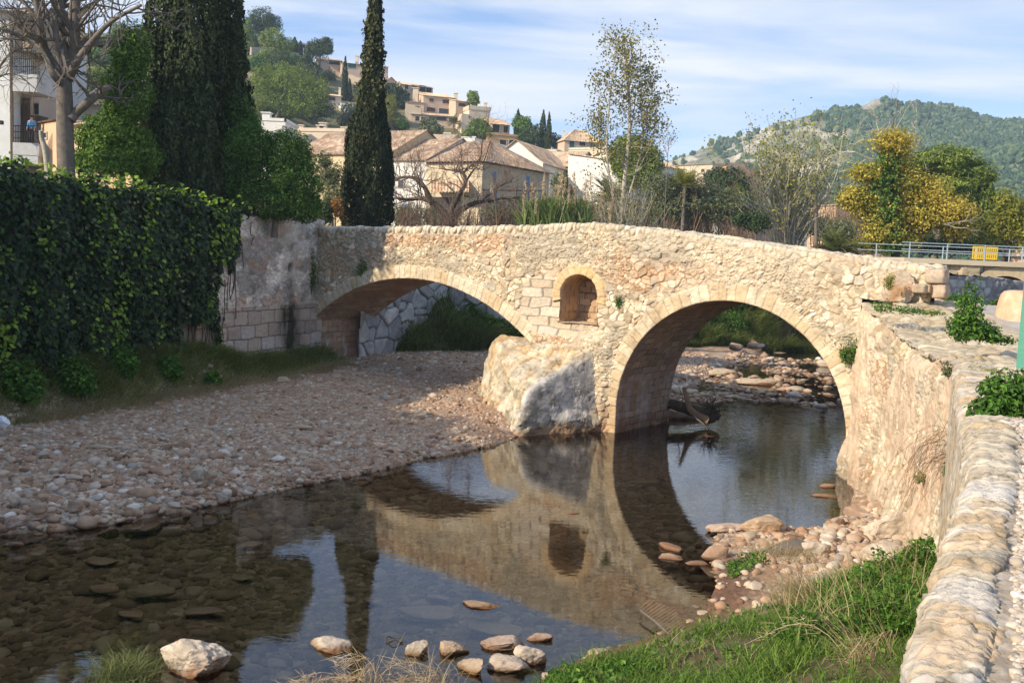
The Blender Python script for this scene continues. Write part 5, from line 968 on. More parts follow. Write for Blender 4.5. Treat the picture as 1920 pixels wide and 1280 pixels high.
# palm frond lying in the mud
r = thing('palm_frond', 'dry grey palm frond lying half in the water by the grass bank', 'palm frond', tuple(gnd(1250, 1180, .05))); a, b = gnd(1200, 1143, .1), gnd(1262, 1196, .05); mb = MB(); mb.tube([a, (a+b)/2+np.array([0, 0, .02]), b], [.012, .018, .022], 5); mb.build('rib', M['bark_grey'], r)
mb = MB(); e = gnd(1312, 1166, .12)-gnd(1250, 1185, .05)
for i in range(15):
    q = a+(b-a)*i/14+np.array([0, 0, .03]); L = e*(.6+.45*math.sin(i/14*pi)); mb.tube([q, q+L*.5+np.array([0, 0, .09]), q+L+rng.normal(0, .02, 3)], [.006, .005, .002], 4, False)
mb.build('leaflets', M['twig_red'], r)
c0 = gnd(740, 1198, .03); th = np.linspace(0, 2*pi, 40); MB().tube(np.c_[c0[0]+.11*np.cos(th), c0[1]+.07*np.sin(th), c0[2]+.02*np.sin(3*th)], .008, 5).build('wire_loop', M['bark_dark'], label='dark oval wire loop lying in the shallow water', cat='wire')
pb = M['plastic'] = mat('plastic_bag', (.75, .78, .80), .4, .2, 9, .6, 12); p = gnd(4, 800, .75); smooth_rock('plastic_bag', pb, p+np.array([0, 0, .1]), (.28, .22, .34), 777, None, 3, .45, .4, 2.2, label='crumpled white plastic bag at the left frame edge', cat='bag')
# bollard and post
st = M['stone_pink']; b0 = atY(1914, 602, 21.8); bo = thing('stone_bollard', 'stubby orange-pink stone bollard at the right edge of the path', 'bollard', tuple(b0)); th = np.linspace(0, 2*pi, 40, endpoint=False); hh = np.array([-.08, 0, .1, .3, .5, .6, .66, .69, .70]); rr = np.array([.56, .55, .545, .51, .47, .44, .39, .28, .0])
TT, HH = np.meshgrid(np.r_[th, 2*pi], hh, indexing='ij'); RR = np.broadcast_to(rr, TT.shape)*(1+.04*fbm(np.cos(TT)*2, np.sin(TT)*2, HH*3, 3, 451)); mb = sheet(np.stack([b0[0]+RR*np.cos(TT), b0[1]+RR*np.sin(TT), b0[2]+HH], -1)); mb.build('shaft', mat('bollard', (.60, .38, .24), .9, .3, 5, .8, 10, col2=(.60, .50, .40), c2scale=1.6), bo, True)
pz = atY(1908, 697, 14.4); po = thing('green_post', 'green painted metal post on the path at the right frame edge', 'post', tuple(pz)); gm = mat('green_paint', (.10, .30, .22), .4, .12, 6, .1, 20, spec=.5)
mb = MB(); mb.box((pz[0]+.09, pz[1], pz[2]+1.2), (.15, .15, 2.4), .3); mb.build('post', gm, po); mb = MB(); mb.box((pz[0]+.09, pz[1], pz[2]+.012), (.34, .34, .04), .3); mb.build('base_plate', M['bark_grey'], po)

# ================================================================== TREES
rng = np.random.default_rng(21)
def lobed_tree(name, label, Y, lobes, lm, n, ll, width=.5, foot=None, cat='tree', shell=.22, lump=.32, freq=2.4, up=.35, seed=3, bark='bark_grey', tr=.12, group=None, dz=.8, hang=0., limbs=True, second=None, upv=None):
    """lobes in photo pixels (px, py, rx, ry) at distance Y; foot = pixel of the trunk's foot"""
    k = Y/FPX; lb = []
    for i, (px, py, rx, ry) in enumerate(lobes):
        c = atY(px, py, Y)+np.array([0, rng.uniform(-.5, .5)*rx*k*.8 if len(lobes) > 1 else 0, 0]); lb.append((c, (rx*k, (rx+ry)*.5*k*dz, ry*k)))
    f = foot or (lobes[0][0], lobes[0][1]+lobes[0][3]*1.6); p = atY(f[0], f[1], Y)
    if len(f) > 2: p[2] = f[2]
    r = thing(name, label, cat, tuple(p), group)
    C, Nn = crown_pts(n, lb, rng, shell, lump, freq, seed); mb = MB(); leaves(mb, C, Nn/np.linalg.norm(Nn, axis=1)[:, None]+np.array([0, 0, up])+.55*rng.normal(size=C.shape), ll, ll*width, rng, hang=hang, up=upv); mb.build('crown', M[lm], r)
    if second:
        lm2, idx, n2 = second; C, Nn = crown_pts(n2, [lb[i] for i in idx], rng, shell, lump, freq, seed); mb = MB(); leaves(mb, C, Nn/np.linalg.norm(Nn, axis=1)[:, None]+np.array([0, 0, up])+.55*rng.normal(size=C.shape), ll, ll*width, rng); mb.build('crown', M[lm2], r)
    if limbs:
        mb = MB(); top = np.mean([c for c, _ in lb], axis=0); mid = p*.45+top*.55; mb.tube(smooth_path([p+np.array([0, 0, -.4]), p*.6+top*.4+np.array([.1*tr*8, 0, 0]), mid]), np.linspace(tr, tr*.6, 13), 8)
        for c, rd in lb: mb.tube(smooth_path([mid*.8+p*.2, (mid+c)/2+rng.normal(0, .1, 3)*rd, c+np.array([0, 0, .4])*rd]), np.linspace(tr*.5, tr*.12, 13), 5)
        mb.build('trunk', M[bark], r, True)
    return r
def flame(mb, base, prof, n, ll, wd, lump=.2, seed=1, open_=.10, lean=(0, 0)):
    """upright conifer column: prof = [(height, radius)]"""
    hs, rs = np.array([q[0] for q in prof]), np.array([q[1] for q in prof]); h = rng.uniform(hs[0], hs[-1], n*3); rr = np.interp(h, hs, rs); k = rng.random(n*3) < rr/rs.max(); h, rr = h[k][:n], rr[k][:n]; m = len(h); th = rng.uniform(0, 2*pi, m)
    q = 1+lump*fbm(np.cos(th)*2.2+seed, np.sin(th)*2.2, h*.75, 4, seed)+lump*.7*vnoise(np.cos(th)*5+seed, np.sin(th)*5, h*1.6, seed+3)
    r_ = rr*q*(1-np.abs(rng.normal(0, open_, m))); P = np.c_[base[0]+r_*np.cos(th)+lean[0]*h, base[1]+r_*np.sin(th)+lean[1]*h, base[2]+h]
    Nn = np.c_[np.cos(th), np.sin(th), np.full(m, .25)]+.55*rng.normal(size=(m, 3)); leaves(mb, P, Nn, ll, wd, rng, up=np.c_[np.cos(th)*.45, np.sin(th)*.45, np.ones(m)])
# tall slim cypress behind the left end of the bridge
Y = 47.5; k = Y/FPX; b = atY(686, 440, Y); b[2] = 4.6
r = thing('tall_cypress', 'tall slim dark cypress rising behind the left end of the bridge', 'cypress', tuple(b))
hpx = lambda py: atY(690, py, Y)[2]-b[2]
prof = [(.3, 28*k), (hpx(405), 47*k), (hpx(330), 48*k), (hpx(290), 46*k), (hpx(245), 40*k), (hpx(200), 27*k), (hpx(150), 18*k), (hpx(100), 16*k), (hpx(50), 14*k), (hpx(0), 11*k), (hpx(-40), 7*k), (hpx(-75), 1*k)]
mb = MB(); flame(mb, b, prof, 30000, .20, .075, .13, 3, .10, (.012, 0)); mb.build('crown', M['lf_cypress2'], r)
mb = MB(); flame(mb, b, [(hpx(230), 4*k), (hpx(200), 28*k), (hpx(150), 21*k), (hpx(100), 20*k), (hpx(50), 17*k), (hpx(0), 13*k), (hpx(-60), 4*k)], 2300, .22, .17, .38, 8, .22, (.012, 0)); mb.build('sprays', M['lf_spray'], r)
mb = MB(); mb.tube([b+np.array([0, 0, -.3]), b+np.array([.06, 0, 6]), b+np.array([.15, 0, 14])], [.2, .14, .03], 7)
for i in range(26):
    h0 = rng.uniform(hpx(200), hpx(20)); a = rng.uniform(0, 6.28); p0 = b+np.array([.012*h0, 0, h0]); e = np.array([math.cos(a)*.35, math.sin(a)*.35, rng.uniform(.8, 1.6)]); mb.tube([p0, p0+e*np.array([.8, .8, .5]), p0+e], [.03, .02, .006], 4, False)
mb.build('trunk', M['bark_grey'], r, True)
# broad cypress group above the ivy wall
Y = 33.9; k = Y/FPX; b = atY(366, 372, Y); b[2] = 6.1
r = thing('broad_cypress', 'massive dark many-topped cypress above the ivy wall', 'cypress', tuple(b)); mb = MB()
hp = lambda py: atY(366, py, Y)[2]-b[2]
for (px, half, topy, dy, nn, wbase) in ((318, 44, -160, .0, 15000, 318), (372, 50, -200, -.7, 17000, 374), (418, 40, -110, .3, 12000, 414), (290, 26, 40, .5, 6000, 290), (446, 15, 4, -.2, 4000, 444), (345, 36, 130, -1.3, 8000, 345), (405, 36, 170, -1.1, 8000, 405), (300, 34, 200, -.7, 6000, 305), (436, 26, 230, -.4, 5000, 432)):
    bb = atY(wbase, 372, Y); bb = np.array([bb[0], Y+dy, 6.1]); H = atY(px, topy, Y)[2]-6.1; R = half*k
    flame(mb, bb, [(-.1, R*.5), (H*.08, R*.85), (H*.3, R), (H*.6, R*.92), (H*.85, R*.6), (H, R*.08)], int(nn*1.1), .19, .09, .36, px % 17, .12)
mb.build('crown', M['lf_cypress'], r)
mb = MB(); [mb.tube([atY(px, 392, Y)*np.array([1, 1, 0])+np.array([0, 0, 5.4]), atY(px+q, 340, Y), atY(px+q*2, 150, Y)], [.12, .1, .05], 7) for px, q in ((373, -4), (380, 4), (366, -14))]; mb.build('trunk', mat('bark_cypress', (.26, .17, .11), .95, .35, 8, .7, 18), r, True)
# rounded glossy bush hanging over the wall top
lobed_tree('laurel_bush', 'big round glossy green bush overhanging the grey wall', 33.2, [(500, 318, 92, 70), (432, 318, 48, 55), (555, 350, 50, 62), (505, 375, 70, 40), (470, 275, 50, 38), (540, 290, 42, 45), (575, 385, 30, 32)], 'lf_bush', 42000, .12, .36, (515, 400, 5.7), 'bush', .13, .22, 3., .45, 5, hang=.25)
lobed_tree('laurel_bush', 'dark green shrub tucked between the big cypress and the round bush', 33.8, [(455, 230, 25, 50), (440, 200, 18, 40), (470, 240, 22, 30)], 'lf_bush', 5000, .12, .3, (455, 330, 6.), 'bush', .2, .3, 3., .3, 6)
lobed_tree('hackberry_shrub', 'tall bright green leafy shrub left of the big cypress', 31.2, [(250, 110, 36, 62), (235, 185, 46, 58), (215, 250, 62, 48), (205, 300, 60, 36), (255, 290, 45, 48), (170, 255, 32, 26), (160, 300, 20, 22)], 'lf_bright', 26000, .13, .45, (230, 340, 6.2), 'shrub', .25, .34, 2.6, .4, 9, hang=.5)
lobed_tree('olive_tree', 'olive tree with thin yellowish foliage between the bush and the slim cypress', 46., [(618, 330, 30, 32), (625, 375, 24, 28), (605, 300, 18, 16)], 'lf_olive', 4200, .15, .35, (622, 420, 4.5), 'tree', .35, .4, 3, .3, 11)
lobed_tree('autumn_shrub', 'rusty orange shrub low beside the slim cypress', 45., [(630, 392, 16, 22)], 'lf_rust', 500, .14, .6, (630, 420, 4.5), 'shrub', .4, .4)
lobed_tree('dark_shrub', 'dark shrub in shade behind the parapet left of the slim cypress', 44., [(605, 400, 22, 26)], 'lf_pine_dark', 2200, .14, .4, (605, 425, 4.5), 'shrub', .3, .3)

def sprout(mb, tips, path, n, L, r, depth=2, spread=.7, upb=.25, t0=.3, cnt=(2, 4)):
    T = np.gradient(path, axis=0)
    for i in range(n):
        j = int(rng.uniform(t0, 1)*(len(path)-1)); d = T[j]/(np.linalg.norm(T[j])+1e-9)*.5+rng.normal(0, spread, 3)+np.array([0, 0, upb]); twigs(mb, tips, path[j], d, L*rng.uniform(.6, 1.2), r, rng, depth, cnt, .55, upb*.5, 4)
def traced_tree(name, label, Y, limbs, bark, spr, cat='tree', foot_z=None, ydev=.6, group=None, leafm=None, leafn=3, leafl=.1, tw='twig_brown', cnt=(2, 4)):
    p = atY(limbs[0][0][0][0], limbs[0][0][0][1], Y); p[2] = foot_z if foot_z is not None else p[2]; r = thing(name, label, cat, tuple(p), group); mb = MB(); mt = MB(); tips = []
    for pts, r0, r1, ns, L in limbs:
        dd = np.cumsum(rng.normal(0, ydev*.35, len(pts))); dd[0] = 0; P = np.array([atY(a, b_, Y+q*(1 if pts is not limbs[0][0] else .2)) for (a, b_), q in zip(pts, dd)])
        if pts is limbs[0][0] and foot_z is not None: P[0, 2] = foot_z
        P = smooth_path(P, 6); mb.tube(P, np.linspace(r0, r1, len(P)), 8 if r0 > .08 else 5)
        if ns: sprout(mt, tips, P, ns, L, max(r1*.7, .010), spr, cnt=cnt)
    mb.build('trunk', M[bark], r, True); 
    if mt.v: mt.build('twigs', M[tw], r)
    if leafm and tips:
        C = np.repeat(np.array([t[0] for t in tips]), leafn, 0)+rng.normal(0, leafl*1.6, (len(tips)*leafn, 3)); ml = MB(); leaves(ml, C, rng.normal(size=C.shape)+np.array([0, -.3, .5]), leafl, leafl*.7, rng, hang=.5); ml.build('leaves', M[leafm], r)
    return r
traced_tree('bare_tree', 'big leafless grey tree with forked limbs in front of the peach house', 29.6, [
 ([(126, 330), (122, 250), (121, 185), (120, 150)], .27, .22, 0, 0),
 ([(120, 152), (108, 128), (85, 95), (76, 50), (66, -10)], .17, .08, 7, 1.3), ([(120, 150), (118, 100), (114, 50), (116, -20)], .16, .10, 6, 1.3), ([(122, 150), (134, 105), (141, 50), (142, -30)], .21, .13, 6, 1.4), ([(122, 145), (108, 90), (103, 40), (98, -20)], .11, .07, 5, 1.2),
 ([(128, 150), (145, 115), (175, 75), (210, 40), (265, 10)], .14, .04, 14, 1.2), ([(132, 225), (142, 212), (165, 192), (190, 172), (206, 163)], .16, .10, 3, .8), ([(118, 160), (100, 140), (85, 105), (62, 78), (20, 62), (-30, 40)], .12, .03, 18, 1.3), ([(112, 120), (80, 90), (45, 76), (0, 72)], .06, .02, 9, 1.2), ([(140, 60), (170, 20), (200, -20)], .06, .02, 6, 1.), ([(150, 18), (180, 10), (225, 20), (245, 40)], .04, .015, 9, .8), ([(70, 40), (40, 40), (10, 50)], .05, .02, 8, 1.1)], 'bark_grey', 2, foot_z=6., tw='bark_grey')
traced_tree('leaning_trunk', 'short pale leaning tree trunk behind the ivy left of the bare tree', 36., [([(96, 320), (86, 290), (79, 262), (77, 245)], .12, .08, 0, 0)], 'bark_pale', 1, 'trunk', 6.)
traced_tree('bare_tree', 'bare pale branches reaching in at the left frame edge in front of the building', 31., [([(-60, 260), (-20, 160), (20, 100), (60, 90)], .06, .02, 16, 1.0), ([(-60, 200), (-10, 150), (30, 140), (70, 170)], .04, .012, 14, .9), ([(-60, 100), (0, 55), (40, 30), (70, -10)], .04, .015, 12, .9)], 'bark_grey', 2, tw='bark_grey')
traced_tree('gnarled_tree', 'leafless gnarled old tree with arching dark limbs behind the parapet', 70., [
 ([(850, 440), (845, 415), (838, 400)], 0.434, 0.341, 0, 0), ([(840, 405), (815, 382), (790, 372), (768, 374), (745, 372)], 0.248, 0.0775, 16, 1.28), ([(812, 384), (798, 355), (782, 336), (758, 332), (738, 340)], 0.202, 0.062, 18, 1.44), ([(842, 402), (858, 370), (872, 345), (868, 325), (848, 318)], 0.217, 0.0775, 16, 1.28), ([(860, 372), (880, 330), (900, 300), (905, 250)], 0.093, 0.031, 14, 1.44),
 ([(845, 408), (880, 385), (905, 378), (940, 372), (985, 370)], 0.232, 0.062, 22, 1.44), ([(900, 380), (935, 350), (960, 340)], 0.093, 0.031, 14, 1.28), ([(868, 325), (885, 310), (900, 318)], 0.093, 0.031, 8, 0.96)], 'bark_dark', 3, foot_z=4.5, tw='twig_brown')
def shrub(name, label, px, py, Y, n, L, m, spread=.35, depth=2, foot_z=4.4, cat='shrub', leafm=None, leafl=.12, leafn=2, group=None, r0=.02, fan=.45, upb=.35, w=0.):
    p = atY(px, py, Y); p[2] = foot_z; r = thing(name, label, cat, tuple(p), group); mb = MB(); tips = []
    for i in range(n): d = np.array([rng.normal(0, fan), rng.normal(0, fan), 1.]); twigs(mb, tips, p+np.array([rng.normal(0, spread), rng.normal(0, spread*.6), 0]), d, L*rng.uniform(.7, 1.15), r0, rng, depth, (2, 3), .35, upb, 4, .6, .08)
    mb.build('stems', M[m], r)
    if leafm:
        C = np.repeat(np.array([t[0] for t in tips]), leafn, 0)+rng.normal(0, leafl*1.4, (len(tips)*leafn, 3)); ml = MB(); leaves(ml, C, rng.normal(size=C.shape)+np.array([0, -.3, .4]), leafl, leafl*.6, rng); ml.build('leaves', M[leafm], r)
    return r
for px, Y, L, n, m, lb in ((770, 44, 1.1, 12, 'twig_brown', 'grey leafless brush just right of the slim cypress'), (815, 41, .9, 12, 'twig_brown', 'low leafless brush under the left arching limb of the gnarled tree'), (915, 42, 1.0, 14, 'twig_brown', 'dense leafless brush right of the gnarled trunk'), (960, 41, .9, 14, 'twig_brown', 'low grey brush left of the reeds'), (870, 40.5, .8, 10, 'twig_brown', 'short twiggy brush in front of the gnarled trunk'),
 (1225, 47, 1.2, 18, 'twig_red', 'reddish brown leafless shrub right of the poplar'), (1265, 46, 1.3, 20, 'twig_red', 'wide brown leafless shrub below the upright palm'), (1310, 45, 1.3, 20, 'twig_red', 'brown leafless shrub near the pale shed'), (1350, 48, 1.5, 16, 'twig_brown', 'purplish bare shrub in front of the dark tree'), (1400, 44, 1.0, 16, 'twig_red', 'low bare shrub left of the many-stemmed young tree'), (1440, 42, .9, 14, 'twig_red', 'tawny bare shrub at the foot of the many-stemmed young tree'), (1585, 52, 1.6, 16, 'twig_red', 'bare pinkish shrub beside the ivy-clad trunk'), (1620, 54, 1.6, 16, 'twig_red', 'bare shrub under the yellow plane tree'), (1550, 50, 1.3, 12, 'twig_brown', 'bare shrub behind the wooden pole'), (1200, 44, .8, 10, 'twig_brown', 'thin brush at the foot of the poplar'), (1090, 46, 1.2, 24, 'twig_red', 'tawny brush between reeds and poplar')):
    q = 2.25 if px > 1195 else 1.7; shrub('bare_shrub', lb, px, 430, Y*q, int(n*2.2), L*1.45*q*.93, m, .7*q, 3, r0=.034*q)
shrub('autumn_shrub', 'shrub with orange leaves left of the poplar trunk', 1110, 420, 78, 20, 3.0, 'twig_red', .8, 2, leafm='lf_rust', leafn=3)
shrub('autumn_shrub', 'shrub with orange leaves far right of the poplar', 1245, 420, 110, 22, 4.4, 'twig_red', 1.4, 2, leafm='lf_rust', leafn=3, leafl=.25, r0=.05)
shrub('green_shrub', 'low green shrub seen through the gnarled tree', 780, 420, 76, 16, 2.2, 'twig_brown', .4, 2, leafm='lf_olive', leafn=6)
shrub('green_shrub', 'yellowish green shrub behind the gnarled tree', 850, 410, 80, 18, 2.6, 'twig_brown', .6, 2, leafm='lf_olive', leafn=6)
# reeds with plumes
p = atY(1040, 425, 68.); p[2] = 4.6; r = thing('reed_clump', 'green cane reeds with tan plumes behind the middle of the parapet', 'reeds', tuple(p)); mb = MB(); n = 11000; P = p+np.c_[np.clip(rng.normal(0, 1.05, n), -2.2, 2.2), rng.normal(0, .7, n), rng.uniform(0, 2.9, n)]; blades(mb, P, 1.7, .09, rng, .5); mb.build('blades', M['lf_reed'], r)
mb = MB(); mc = MB()
for i in range(46):
    q = p+np.array([rng.normal(.2, 1.5), rng.normal(0, .9), 0]); h = rng.uniform(3.2, 5.2); l = rng.normal(0, .28); q2 = q+np.array([l*.3, 0, h*.6]); q3 = q+np.array([l, 0, h]); mc.tube([q, q2, q3], [.026, .02, .014], 4, False); C = q3+np.c_[rng.normal(0, .05, 40), rng.normal(0, .05, 40), rng.uniform(-.2, .95, 40)]+np.array([l*.4, 0, 0]); leaves(mb, C, rng.normal(size=C.shape), .26, .06, rng, up=np.array([.2, 0, 1]))
mb.build('plumes', M['lf_plume'], r); mc.build('canes', M['lf_dry'], r)

# slender poplar over the middle of the bridge
traced_tree('poplar', 'slender open poplar with sparse small leaves rising over the middle of the bridge', 72., [
 ([(1163, 445), (1166, 400), (1172, 330), (1180, 250), (1180, 190), (1176, 130), (1172, 88)], 0.224, 0.042, 52, 1.52),
 ([(1165, 430), (1146, 350), (1138, 280), (1142, 200), (1150, 130), (1156, 85)], 0.098, 0.021, 42, 1.32), ([(1168, 400), (1190, 330), (1205, 260), (1203, 180), (1200, 90)], 0.084, 0.021, 40, 1.32), ([(1150, 350), (1128, 290), (1122, 230), (1122, 180)], 0.056, 0.0168, 27, 1.12), ([(1190, 330), (1220, 270), (1230, 210), (1226, 150)], 0.056, 0.0168, 30, 1.12), ([(1176, 280), (1190, 200), (1192, 130)], 0.056, 0.0168, 20, 1.12)], 'bark_pale', 1, foot_z=4.5, leafm='lf_poplar', leafn=6, leafl=.20, tw='bark_pale', cnt=(2, 3))
shrub('poplar_shoots', 'dense fan of thin leafy shoots around the poplar foot', 1165, 430, 71.6, 80, 3.9, 'bark_pale', .5, 1, leafm='lf_poplar', leafl=.18, leafn=3, r0=.028, fan=.42, upb=.15)
shrub('poplar_shoots', 'thin leafy shoots fanning out left of the poplar', 1105, 430, 72.4, 26, 2.6, 'bark_pale', .5, 1, leafm='lf_olive', leafl=.18, leafn=3, r0=.024, fan=.4, upb=.15)
shrub('poplar_shoots', 'thin leafy shoots fanning out right of the poplar', 1215, 430, 72.4, 30, 2.8, 'bark_pale', .6, 1, leafm='lf_olive', leafl=.18, leafn=3, r0=.024, fan=.45, upb=.15)
traced_tree('sapling', 'thin bare sapling with few leaves right of the poplar', 55., [([(1248, 380), (1250, 330), (1253, 280), (1254, 268)], .03, .01, 14, .8)], 'bark_grey', 1, foot_z=4.5, leafm='lf_poplar', leafn=2, leafl=.12)
shrub('young_tree', 'many-stemmed young tree with thin pale stems and yellow tips right of centre', 1478, 465, 80., 66, 6.1, 'bark_pale', .4, 2, leafm='lf_yellowgreen', leafl=.24, leafn=6, r0=.085, fan=.21, upb=.12, cat='tree')
# palms
def palm(name, label, px, py, Y, nf, L, foot_z=4.4, droop=.9, m='lf_palm', tall=None):
    c = atY(px, py, Y); f = c.copy(); f[2] = foot_z; r = thing(name, label, 'palm', tuple(f)); mb = MB(); ml = MB()
    for i in range(nf):
        a = rng.uniform(0, 2*pi); e = rng.uniform(.15, 1.35); d = np.array([math.cos(a)*math.cos(e), math.sin(a)*math.cos(e), math.sin(e)]); q = [c.copy()]; Lf = L*rng.uniform(.8, 1.15)
        for j in range(10): d = d+np.array([0, 0, -droop*.11]); d /= np.linalg.norm(d); q.append(q[-1]+d*Lf/10)
        q = np.array(q); mb.tube(q, np.linspace(.03, .008, 11), 4, False); T = np.gradient(q, axis=0); T /= np.linalg.norm(T, axis=1)[:, None]; sdv = np.cross(T, [0, 0, 1.]); sdv /= np.linalg.norm(sdv, axis=1)[:, None]+1e-9
        for t in np.linspace(.12, 1, 34):
            j = t*10; j0 = min(int(j), 9); fr_ = j-j0; P0 = q[j0]*(1-fr_)+q[j0+1]*fr_; ln = Lf*.24*math.sin(min(t*1.1+.15, 1)*pi)+.05
            for sg in (-1, 1):
                dv = sdv[j0]*sg+T[j0]*.7+np.array([0, 0, .15-.3*rng.random()]); dv /= np.linalg.norm(dv); w_ = T[j0]*.022; ml.add([P0-w_, P0+w_, P0+dv*ln*.6+w_*.8, P0+dv*ln+np.array([0, 0, -.06*ln])], [[0, 1, 2, 3]])
    ml.build('fronds', M[m], r); mb.tube([f, (f+c)/2, c], [.2, .18, .2], 9); mb.build('trunk', M['bark_grey'], r, True); return r
palm('palm_tree', 'palm with arching fronds in front of the white house, left of the poplar', 1150, 378, 88, 46, 3.5)
palm('palm_tree', 'upright yellowish palm in front of the small hill house', 1284, 352, 98, 40, 3.0, m='lf_yellowgreen', droop=.55)
palm('palm_tree', 'low green palm peeking over the right part of the parapet', 1565, 474, 62, 34, 2.3, droop=1.1)
palm('palm_tree', 'small drooping palm half hidden between reeds and poplar', 1088, 392, 74, 20, 1.7, droop=1.3)
lobed_tree('dense_tree', 'rounded green tree beside the white house behind the poplar', 116., [(1190, 285, 40, 36), (1215, 310, 30, 34), (1165, 300, 26, 26), (1195, 330, 40, 24)], 'lf_pine', 15000, .42, .4, (1195, 345, 4.5), 'tree', .2, .35, 3, .4, 13)
for nm, lb, Y_, lo, m_, n_ in (('leafy_bush', 'brownish green bush mass left of the upright palm', 104., [(1235, 395, 34, 30), (1215, 410, 26, 22), (1262, 405, 26, 24)], 'lf_olive', 5000), ('leafy_bush', 'brownish green bush below the small hill house', 106., [(1320, 385, 36, 30), (1295, 400, 26, 24), (1345, 395, 26, 26)], 'lf_poplar', 5000), ('leafy_bush', 'dull green bush behind the many-stemmed young tree', 112., [(1455, 410, 44, 28), (1500, 420, 34, 24), (1540, 425, 30, 22)], 'lf_olive', 6000), ('leafy_bush', 'dull green bush behind the poplar foot', 84., [(1120, 400, 40, 26), (1165, 405, 34, 26), (1080, 410, 24, 20)], 'lf_olive', 5000), ('leafy_bush', 'low green bushes behind the gnarled tree', 88., [(760, 405, 34, 22), (820, 408, 40, 18), (940, 402, 40, 20)], 'lf_olive', 5000), ('leafy_bush', 'reddish green bushes hiding the foot of the small hill house', 100., [(1290, 352, 46, 24), (1335, 380, 60, 34), (1240, 352, 44, 30), (1270, 385, 50, 30), (1395, 385, 40, 34)], 'lf_olive', 15000), ('leafy_bush', 'olive bush between plane tree and road bridge', 108., [(1580, 430, 30, 26), (1560, 445, 24, 18)], 'lf_olive', 3000)):
    lobed_tree(nm, lb, Y_, lo, m_, n_, .30, .42, (lo[0][0], 430, 4.4), 'bush', .35, .42, 3., .3, 27)
lobed_tree('dark_tree', 'dark round tree right of the small hill house', 110., [(1365, 350, 34, 34), (1345, 335, 24, 20), (1385, 370, 25, 25), (1375, 395, 34, 24), (1340, 375, 22, 20)], 'lf_pine_dark', 13000, .42, .4, (1365, 420, 4.4), 'tree', .25, .4, 3, .3, 15)
lobed_tree('olive_tree', 'small olive tree against the blue-shuttered house', 80., [(1050, 345, 20, 20), (1062, 360, 15, 14)], 'lf_olive', 1800, .22, .4, (1052, 385, 4.4), 'tree', .25, .35)
lobed_tree('dark_tree', 'dark green tree mass low behind the right bare shrubs', 66., [(1420, 415, 30, 20), (1390, 410, 20, 16)], 'lf_pine_dark', 2600, .22, .4, (1420, 445, 4.4), 'tree', .3, .35)
# autumn plane tree and neighbours on the right
r = lobed_tree('plane_tree', 'autumn yellow plane tree with an ivy-clad trunk on the right', 62., [(1668, 268, 44, 28), (1632, 325, 44, 22), (1695, 345, 52, 34), (1735, 365, 50, 40), (1780, 395, 46, 30), (1725, 405, 56, 32), (1645, 385, 44, 40), (1600, 372, 34, 26), (1690, 450, 40, 22), (1655, 435, 44, 34), (1795, 425, 36, 30), (1680, 300, 30, 26)], 'lf_orange', 34000, .17, .7, (1668, 470, 4.4), 'tree', .46, .5, 3.2, .3, 17, bark='bark_dark', tr=.32, second=('lf_yellowgreen', [1, 6, 7, 8, 9, 2, 5], 12000))
mb = MB(); P = smooth_path([atY(a, b_, 61.6) for a, b_ in ((1668, 470), (1662, 420), (1655, 370), (1660, 330), (1668, 290))], 30); C = P[rng.integers(0, len(P), 3600)]+rng.normal(0, .42, (3600, 3))*np.array([1, 1, .6]); leaves(mb, C, rng.normal(size=C.shape)+np.array([-.3, -.5, .3]), .2, .16, rng); mb.build('ivy_leaves', M['lf_bush'], r)
mb = MB(); tips = []
for a, b_ in ((1620, 265), (1700, 250), (1715, 275), (1640, 250), (1690, 235), (1625, 290)): twigs(mb, tips, atY(1662, 310, 62.), atY(a, b_, 62.)-atY(1662, 310, 62.), 2.2, .06, rng, 3, (2, 3), .5, .1, 4)
mb.build('twigs', M['bark_pale'], r); mb = MB()
for a, b_ in ((1840, 425), (1825, 440), (1815, 415)): twigs(mb, tips, atY(1770, 420, 61.), atY(a, b_, 61.)-atY(1770, 420, 61.), 1.4, .05, rng, 2, (2, 3), .5, 0, 4)
mb.build('twigs', M['bark_pale'], r)
lobed_tree('pine_tree', 'broad dark green stone pine behind the yellow plane tree', 78., [(1715, 308, 52, 24), (1768, 305, 58, 28), (1815, 335, 46, 34), (1838, 372, 28, 30), (1780, 350, 54, 28), (1690, 325, 32, 20)], 'lf_pine', 22000, .38, .28, (1745, 480, 4.4), 'pine', .22, .34, 3, .5, 19, tr=.3)
lobed_tree('dark_tree', 'dark shaded tree mass under the stone pine behind the modern bridge', 80., [(1800, 420, 46, 42), (1840, 425, 30, 36), (1765, 440, 40, 34), (1700, 430, 40, 40)], 'lf_pine_dark', 9000, .26, .4, (1800, 480, 4.4), 'tree', .3, .3, 3, .3, 20)
lobed_tree('poplar', 'yellow-green broad poplar at the right frame edge behind the modern bridge', 64., [(1880, 385, 20, 34), (1870, 430, 36, 40), (1905, 430, 34, 44), (1895, 400, 24, 36), (1850, 460, 26, 20), (1925, 420, 30, 55)], 'lf_yellowgreen', 11000, .2, .5, (1885, 490, 4.4), 'tree', .3, .4, 3, .4, 23)
lobed_tree('hedge_bush', 'bushy green hedge piece behind the railing, left of the yellow bush', 63., [(1635, 458, 30, 16), (1600, 462, 24, 14)], 'lf_yellowgreen', 1600, .2, .5, (1630, 475, 4.4), 'bush', .3, .3)
lobed_tree('dark_tree', 'dark hedge-like tree between the railing and the plane tree', 66., [(1745, 460, 50, 18), (1810, 462, 40, 16)], 'lf_pine_dark', 3600, .22, .4, (1760, 480, 4.4), 'tree', .3, .3)
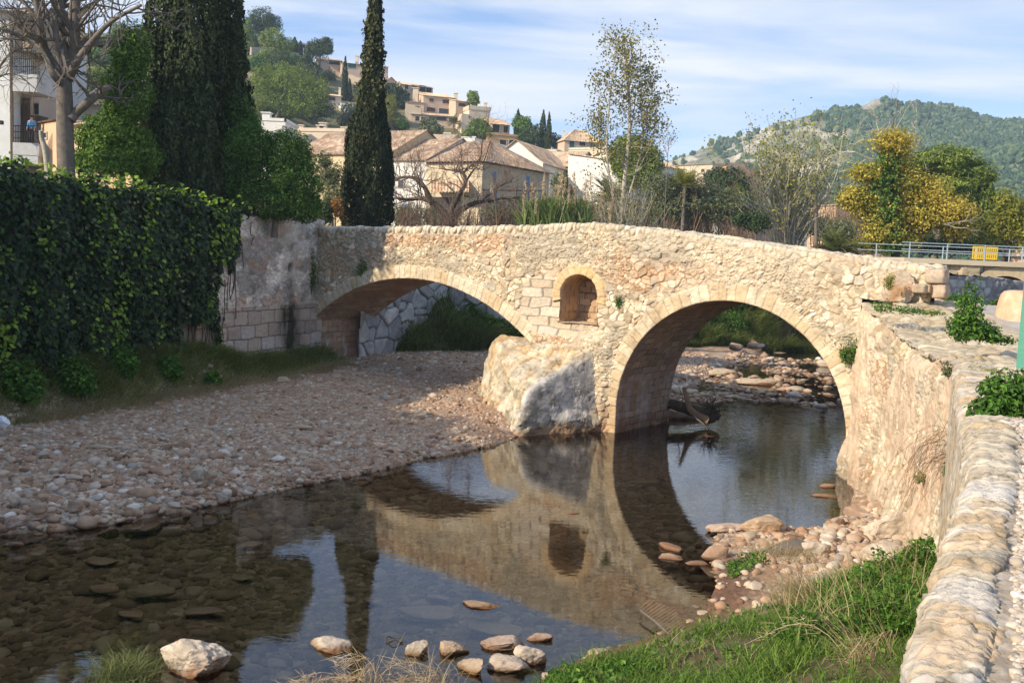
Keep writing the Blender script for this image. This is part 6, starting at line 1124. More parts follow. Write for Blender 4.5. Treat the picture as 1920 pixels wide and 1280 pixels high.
MB().tube([atY(1533, 470, 78.)*np.array([1, 1, 0])+np.array([0, 0, 4.3]), atY(1530, 400, 78.), atY(1530, 347, 78.)], [.15, .14, .11], 8).build('wooden_pole', M['bark_grey'], smooth=True, label='weathered wooden pole beside the many-stemmed young tree', cat='pole')

# unseen evergreens added left of the frame to shade the gravel bar
for i, (x, y, h) in enumerate(((-17.0, 17.5, 4.2), (-18.5, 12.5, 5.2), (-21, 7, 7))):
    r = thing('added_shade_tree', ('wide added evergreen, unseen on the wall top left of the frame', 'taller added evergreen, unseen left of the frame', 'unseen added evergreen nearest to the viewer on the left bank')[i], 'tree', (x, y, 6.)); mb = MB(); lb = [((x, y, 6+h*.55), (2.6, 2.6, h*.42)), ((x+1, y-1, 6+h*.4), (2.2, 2.2, h*.3)), ((x-1, y+1.2, 6+h*.42), (2.2, 2.2, h*.32))]; C, Nn = crown_pts(7000, lb, rng, .22, .3, 2.4, 31+i); leaves(mb, C, Nn+.6*rng.normal(size=C.shape), .3, .16, rng); mb.build('crown', M['lf_pine_dark'], r); mb = MB(); mb.tube([(x, y, 5), (x, y, 6+h*.5)], [.25, .15], 8); mb.build('trunk', M['bark_grey'], r)

# ================================================================== HOUSES
rng = np.random.default_rng(33)
def plaster(n, c, v=.12): M[n] = mat('plaster_'+n, c, .93, v, 1.2, .3, 14, spec=.12, col2=tuple(q*.82 for q in c), c2scale=.6, c2lim=(.5, .75)); return M[n]
for n, c in (('pink', (.56, .42, .31)), ('cream', (.62, .52, .39)), ('ochre', (.60, .48, .30)), ('white', (.70, .68, .62)), ('greystone', (.40, .34, .26)), ('peach', (.62, .42, .27)), ('tan', (.50, .40, .28)), ('orange', (.55, .34, .17)), ('grey', (.62, .63, .61)), ('rubble', (.38, .30, .21))): plaster(n, c)
M['glass'] = mat('window_glass', (.035, .04, .045), .12, spec=.6); M['shutter_brown'] = mat('shutter_brown', (.10, .055, .035), .7, .2, 9); M['shutter_blue'] = mat('shutter_blue', (.10, .24, .46), .7, .15, 9); M['shutter_teal'] = mat('shutter_teal', (.03, .11, .10), .7, .15, 9); M['frame'] = mat('window_frame', (.50, .44, .36), .8)
M['dark'] = mat('opening_shade', (.05, .04, .035), .9); M['steel'] = mat('pale_steel', (.34, .42, .46), .45, .1, 5, spec=.5); M['iron'] = mat('black_iron', (.02, .02, .02), .5); M['yellow'] = mat('yellow_paint', (.62, .42, .03), .6, .1)
M['tile'] = mat('roof_tile', attr=True, rough=.9, var=.22, vscale=5, bump=.3, bscale=20, spec=.1)
TILES = [(.46, .30, .18), (.54, .38, .24), (.40, .25, .15), (.58, .45, .31), (.48, .36, .26), (.36, .25, .18)]
TILES_L = [(.60, .43, .27), (.66, .50, .33), (.56, .39, .24), (.62, .48, .34)]
def roof_slope(mb, e0, e1, r0, r1, pitch=.26, cols=TILES, seed=0):
    """tiled slope from eave e0-e1 up to ridge r0-r1, rows of round tiles running down the slope"""
    e0, e1, r0, r1 = (np.array(q, float) for q in (e0, e1, r0, r1)); L = np.linalg.norm(e1-e0); S_ = max(np.linalg.norm(r0-e0), np.linalg.norm(r1-e1)); nu = max(8, int(L/pitch*6)); nv = max(3, int(S_/.35))
    u, v = np.meshgrid(np.linspace(0, 1, nu), np.linspace(0, 1, nv), indexing='ij'); P = (e0*(1-u)[..., None]+e1*u[..., None])*(1-v)[..., None]+(r0*(1-u)[..., None]+r1*u[..., None])*v[..., None]
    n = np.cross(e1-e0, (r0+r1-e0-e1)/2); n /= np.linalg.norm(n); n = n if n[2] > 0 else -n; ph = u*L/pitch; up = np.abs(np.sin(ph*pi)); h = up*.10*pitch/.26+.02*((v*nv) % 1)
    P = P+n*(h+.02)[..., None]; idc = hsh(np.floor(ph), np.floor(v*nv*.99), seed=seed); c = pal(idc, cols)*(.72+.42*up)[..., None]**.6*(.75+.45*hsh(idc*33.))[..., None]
    c = c*(1+.25*fbm(P[..., 0]*.5, P[..., 1]*.5, P[..., 2]*.5, 3, seed))[..., None]; return sheet(P, None, c, mb)
def box_pts(mb, Q, z0, z1):
    """prism over plan polygon Q"""
    n = len(Q); V = np.r_[np.c_[Q, np.full(n, z0)], np.c_[Q, np.broadcast_to(z1, n)]]; mb.add(V, [[i, (i+1) % n, n+(i+1) % n, n+i] for i in range(n)])
    if n == 4: mb.add(V[n:], [[0, 1, 2, 3]])
    return mb
def window(root, px, py, w, h, p0, n, style='brown', name='window'):
    """window centred on photo pixel (px,py), w x h photo pixels, on the wall plane (p0, n)"""
    c = plane_pt(px, py, p0, n); s = c[1]/FPX; a = np.array([-n[1], n[0], 0.]); a = a if a[0] > 0 else -a; up = np.array([0, 0, 1.])
    k = 1/max(.25, abs(a[0])); W, H = w*s*min(k, 2.2)/2, h*s/2
    def slab(mb, x0, x1, z0, z1, d0, d1):
        V = [c+a*x+up*z+n*d for d in (d0, d1) for x, z in ((x0, z0), (x1, z0), (x1, z1), (x0, z1))]; mb.add(V, [[0, 1, 2, 3], [4, 5, 6, 7], [0, 1, 5, 4], [1, 2, 6, 5], [2, 3, 7, 6], [3, 0, 4, 7]])
    f = .07 if style not in ('opening',) else .1; mb = MB()
    for x0, x1, z0, z1 in ((-W-f, -W, -H-f, H+f), (W, W+f, -H-f, H+f), (-W, W, H, H+f), (-W-f*1.6, W+f*1.6, -H-f*1.4, -H)): slab(mb, x0, x1, z0, z1, -.05, .07)
    fr = mb.build(name, M['frame'], root); mb = MB()
    if style == 'opening': slab(mb, -W, W, -H, H, -.03, .012); mb.build('pane', M['dark'], fr)  # opening: a dark sheet painted in place of the shade inside
    elif style == 'glass': slab(mb, -W, W, -H, H, -.03, .015); mb.build('pane', M['glass'], fr)
    else:
        for i in (-1, 1): slab(mb, min(i*W, i*.012), max(i*W, i*.012), -H, H, -.02, .045)
        for q in np.arange(-H+.06, H-.04, .13): slab(mb, -W+.05, W-.05, q, q+.03, .045, .058)
        mb.build('shutter', M['shutter_'+style], fr)
    return fr
def block(root, pl, pr, Yl, Yr, eave, depth, wall, roof='flat', base=None, rise=1.2, tiles=TILES, wins=(), chim=(), side=(), name='wall', over=.3, seed=0, parapet=.0, pitch=None):
    pitch = pitch or (.44 if base == 3.5 else .30)
    """one rectangular house volume whose front runs from photo column pl (distance Yl) to pr (Yr); eave = photo row of the eave at pl"""
    if FIT[0]: Yr = Yl+abs(Yl-Yr)*.8; depth *= .6
    Yl, Yr, depth, rise = (Yl+FIT[0], Yr+FIT[0], depth*FIT[1], rise*FIT[1]) if FIT[0] else (Yl*FIT[1], Yr*FIT[1], depth*FIT[1], rise*FIT[1])
    a, b = atY(pl, eave, Yl), atY(pr, eave, Yr); z1 = a[2]; b[2] = z1; u = (b-a); u[2] = 0; L = np.linalg.norm(u); u /= L; n = np.array([u[1], -u[0], 0.]); n = n if n[1] < 0 else -n; bk = -n*depth
    if base is None: base = min(float(hill_z(q[0], q[1])) for q in (a, b))-.6
    Q = np.array([a[:2], b[:2], (b+bk)[:2], (a+bk)[:2]]); mb = MB(); box_pts(mb, Q, base, z1); up = np.array([0, 0, 1.])
    if roof == 'gable_side':            # gable end is the front, ridge runs backwards
        m = (a+b)/2+up*rise; mb.add([a, b, m], [[0, 1, 2]]); mb.add([a+bk, b+bk, m+bk], [[0, 1, 2]])
    if roof == 'gable': mb.add([a, a+bk, (a+a+bk)/2+up*rise], [[0, 1, 2]]); mb.add([b, b+bk, (b+b+bk)/2+up*rise], [[0, 1, 2]])
    if roof == 'shed': mb.add([a, b, b+bk, a+bk, a+bk+up*rise, b+bk+up*rise], [[3, 2, 5, 4]]); mb.add([a, a+bk, a+bk+up*rise], [[0, 1, 2]]); mb.add([b, b+bk, b+bk+up*rise], [[0, 1, 2]])
    if parapet:
        for q0, q1 in ((a, b), (b, b+bk), (b+bk, a+bk), (a+bk, a)): c = (q0+q1)/2; d = q1-q0; mb.box((c[0], c[1], z1+parapet/2), (np.linalg.norm(d)+.25, .25, parapet), math.atan2(d[1], d[0]))
    mb.build(name, M[wall], root); mr = MB(); oe = n*over; ou = u*over; dz = up*(over*rise/(depth/2) if roof != 'shed' else over*rise/depth)
    if roof == 'gable': m0, m1 = a+bk/2+up*rise, b+bk/2+up*rise; roof_slope(mr, a+oe-ou-dz, b+oe+ou-dz, m0-ou, m1+ou, pitch=pitch, cols=tiles, seed=seed); roof_slope(mr, b+bk-oe+ou-dz, a+bk-oe-ou-dz, m1+ou, m0-ou, pitch=pitch, cols=tiles, seed=seed)
    elif roof == 'gable_side': m0, m1 = (a+b)/2+up*rise+oe, (a+b)/2+bk+up*rise-oe; dz2 = up*over*rise/(L/2); roof_slope(mr, a+oe-ou-dz2, a+bk-oe-ou-dz2, m0, m1, pitch=pitch, cols=tiles, seed=seed); roof_slope(mr, b+oe+ou-dz2, b+bk-oe+ou-dz2, m0, m1, pitch=pitch, cols=tiles, seed=seed)
    elif roof == 'shed': roof_slope(mr, a+oe-ou-dz, b+oe+ou-dz, a+bk+up*rise-ou, b+bk+up*rise+ou, pitch=pitch, cols=tiles, seed=seed)
    elif roof == 'hip':
        ins = min(depth/2, L*.45); m0, m1 = a+bk/2+up*rise+u*ins, b+bk/2+up*rise-u*ins
        for e0, e1, r0, r1 in ((a+oe-ou, b+oe+ou, m0, m1), (b+oe+ou, b+bk-oe+ou, m1, m1), (b+bk-oe+ou, a+bk-oe-ou, m1, m0), (a+bk-oe-ou, a+oe-ou, m0, m0)): roof_slope(mr, e0-dz, e1-dz, r0, r1, pitch=pitch, cols=tiles, seed=seed)
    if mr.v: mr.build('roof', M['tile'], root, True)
    for wq in wins: window(root, *wq[:4], a, n, *(wq[4:] or ('brown',)))
    sn = u.copy()
    for wq in side: window(root, *wq[:4], b, sn, *(wq[4:] or ('brown',)))
    for (px, py0, py1, wq) in chim:
        q = atY(px, py1, (Yl+Yr)/2+min(depth*.4, 3)); top = atY(px, py0, q[1])[2]; w_ = wq*q[1]/FPX; mc = MB(); mc.box((q[0], q[1], (q[2]+top)/2-.3), (w_, w_, top-q[2]+.6)); mc.box((q[0], q[1], top+.06), (w_*1.35, w_*1.35, .14)); mc.build('chimney', M['cream' if wall != 'white' else 'white'], root)
    return a, n, z1, base
FIT = [0., 1.]
def house(name, label, px, py, Y, cat='house', group=None, fit=None, far=1.):
    FIT[:] = [0., far]; Y = Y*far
    if fit: Yh = float(hill_hit(*fit)[1]); FIT[:] = [Yh-Y, Yh/Y]; Y = Yh
    p = atY(px, py, Y); return thing(name, label, cat, tuple(p), group)
# --- the row of houses just behind the bridge
Cn = np.array([-3.1, 108.]); fd = np.array([-.85, .53])
def colY(px): t = np.linspace(0, 70, 7000); X, Yq = Cn[0]+fd[0]*t, Cn[1]+fd[1]*t; return float(Yq[np.argmin(np.abs(px_of(X, Yq)-px))])
def ycol(px): return colY(px)
h = house('stone_house', 'stone house with tiled hip roof and blue shutters in its shaded right side', 905, 400, 108)
a, b = atY(798, 303, ycol(798)), atY(905, 305, 108.); z1 = b[2]; a[2] = z1; sd_ = np.array([.53, .85, 0.])*14.8; u = (b-a)/np.linalg.norm(b-a); n = np.array([u[1], -u[0], 0]); up = np.array([0, 0, 1.])
mb = MB(); box_pts(mb, np.array([a[:2], b[:2], (b+sd_)[:2], (a+sd_)[:2]]), 3.5, z1); mb.build('wall', plaster('yellowstone', (.55, .46, .32), .25), h)
mr = MB(); m1 = b+sd_*.5+up*3.2-u*4.; m0 = a+sd_*.5+up*3.2; ov = .5
o1 = -sd_/14.8*ov; roof_slope(mr, a+o1, b+o1+u*ov, m0, m1, .44, seed=1); roof_slope(mr, b+o1+u*ov, b+sd_-o1+u*ov, m1, m1, .44, seed=2); roof_slope(mr, b+sd_-o1+u*ov, a+sd_-o1, m1, m0, .44, seed=3); mr.build('roof', M['tile'], h, True)
sn = np.array([.85, -.53, 0.])
for wq in ((926, 330, 7, 17), (989, 339, 6, 15), (926, 367, 8, 30), (988, 372, 6, 24)): window(h, *wq, b, sn, 'blue')
mb = MB(); c0 = plane_pt(905, 356, b, sn); c1 = plane_pt(1022, 358, b, sn); mb.tube([c0+sn*.06, c1+sn*.06], .05, 5); mb.build('cable', M['iron'], h)
ls = MB(); e0, e1 = atY(806, 362, ycol(806)-3.2), atY(880, 362, ycol(880)-3.2); roof_slope(ls, e0, e1, atY(806, 340, ycol(806)), atY(880, 340, ycol(880)), .44, seed=5); ls.build('porch_roof', M['tile'], h, True)
window(h, 835, 390, 60, 40, (a+b)/2, n, 'opening', 'porch_opening'); window(h, 855, 321, 5, 9, (a+b)/2, n, 'glass')
h = house('white_house', 'whitewashed house with tiled roof between slim cypress and stone house', 765, 400, 112); block(h, 732, 799, ycol(732), ycol(799), 302, 14.0, 'white', 'gable', 3.5, 3.2, wins=((752, 345, 10, 14, 'glass'), (760, 395, 12, 24, 'blue')), seed=7)
h = house('long_house', 'long tile-roofed house partly hidden left of the slim cypress', 640, 300, 122); block(h, 545, 731, ycol(545), ycol(731), 292, 14., 'ochre', 'gable', 3.5, 3.5, wins=((612, 310, 8, 12),), seed=9)
h = house('rooftop_house', 'white rooftop terrace house with chimneys above the long tiled roof', 590, 262, 96, far=1.5); block(h, 556, 648, 96, 95, 246, 6, 'cream', 'flat', 4, parapet=.5, chim=((565, 236, 250, 8), (601, 237, 262, 12), (606, 232, 258, 12), (645, 240, 262, 10), (622, 248, 262, 7))); block(h, 490, 535, 90, 90, 226, 5, 'white', 'flat', 4, parapet=.4, chim=((500, 213, 232, 14),))
h = house('rooftop_house', 'pale rooftops with square water tanks and chimneys left of the arched terrace', 830, 275, 100, far=1.45); block(h, 765, 890, 104, 100, 268, 7, 'white', 'flat', 4, parapet=.5, chim=((795, 250, 275, 14), (838, 251, 275, 10), (873, 259, 277, 13), (888, 258, 275, 6), (725, 258, 280, 9))); block(h, 775, 840, 100, 99, 264, 5, 'cream', 'gable', 4, .9, TILES_L)
h = house('gable_house', 'white gabled house with a small blue window behind the stone house', 965, 300, 88, far=1.45); block(h, 917, 1018, 90, 88, 305, 8, 'white', 'gable_side', 4, 2.0, wins=((968, 303, 6, 10, 'blue'),), seed=11)
h = house('tan_house', 'low tan house with light tiled roof beside the olive tree', 1010, 305, 94, far=1.45); block(h, 985, 1075, 96, 94, 312, 8, 'tan', 'gable', 4, 1.8, TILES_L, wins=((1062, 316, 5, 8),), seed=13)
h = house('flat_house', 'cream flat-topped house with brown terrace walls above the tan house', 990, 290, 104, far=1.45); block(h, 945, 1045, 106, 104, 288, 7, 'cream', 'flat', 4, parapet=.7); block(h, 1040, 1085, 104, 103, 300, 7, 'rubble', 'shed', 4, 1.0, TILES)
h = house('narrow_house', 'narrow grey-brown house in shade left of the big white house', 1075, 340, 92, far=1.45); block(h, 1066, 1086, 93, 92, 305, 6, 'greystone', 'shed', 4, .7, wins=((1074, 340, 5, 9), (1074, 317, 4, 6)), seed=15)
h = house('white_house', 'big blank white house behind the poplar', 1130, 330, 90, far=1.45); block(h, 1086, 1174, 92, 88, 306, 9, 'white', 'gable_side', 4, .9, TILES_L, seed=17); block(h, 1174, 1216, 88, 92, 304, 6, 'white', 'shed', 4, .8, TILES_L, wins=((1179, 313, 5, 9, 'glass'), (1193, 315, 4, 9, 'glass'), (1208, 318, 5, 10, 'glass')), seed=19)
# --- villas on the hill
h = house('villa', 'large pale villa with many dark windows and a blue pane on the hillside', 820, 230, 130, 'villa', fit=(820, 232))
block(h, 794, 853, 131, 128, 179, 8, 'pink', 'shed', None, 1.1, TILES_L, wins=((809, 188, 8, 6), (837, 191, 14, 7), (808, 206, 15, 8), (836, 209, 25, 9, 'glass')), chim=((779, 166, 190, 10), (854, 176, 196, 6))); block(h, 761, 795, 130, 131, 191, 7, 'pink', 'shed', None, .6, TILES_L, wins=((782, 203, 8, 8),)); block(h, 855, 881, 130, 128, 189, 7, 'pink', 'shed', None, .8, TILES_L, wins=((866, 197, 13, 6),)); block(h, 880, 919, 127, 125, 205, 7, 'cream', 'flat', None, parapet=.8, chim=((910, 194, 208, 5),))
block(h, 771, 868, 126.5, 124, 214, 3.6, 'pink', 'shed', None, .5, TILES_L, wins=((786, 223, 14, 8, 'opening'), (822, 223, 30, 7, 'opening'), (852, 226, 20, 7, 'opening'))); block(h, 866, 884, 125, 124, 213, 4, 'cream', 'flat', None, wins=((880, 219, 3, 3),))
h = house('villa', 'pale villa with a three-bay loggia above the largest hillside villa', 780, 180, 152, 'villa', fit=(780, 193)); block(h, 752, 812, 154, 149, 158, 9, 'pink', 'shed', None, 1.2, TILES_L, wins=((762, 163, 6, 8), (778, 166, 11, 11, 'opening'), (792, 167, 11, 11, 'opening'), (804, 169, 9, 10, 'opening'), (761, 182, 6, 10))); block(h, 712, 753, 156, 154, 162, 8, 'pink', 'gable_side', None, 1.6, TILES_L)
h = house('villa', 'topmost pink villa with a porch and a teal shutter beside a thin cypress', 660, 130, 172, 'villa', fit=(660, 146)); block(h, 641, 728, 174, 170, 118, 8, 'pink', 'shed', None, .8, TILES_L, wins=((660, 124, 14, 8, 'teal'), (720, 132, 4, 4)), chim=((669, 106, 120, 5),)); block(h, 596, 642, 176, 174, 114, 7, 'pink', 'shed', None, 1.3, TILES_L, wins=((628, 118, 24, 7, 'opening'),))
h = house('villa', 'small white villa among pines near the hilltop', 570, 90, 205, 'villa', fit=(570, 104)); block(h, 552, 585, 207, 203, 80, 7, 'white', 'flat', None, parapet=.3, wins=((558, 85, 5, 5), (569, 87, 5, 5), (579, 89, 5, 5)))
h = house('cottage', 'small cream cottage with two chimneys in front of the thin hillside cypresses', 625, 190, 140, 'house', fit=(622, 206)); block(h, 604, 640, 141, 139, 178, 6, 'cream', 'shed', None, .7, TILES_L, wins=((622, 185, 12, 7),), chim=((609, 167, 182, 5), (637, 166, 182, 4))); block(h, 640, 662, 139, 138, 193, 4, 'white', 'flat', None)
h = house('arched_terrace', 'orange arched terrace house with a tiled pavilion', 940, 262, 116, 'house', fit=(940, 284)); block(h, 914, 973, 117, 114, 252, 6, 'orange', 'flat', None, parapet=.4, wins=((943, 268, 12, 11, 'opening'), (960, 269, 11, 12, 'opening'))); block(h, 922, 956, 122, 120, 232, 5, 'tan', 'shed', None, 1., TILES, wins=((930, 241, 12, 14, 'opening'), (948, 243, 8, 12, 'opening')))
h = house('villa', 'hillside house with a columned veranda at the right end of the village', 1090, 270, 125, 'villa', fit=(1090, 296)); block(h, 1059, 1132, 127, 124, 262, 7, 'pink', 'hip', None, 1.6, TILES_L, wins=((1072, 270, 9, 12, 'teal'), (1092, 269, 11, 9, 'opening'), (1112, 271, 10, 9, 'glass')), chim=((1057, 246, 262, 4), (1088, 247, 258, 5)))
h = house('terrace_house', 'pale house with a wide bluish window below the veranda villa', 1100, 290, 116, 'house', far=1.4); block(h, 1066, 1142, 117, 114, 281, 6, 'cream', 'flat', None, parapet=.3, wins=((1090, 290, 18, 7, 'glass'), (1070, 287, 3, 3)))
h = house('small_house', 'small flat pale house with two brown windows behind the upright palm', 1300, 320, 95, 'house', far=1.8); block(h, 1272, 1336, 97, 94, 311, 6, 'cream', 'shed', 4., .7, TILES_L, wins=((1318, 320, 5, 6), (1328, 321, 5, 6))); block(h, 1334, 1362, 96, 94, 314, 5, 'orange', 'flat', 4.)
h = house('shed', 'low white shed behind the bare shrubs right of the poplar', 1358, 412, 62, 'shed', far=1.8); block(h, 1334, 1384, 63, 61, 406, 4, 'white', 'shed', 4., .5, TILES_L, wins=((1345, 411, 8, 5, 'opening'),))
h = house('stone_barn', 'sunlit stone barn between pole and plane tree', 1545, 395, 76, 'barn', far=2.); block(h, 1518, 1568, 78, 75, 388, 5, 'peach', 'shed', 4., .6, TILES_L)
h = house('tiled_shed', 'pink-tiled roof corner at the right edge behind the railing', 1910, 478, 62, 'shed'); block(h, 1896, 1990, 63, 62, 480, 5, 'peach', 'shed', 4., 1.1, TILES_L)
# --- houses at the left, behind the ivy wall
h = house('peach_house', 'peach house with one small framed window left of the bare tree', 95, 300, 58, 'house'); block(h, 74, 109, 60, 58, 233, 7, 'peach', 'shed', 5., .3, TILES, wins=((86, 254, 9, 9, 'glass'), (94, 302, 6, 12, 'brown')), over=.2); block(h, 108, 119, 58.3, 57.6, 240, 6, 'rubble', 'flat', 5., name='brick_pier')
h = house('peach_house', 'pale peach house half hidden by the bright leafy shrub', 180, 280, 55, 'house'); block(h, 136, 300, 57, 54, 236, 8, 'peach', 'gable', 5., .8, TILES_L, wins=((160, 254, 8, 10), (200, 262, 8, 12))); block(h, 148, 215, 68, 67, 195, 6, 'cream', 'gable', 5., 2.0, TILES_L, wins=((148, 218, 3, 3, 'opening'), (154, 219, 3, 3, 'opening')))
# --- apartment building with balconies at the left edge
ap = house('apartment_building', 'tall pale apartment building with brown shutters and balconies at the left edge', 10, 300, 59., 'building'); YA = 59.
a, n, z1, _ = block(ap, -260, 22, 59.5, 59, 16, 9, 'grey', 'gable', 5., 1.0, TILES, over=.5)
def pbox(nm, px0, px1, py0, py1, Y, d, m, parent=ap):
    p, q = atY(px0, py1, Y), atY(px1, py0, Y); mb = MB(); mb.box(((p[0]+q[0])/2, Y+d/2, (p[2]+q[2])/2), (abs(q[0]-p[0]), d, abs(q[2]-p[2]))); return mb.build(nm, M[m] if isinstance(m, str) else m, parent)
pbox('side_wall', 22, 54, 18, 96, 59.3, 6, 'rubble'); pbox('side_wall', 24, 62, 96, 140, 61.2, 4, 'tan'); pbox('side_wall', 24, 57, 165, 310, 60.2, 5, 'pink')
pbox('downpipe', 19.5, 22.5, 20, 310, 58.6, .1, 'bark_dark')
sh_ = pbox('shutter', 25, 55, 184, 269, 59.9, .12, 'shutter_brown')
for q in (32, 40, 47): pbox('shutter_slat', q-.4, q+.4, 185, 268, 59.84, .05, 'bark_dark', sh_)
for y0, y1, x1 in ((269, 291, 73), (292, 306, 71), (140, 171, 69)): pbox('balcony_slab', 24, x1, y0, y1, 58.2, 2.3, mat('concrete_'+str(y0), (.46, .46, .45), .9, .15, 2))
pbox('lintel', 56, 76, 217, 229, 60.2, 1., 'shutter_brown'); wf = pbox('side_window', 57, 73, 193, 216, 60.6, .3, 'frame'); pbox('pane', 60, 72, 195, 214, 60.55, .06, 'glass', wf)
def railing(nm, px0, px1, py0, py1, Y, nv, nh, m='iron', parent=ap):
    mb = MB()
    for q in np.linspace(px0, px1, nv): mb.tube([atY(q, py0, Y), atY(q, py1, Y)], .022, 4)
    for q in np.linspace(py0, py1, nh): mb.tube([atY(px0, q, Y), atY(px1, q, Y)], .025, 4)
    return mb.build(nm, M[m], parent)
railing('balcony_railing', 25, 74, 236, 270, 58.25, 12, 4); railing('balcony_railing', 24, 67, 96, 140, 58.25, 12, 4)
rl = pbox('wall_lantern', -4, 3, 226, 233, 57.2, .25, 'iron')
# person on the lower balcony
fp = atY(60, 271, 59.3); man = thing('person', 'person in a light blue top and dark trousers standing on the balcony', 'person', tuple(fp))
def skin_fig(nm, J, E, Rr, m, parent):
    me = bpy.data.meshes.new(nm); me.from_pydata([tuple(j) for j in J], E, []); o = link(nm, me, parent); _W[o.name] = wp(parent); md = o.modifiers.new('skin', 'SKIN'); o.modifiers.new('sub', 'SUBSURF').levels = 1; o.modifiers['sub'].render_levels = 2
    for i, r_ in enumerate(Rr): v = me.skin_vertices[0].data[i]; v.radius = (r_, r_*.8); v.use_root = i == 0
    me.materials.append(m); return o
sk = mat('skin', (.55, .34, .24), .6)
J = [(0, 0, .92), (0, 0, 1.15), (0, 0, 1.40), (0, 0, 1.49), (0, -.02, 1.56), (0, -.01, 1.66), (.19, 0, 1.38), (.24, -.02, 1.10), (.23, -.14, .90), (.225, -.17, .80), (-.19, 0, 1.38), (-.24, -.02, 1.10), (-.23, -.14, .90), (-.225, -.17, .80), (.09, 0, .86), (.10, -.01, .48), (.10, .01, .08), (.10, -.12, .03), (-.09, 0, .86), (-.10, .0, .48), (-.10, .03, .08), (-.10, -.10, .03)]
E_ = [(0, 1), (1, 2), (2, 3), (3, 4), (4, 5), (2, 6), (6, 7), (7, 8), (8, 9), (2, 10), (10, 11), (11, 12), (12, 13), (0, 14), (14, 15), (15, 16), (16, 17), (0, 18), (18, 19), (19, 20), (20, 21)]
skin_fig('body', J, E_, [.13, .12, .13, .055, .085, .075, .06, .042, .034, .03, .06, .042, .034, .03, .085, .058, .04, .03, .085, .058, .04, .03], sk, man)
skin_fig('shirt', [J[0], J[1], J[2], (0, 0, 1.45), J[6], J[7], (.235, -.1, .97), J[10], J[11], (-.235, -.1, .97)], [(0, 1), (1, 2), (2, 3), (2, 4), (4, 5), (5, 6), (2, 7), (7, 8), (8, 9)], [.155, .145, .15, .07, .08, .062, .052, .08, .062, .052], mat('blue_cloth', (.12, .36, .62), .9, .15, 9), man)
skin_fig('trousers', [J[0], J[14], J[15], J[16], J[18], J[19], J[20]], [(0, 1), (1, 2), (2, 3), (0, 4), (4, 5), (5, 6)], [.145, .10, .075, .06, .10, .075, .06], mat('dark_cloth', (.02, .02, .03), .9), man)
V, F = ICO[2]; P = V*np.array([.088, .10, .075])+np.array([0, .012, 1.655])+fp; mb = MB(); mb.add(P, F); mb.build('hair', M['bark_dark'], man, True)
mb = MB(); many(mb, ICO[1], np.array([(-.03, -.095, 1.615), (.03, -.095, 1.615)])+fp, np.full((2, 3), .011), rng); mb.build('eyes', M['iron'], man, True); mb = MB(); mb.add(ICO[1][0]*np.array([.014, .022, .02])+np.array([0, -.10, 1.585])+fp, ICO[1][1]); mb.build('nose', sk, man, True)

# ================================================================== MODERN ROAD BRIDGE
YB = 50.; rb = thing('road_bridge', 'plain sandstone road bridge with pale railings beyond the path', 'bridge', tuple(atY(1800, 520, YB))); zd = atY(1800, 494, YB)[2]
xa, xb = atY(1690, 500, YB)[0], atY(2060, 500, YB)[0]; ca = atY(1884, 548, YB); Ra = 47*YB/FPX; za = atY(1878, 517, YB)[2]; Rz = za-ca[2]
XX, ZZ = np.meshgrid(np.arange(xa, xb, .06), np.arange(2., zd, .06), indexing='ij'); d, c = ashlar(XX, ZZ, .9, .42, 501, .03, [(.56, .44, .29), (.60, .49, .34), (.50, .40, .27)]); q = ((XX-ca[0])/Ra)**2+((ZZ-ca[2])/Rz)**2 > 1; q &= ~((np.abs(XX-ca[0]) < Ra) & (ZZ < ca[2])); q4 = q[:-1, :-1] & q[1:, :-1] & q[:-1, 1:] & q[1:, 1:]
c = c*(1-.3*sstep(.1, .5, fbm(XX*.6, ZZ*.9, 0, 4, 503)))[..., None]; pier = (XX > atY(1800, 500, YB)[0]) & (XX < atY(1837, 500, YB)[0]); d = d+.15*pier; mb = sheet(np.stack([XX, np.full_like(XX, YB)-d, ZZ], -1), q4, c); mb.build('wall', M['masonry'], rb, True)
a_ = np.linspace(0, pi, 50); wv = np.linspace(0, 7, 6); AA, WW = np.meshgrid(a_, wv, indexing='ij'); sheet(np.stack([ca[0]+Ra*np.cos(AA), YB+WW, ca[2]+Rz*np.sin(AA)], -1), None, np.broadcast_to(np.array([.30, .24, .17]), AA.shape+(3,))).build('vault', M['masonry'], rb, True)
AA, TT = np.meshgrid(a_, np.linspace(0, .5, 5), indexing='ij'); sheet(np.stack([ca[0]+(Ra+TT)*np.cos(AA), np.full_like(AA, YB-.10), ca[2]+(Rz+TT)*np.sin(AA)], -1), None, pal(hsh(np.floor(AA*14)), [(.54, .44, .28), (.50, .40, .25)])).build('arch_ring', M['masonry'], rb, True)
mb = MB(); mb.box(((xa+xb)/2, YB+3.4, zd+.06), (xb-xa, 7.4, .26)); mb.build('deck', plaster('decks', (.55, .46, .33)), rb)
def rail(y, ph, label=None):
    mb = MB(); ps = np.arange(xa+ph, xb, 1.95)
    for x_ in ps: mb.box((x_, y, zd+.58), (.05, .05, .86))
    for z_ in (.98, .62): mb.box(((xa+xb)/2, y, zd+z_), (xb-xa, .04, .04))
    mb.build('railing', M['steel'], rb)
rail(YB+.1, .4); rail(YB+6.6, 1.1)
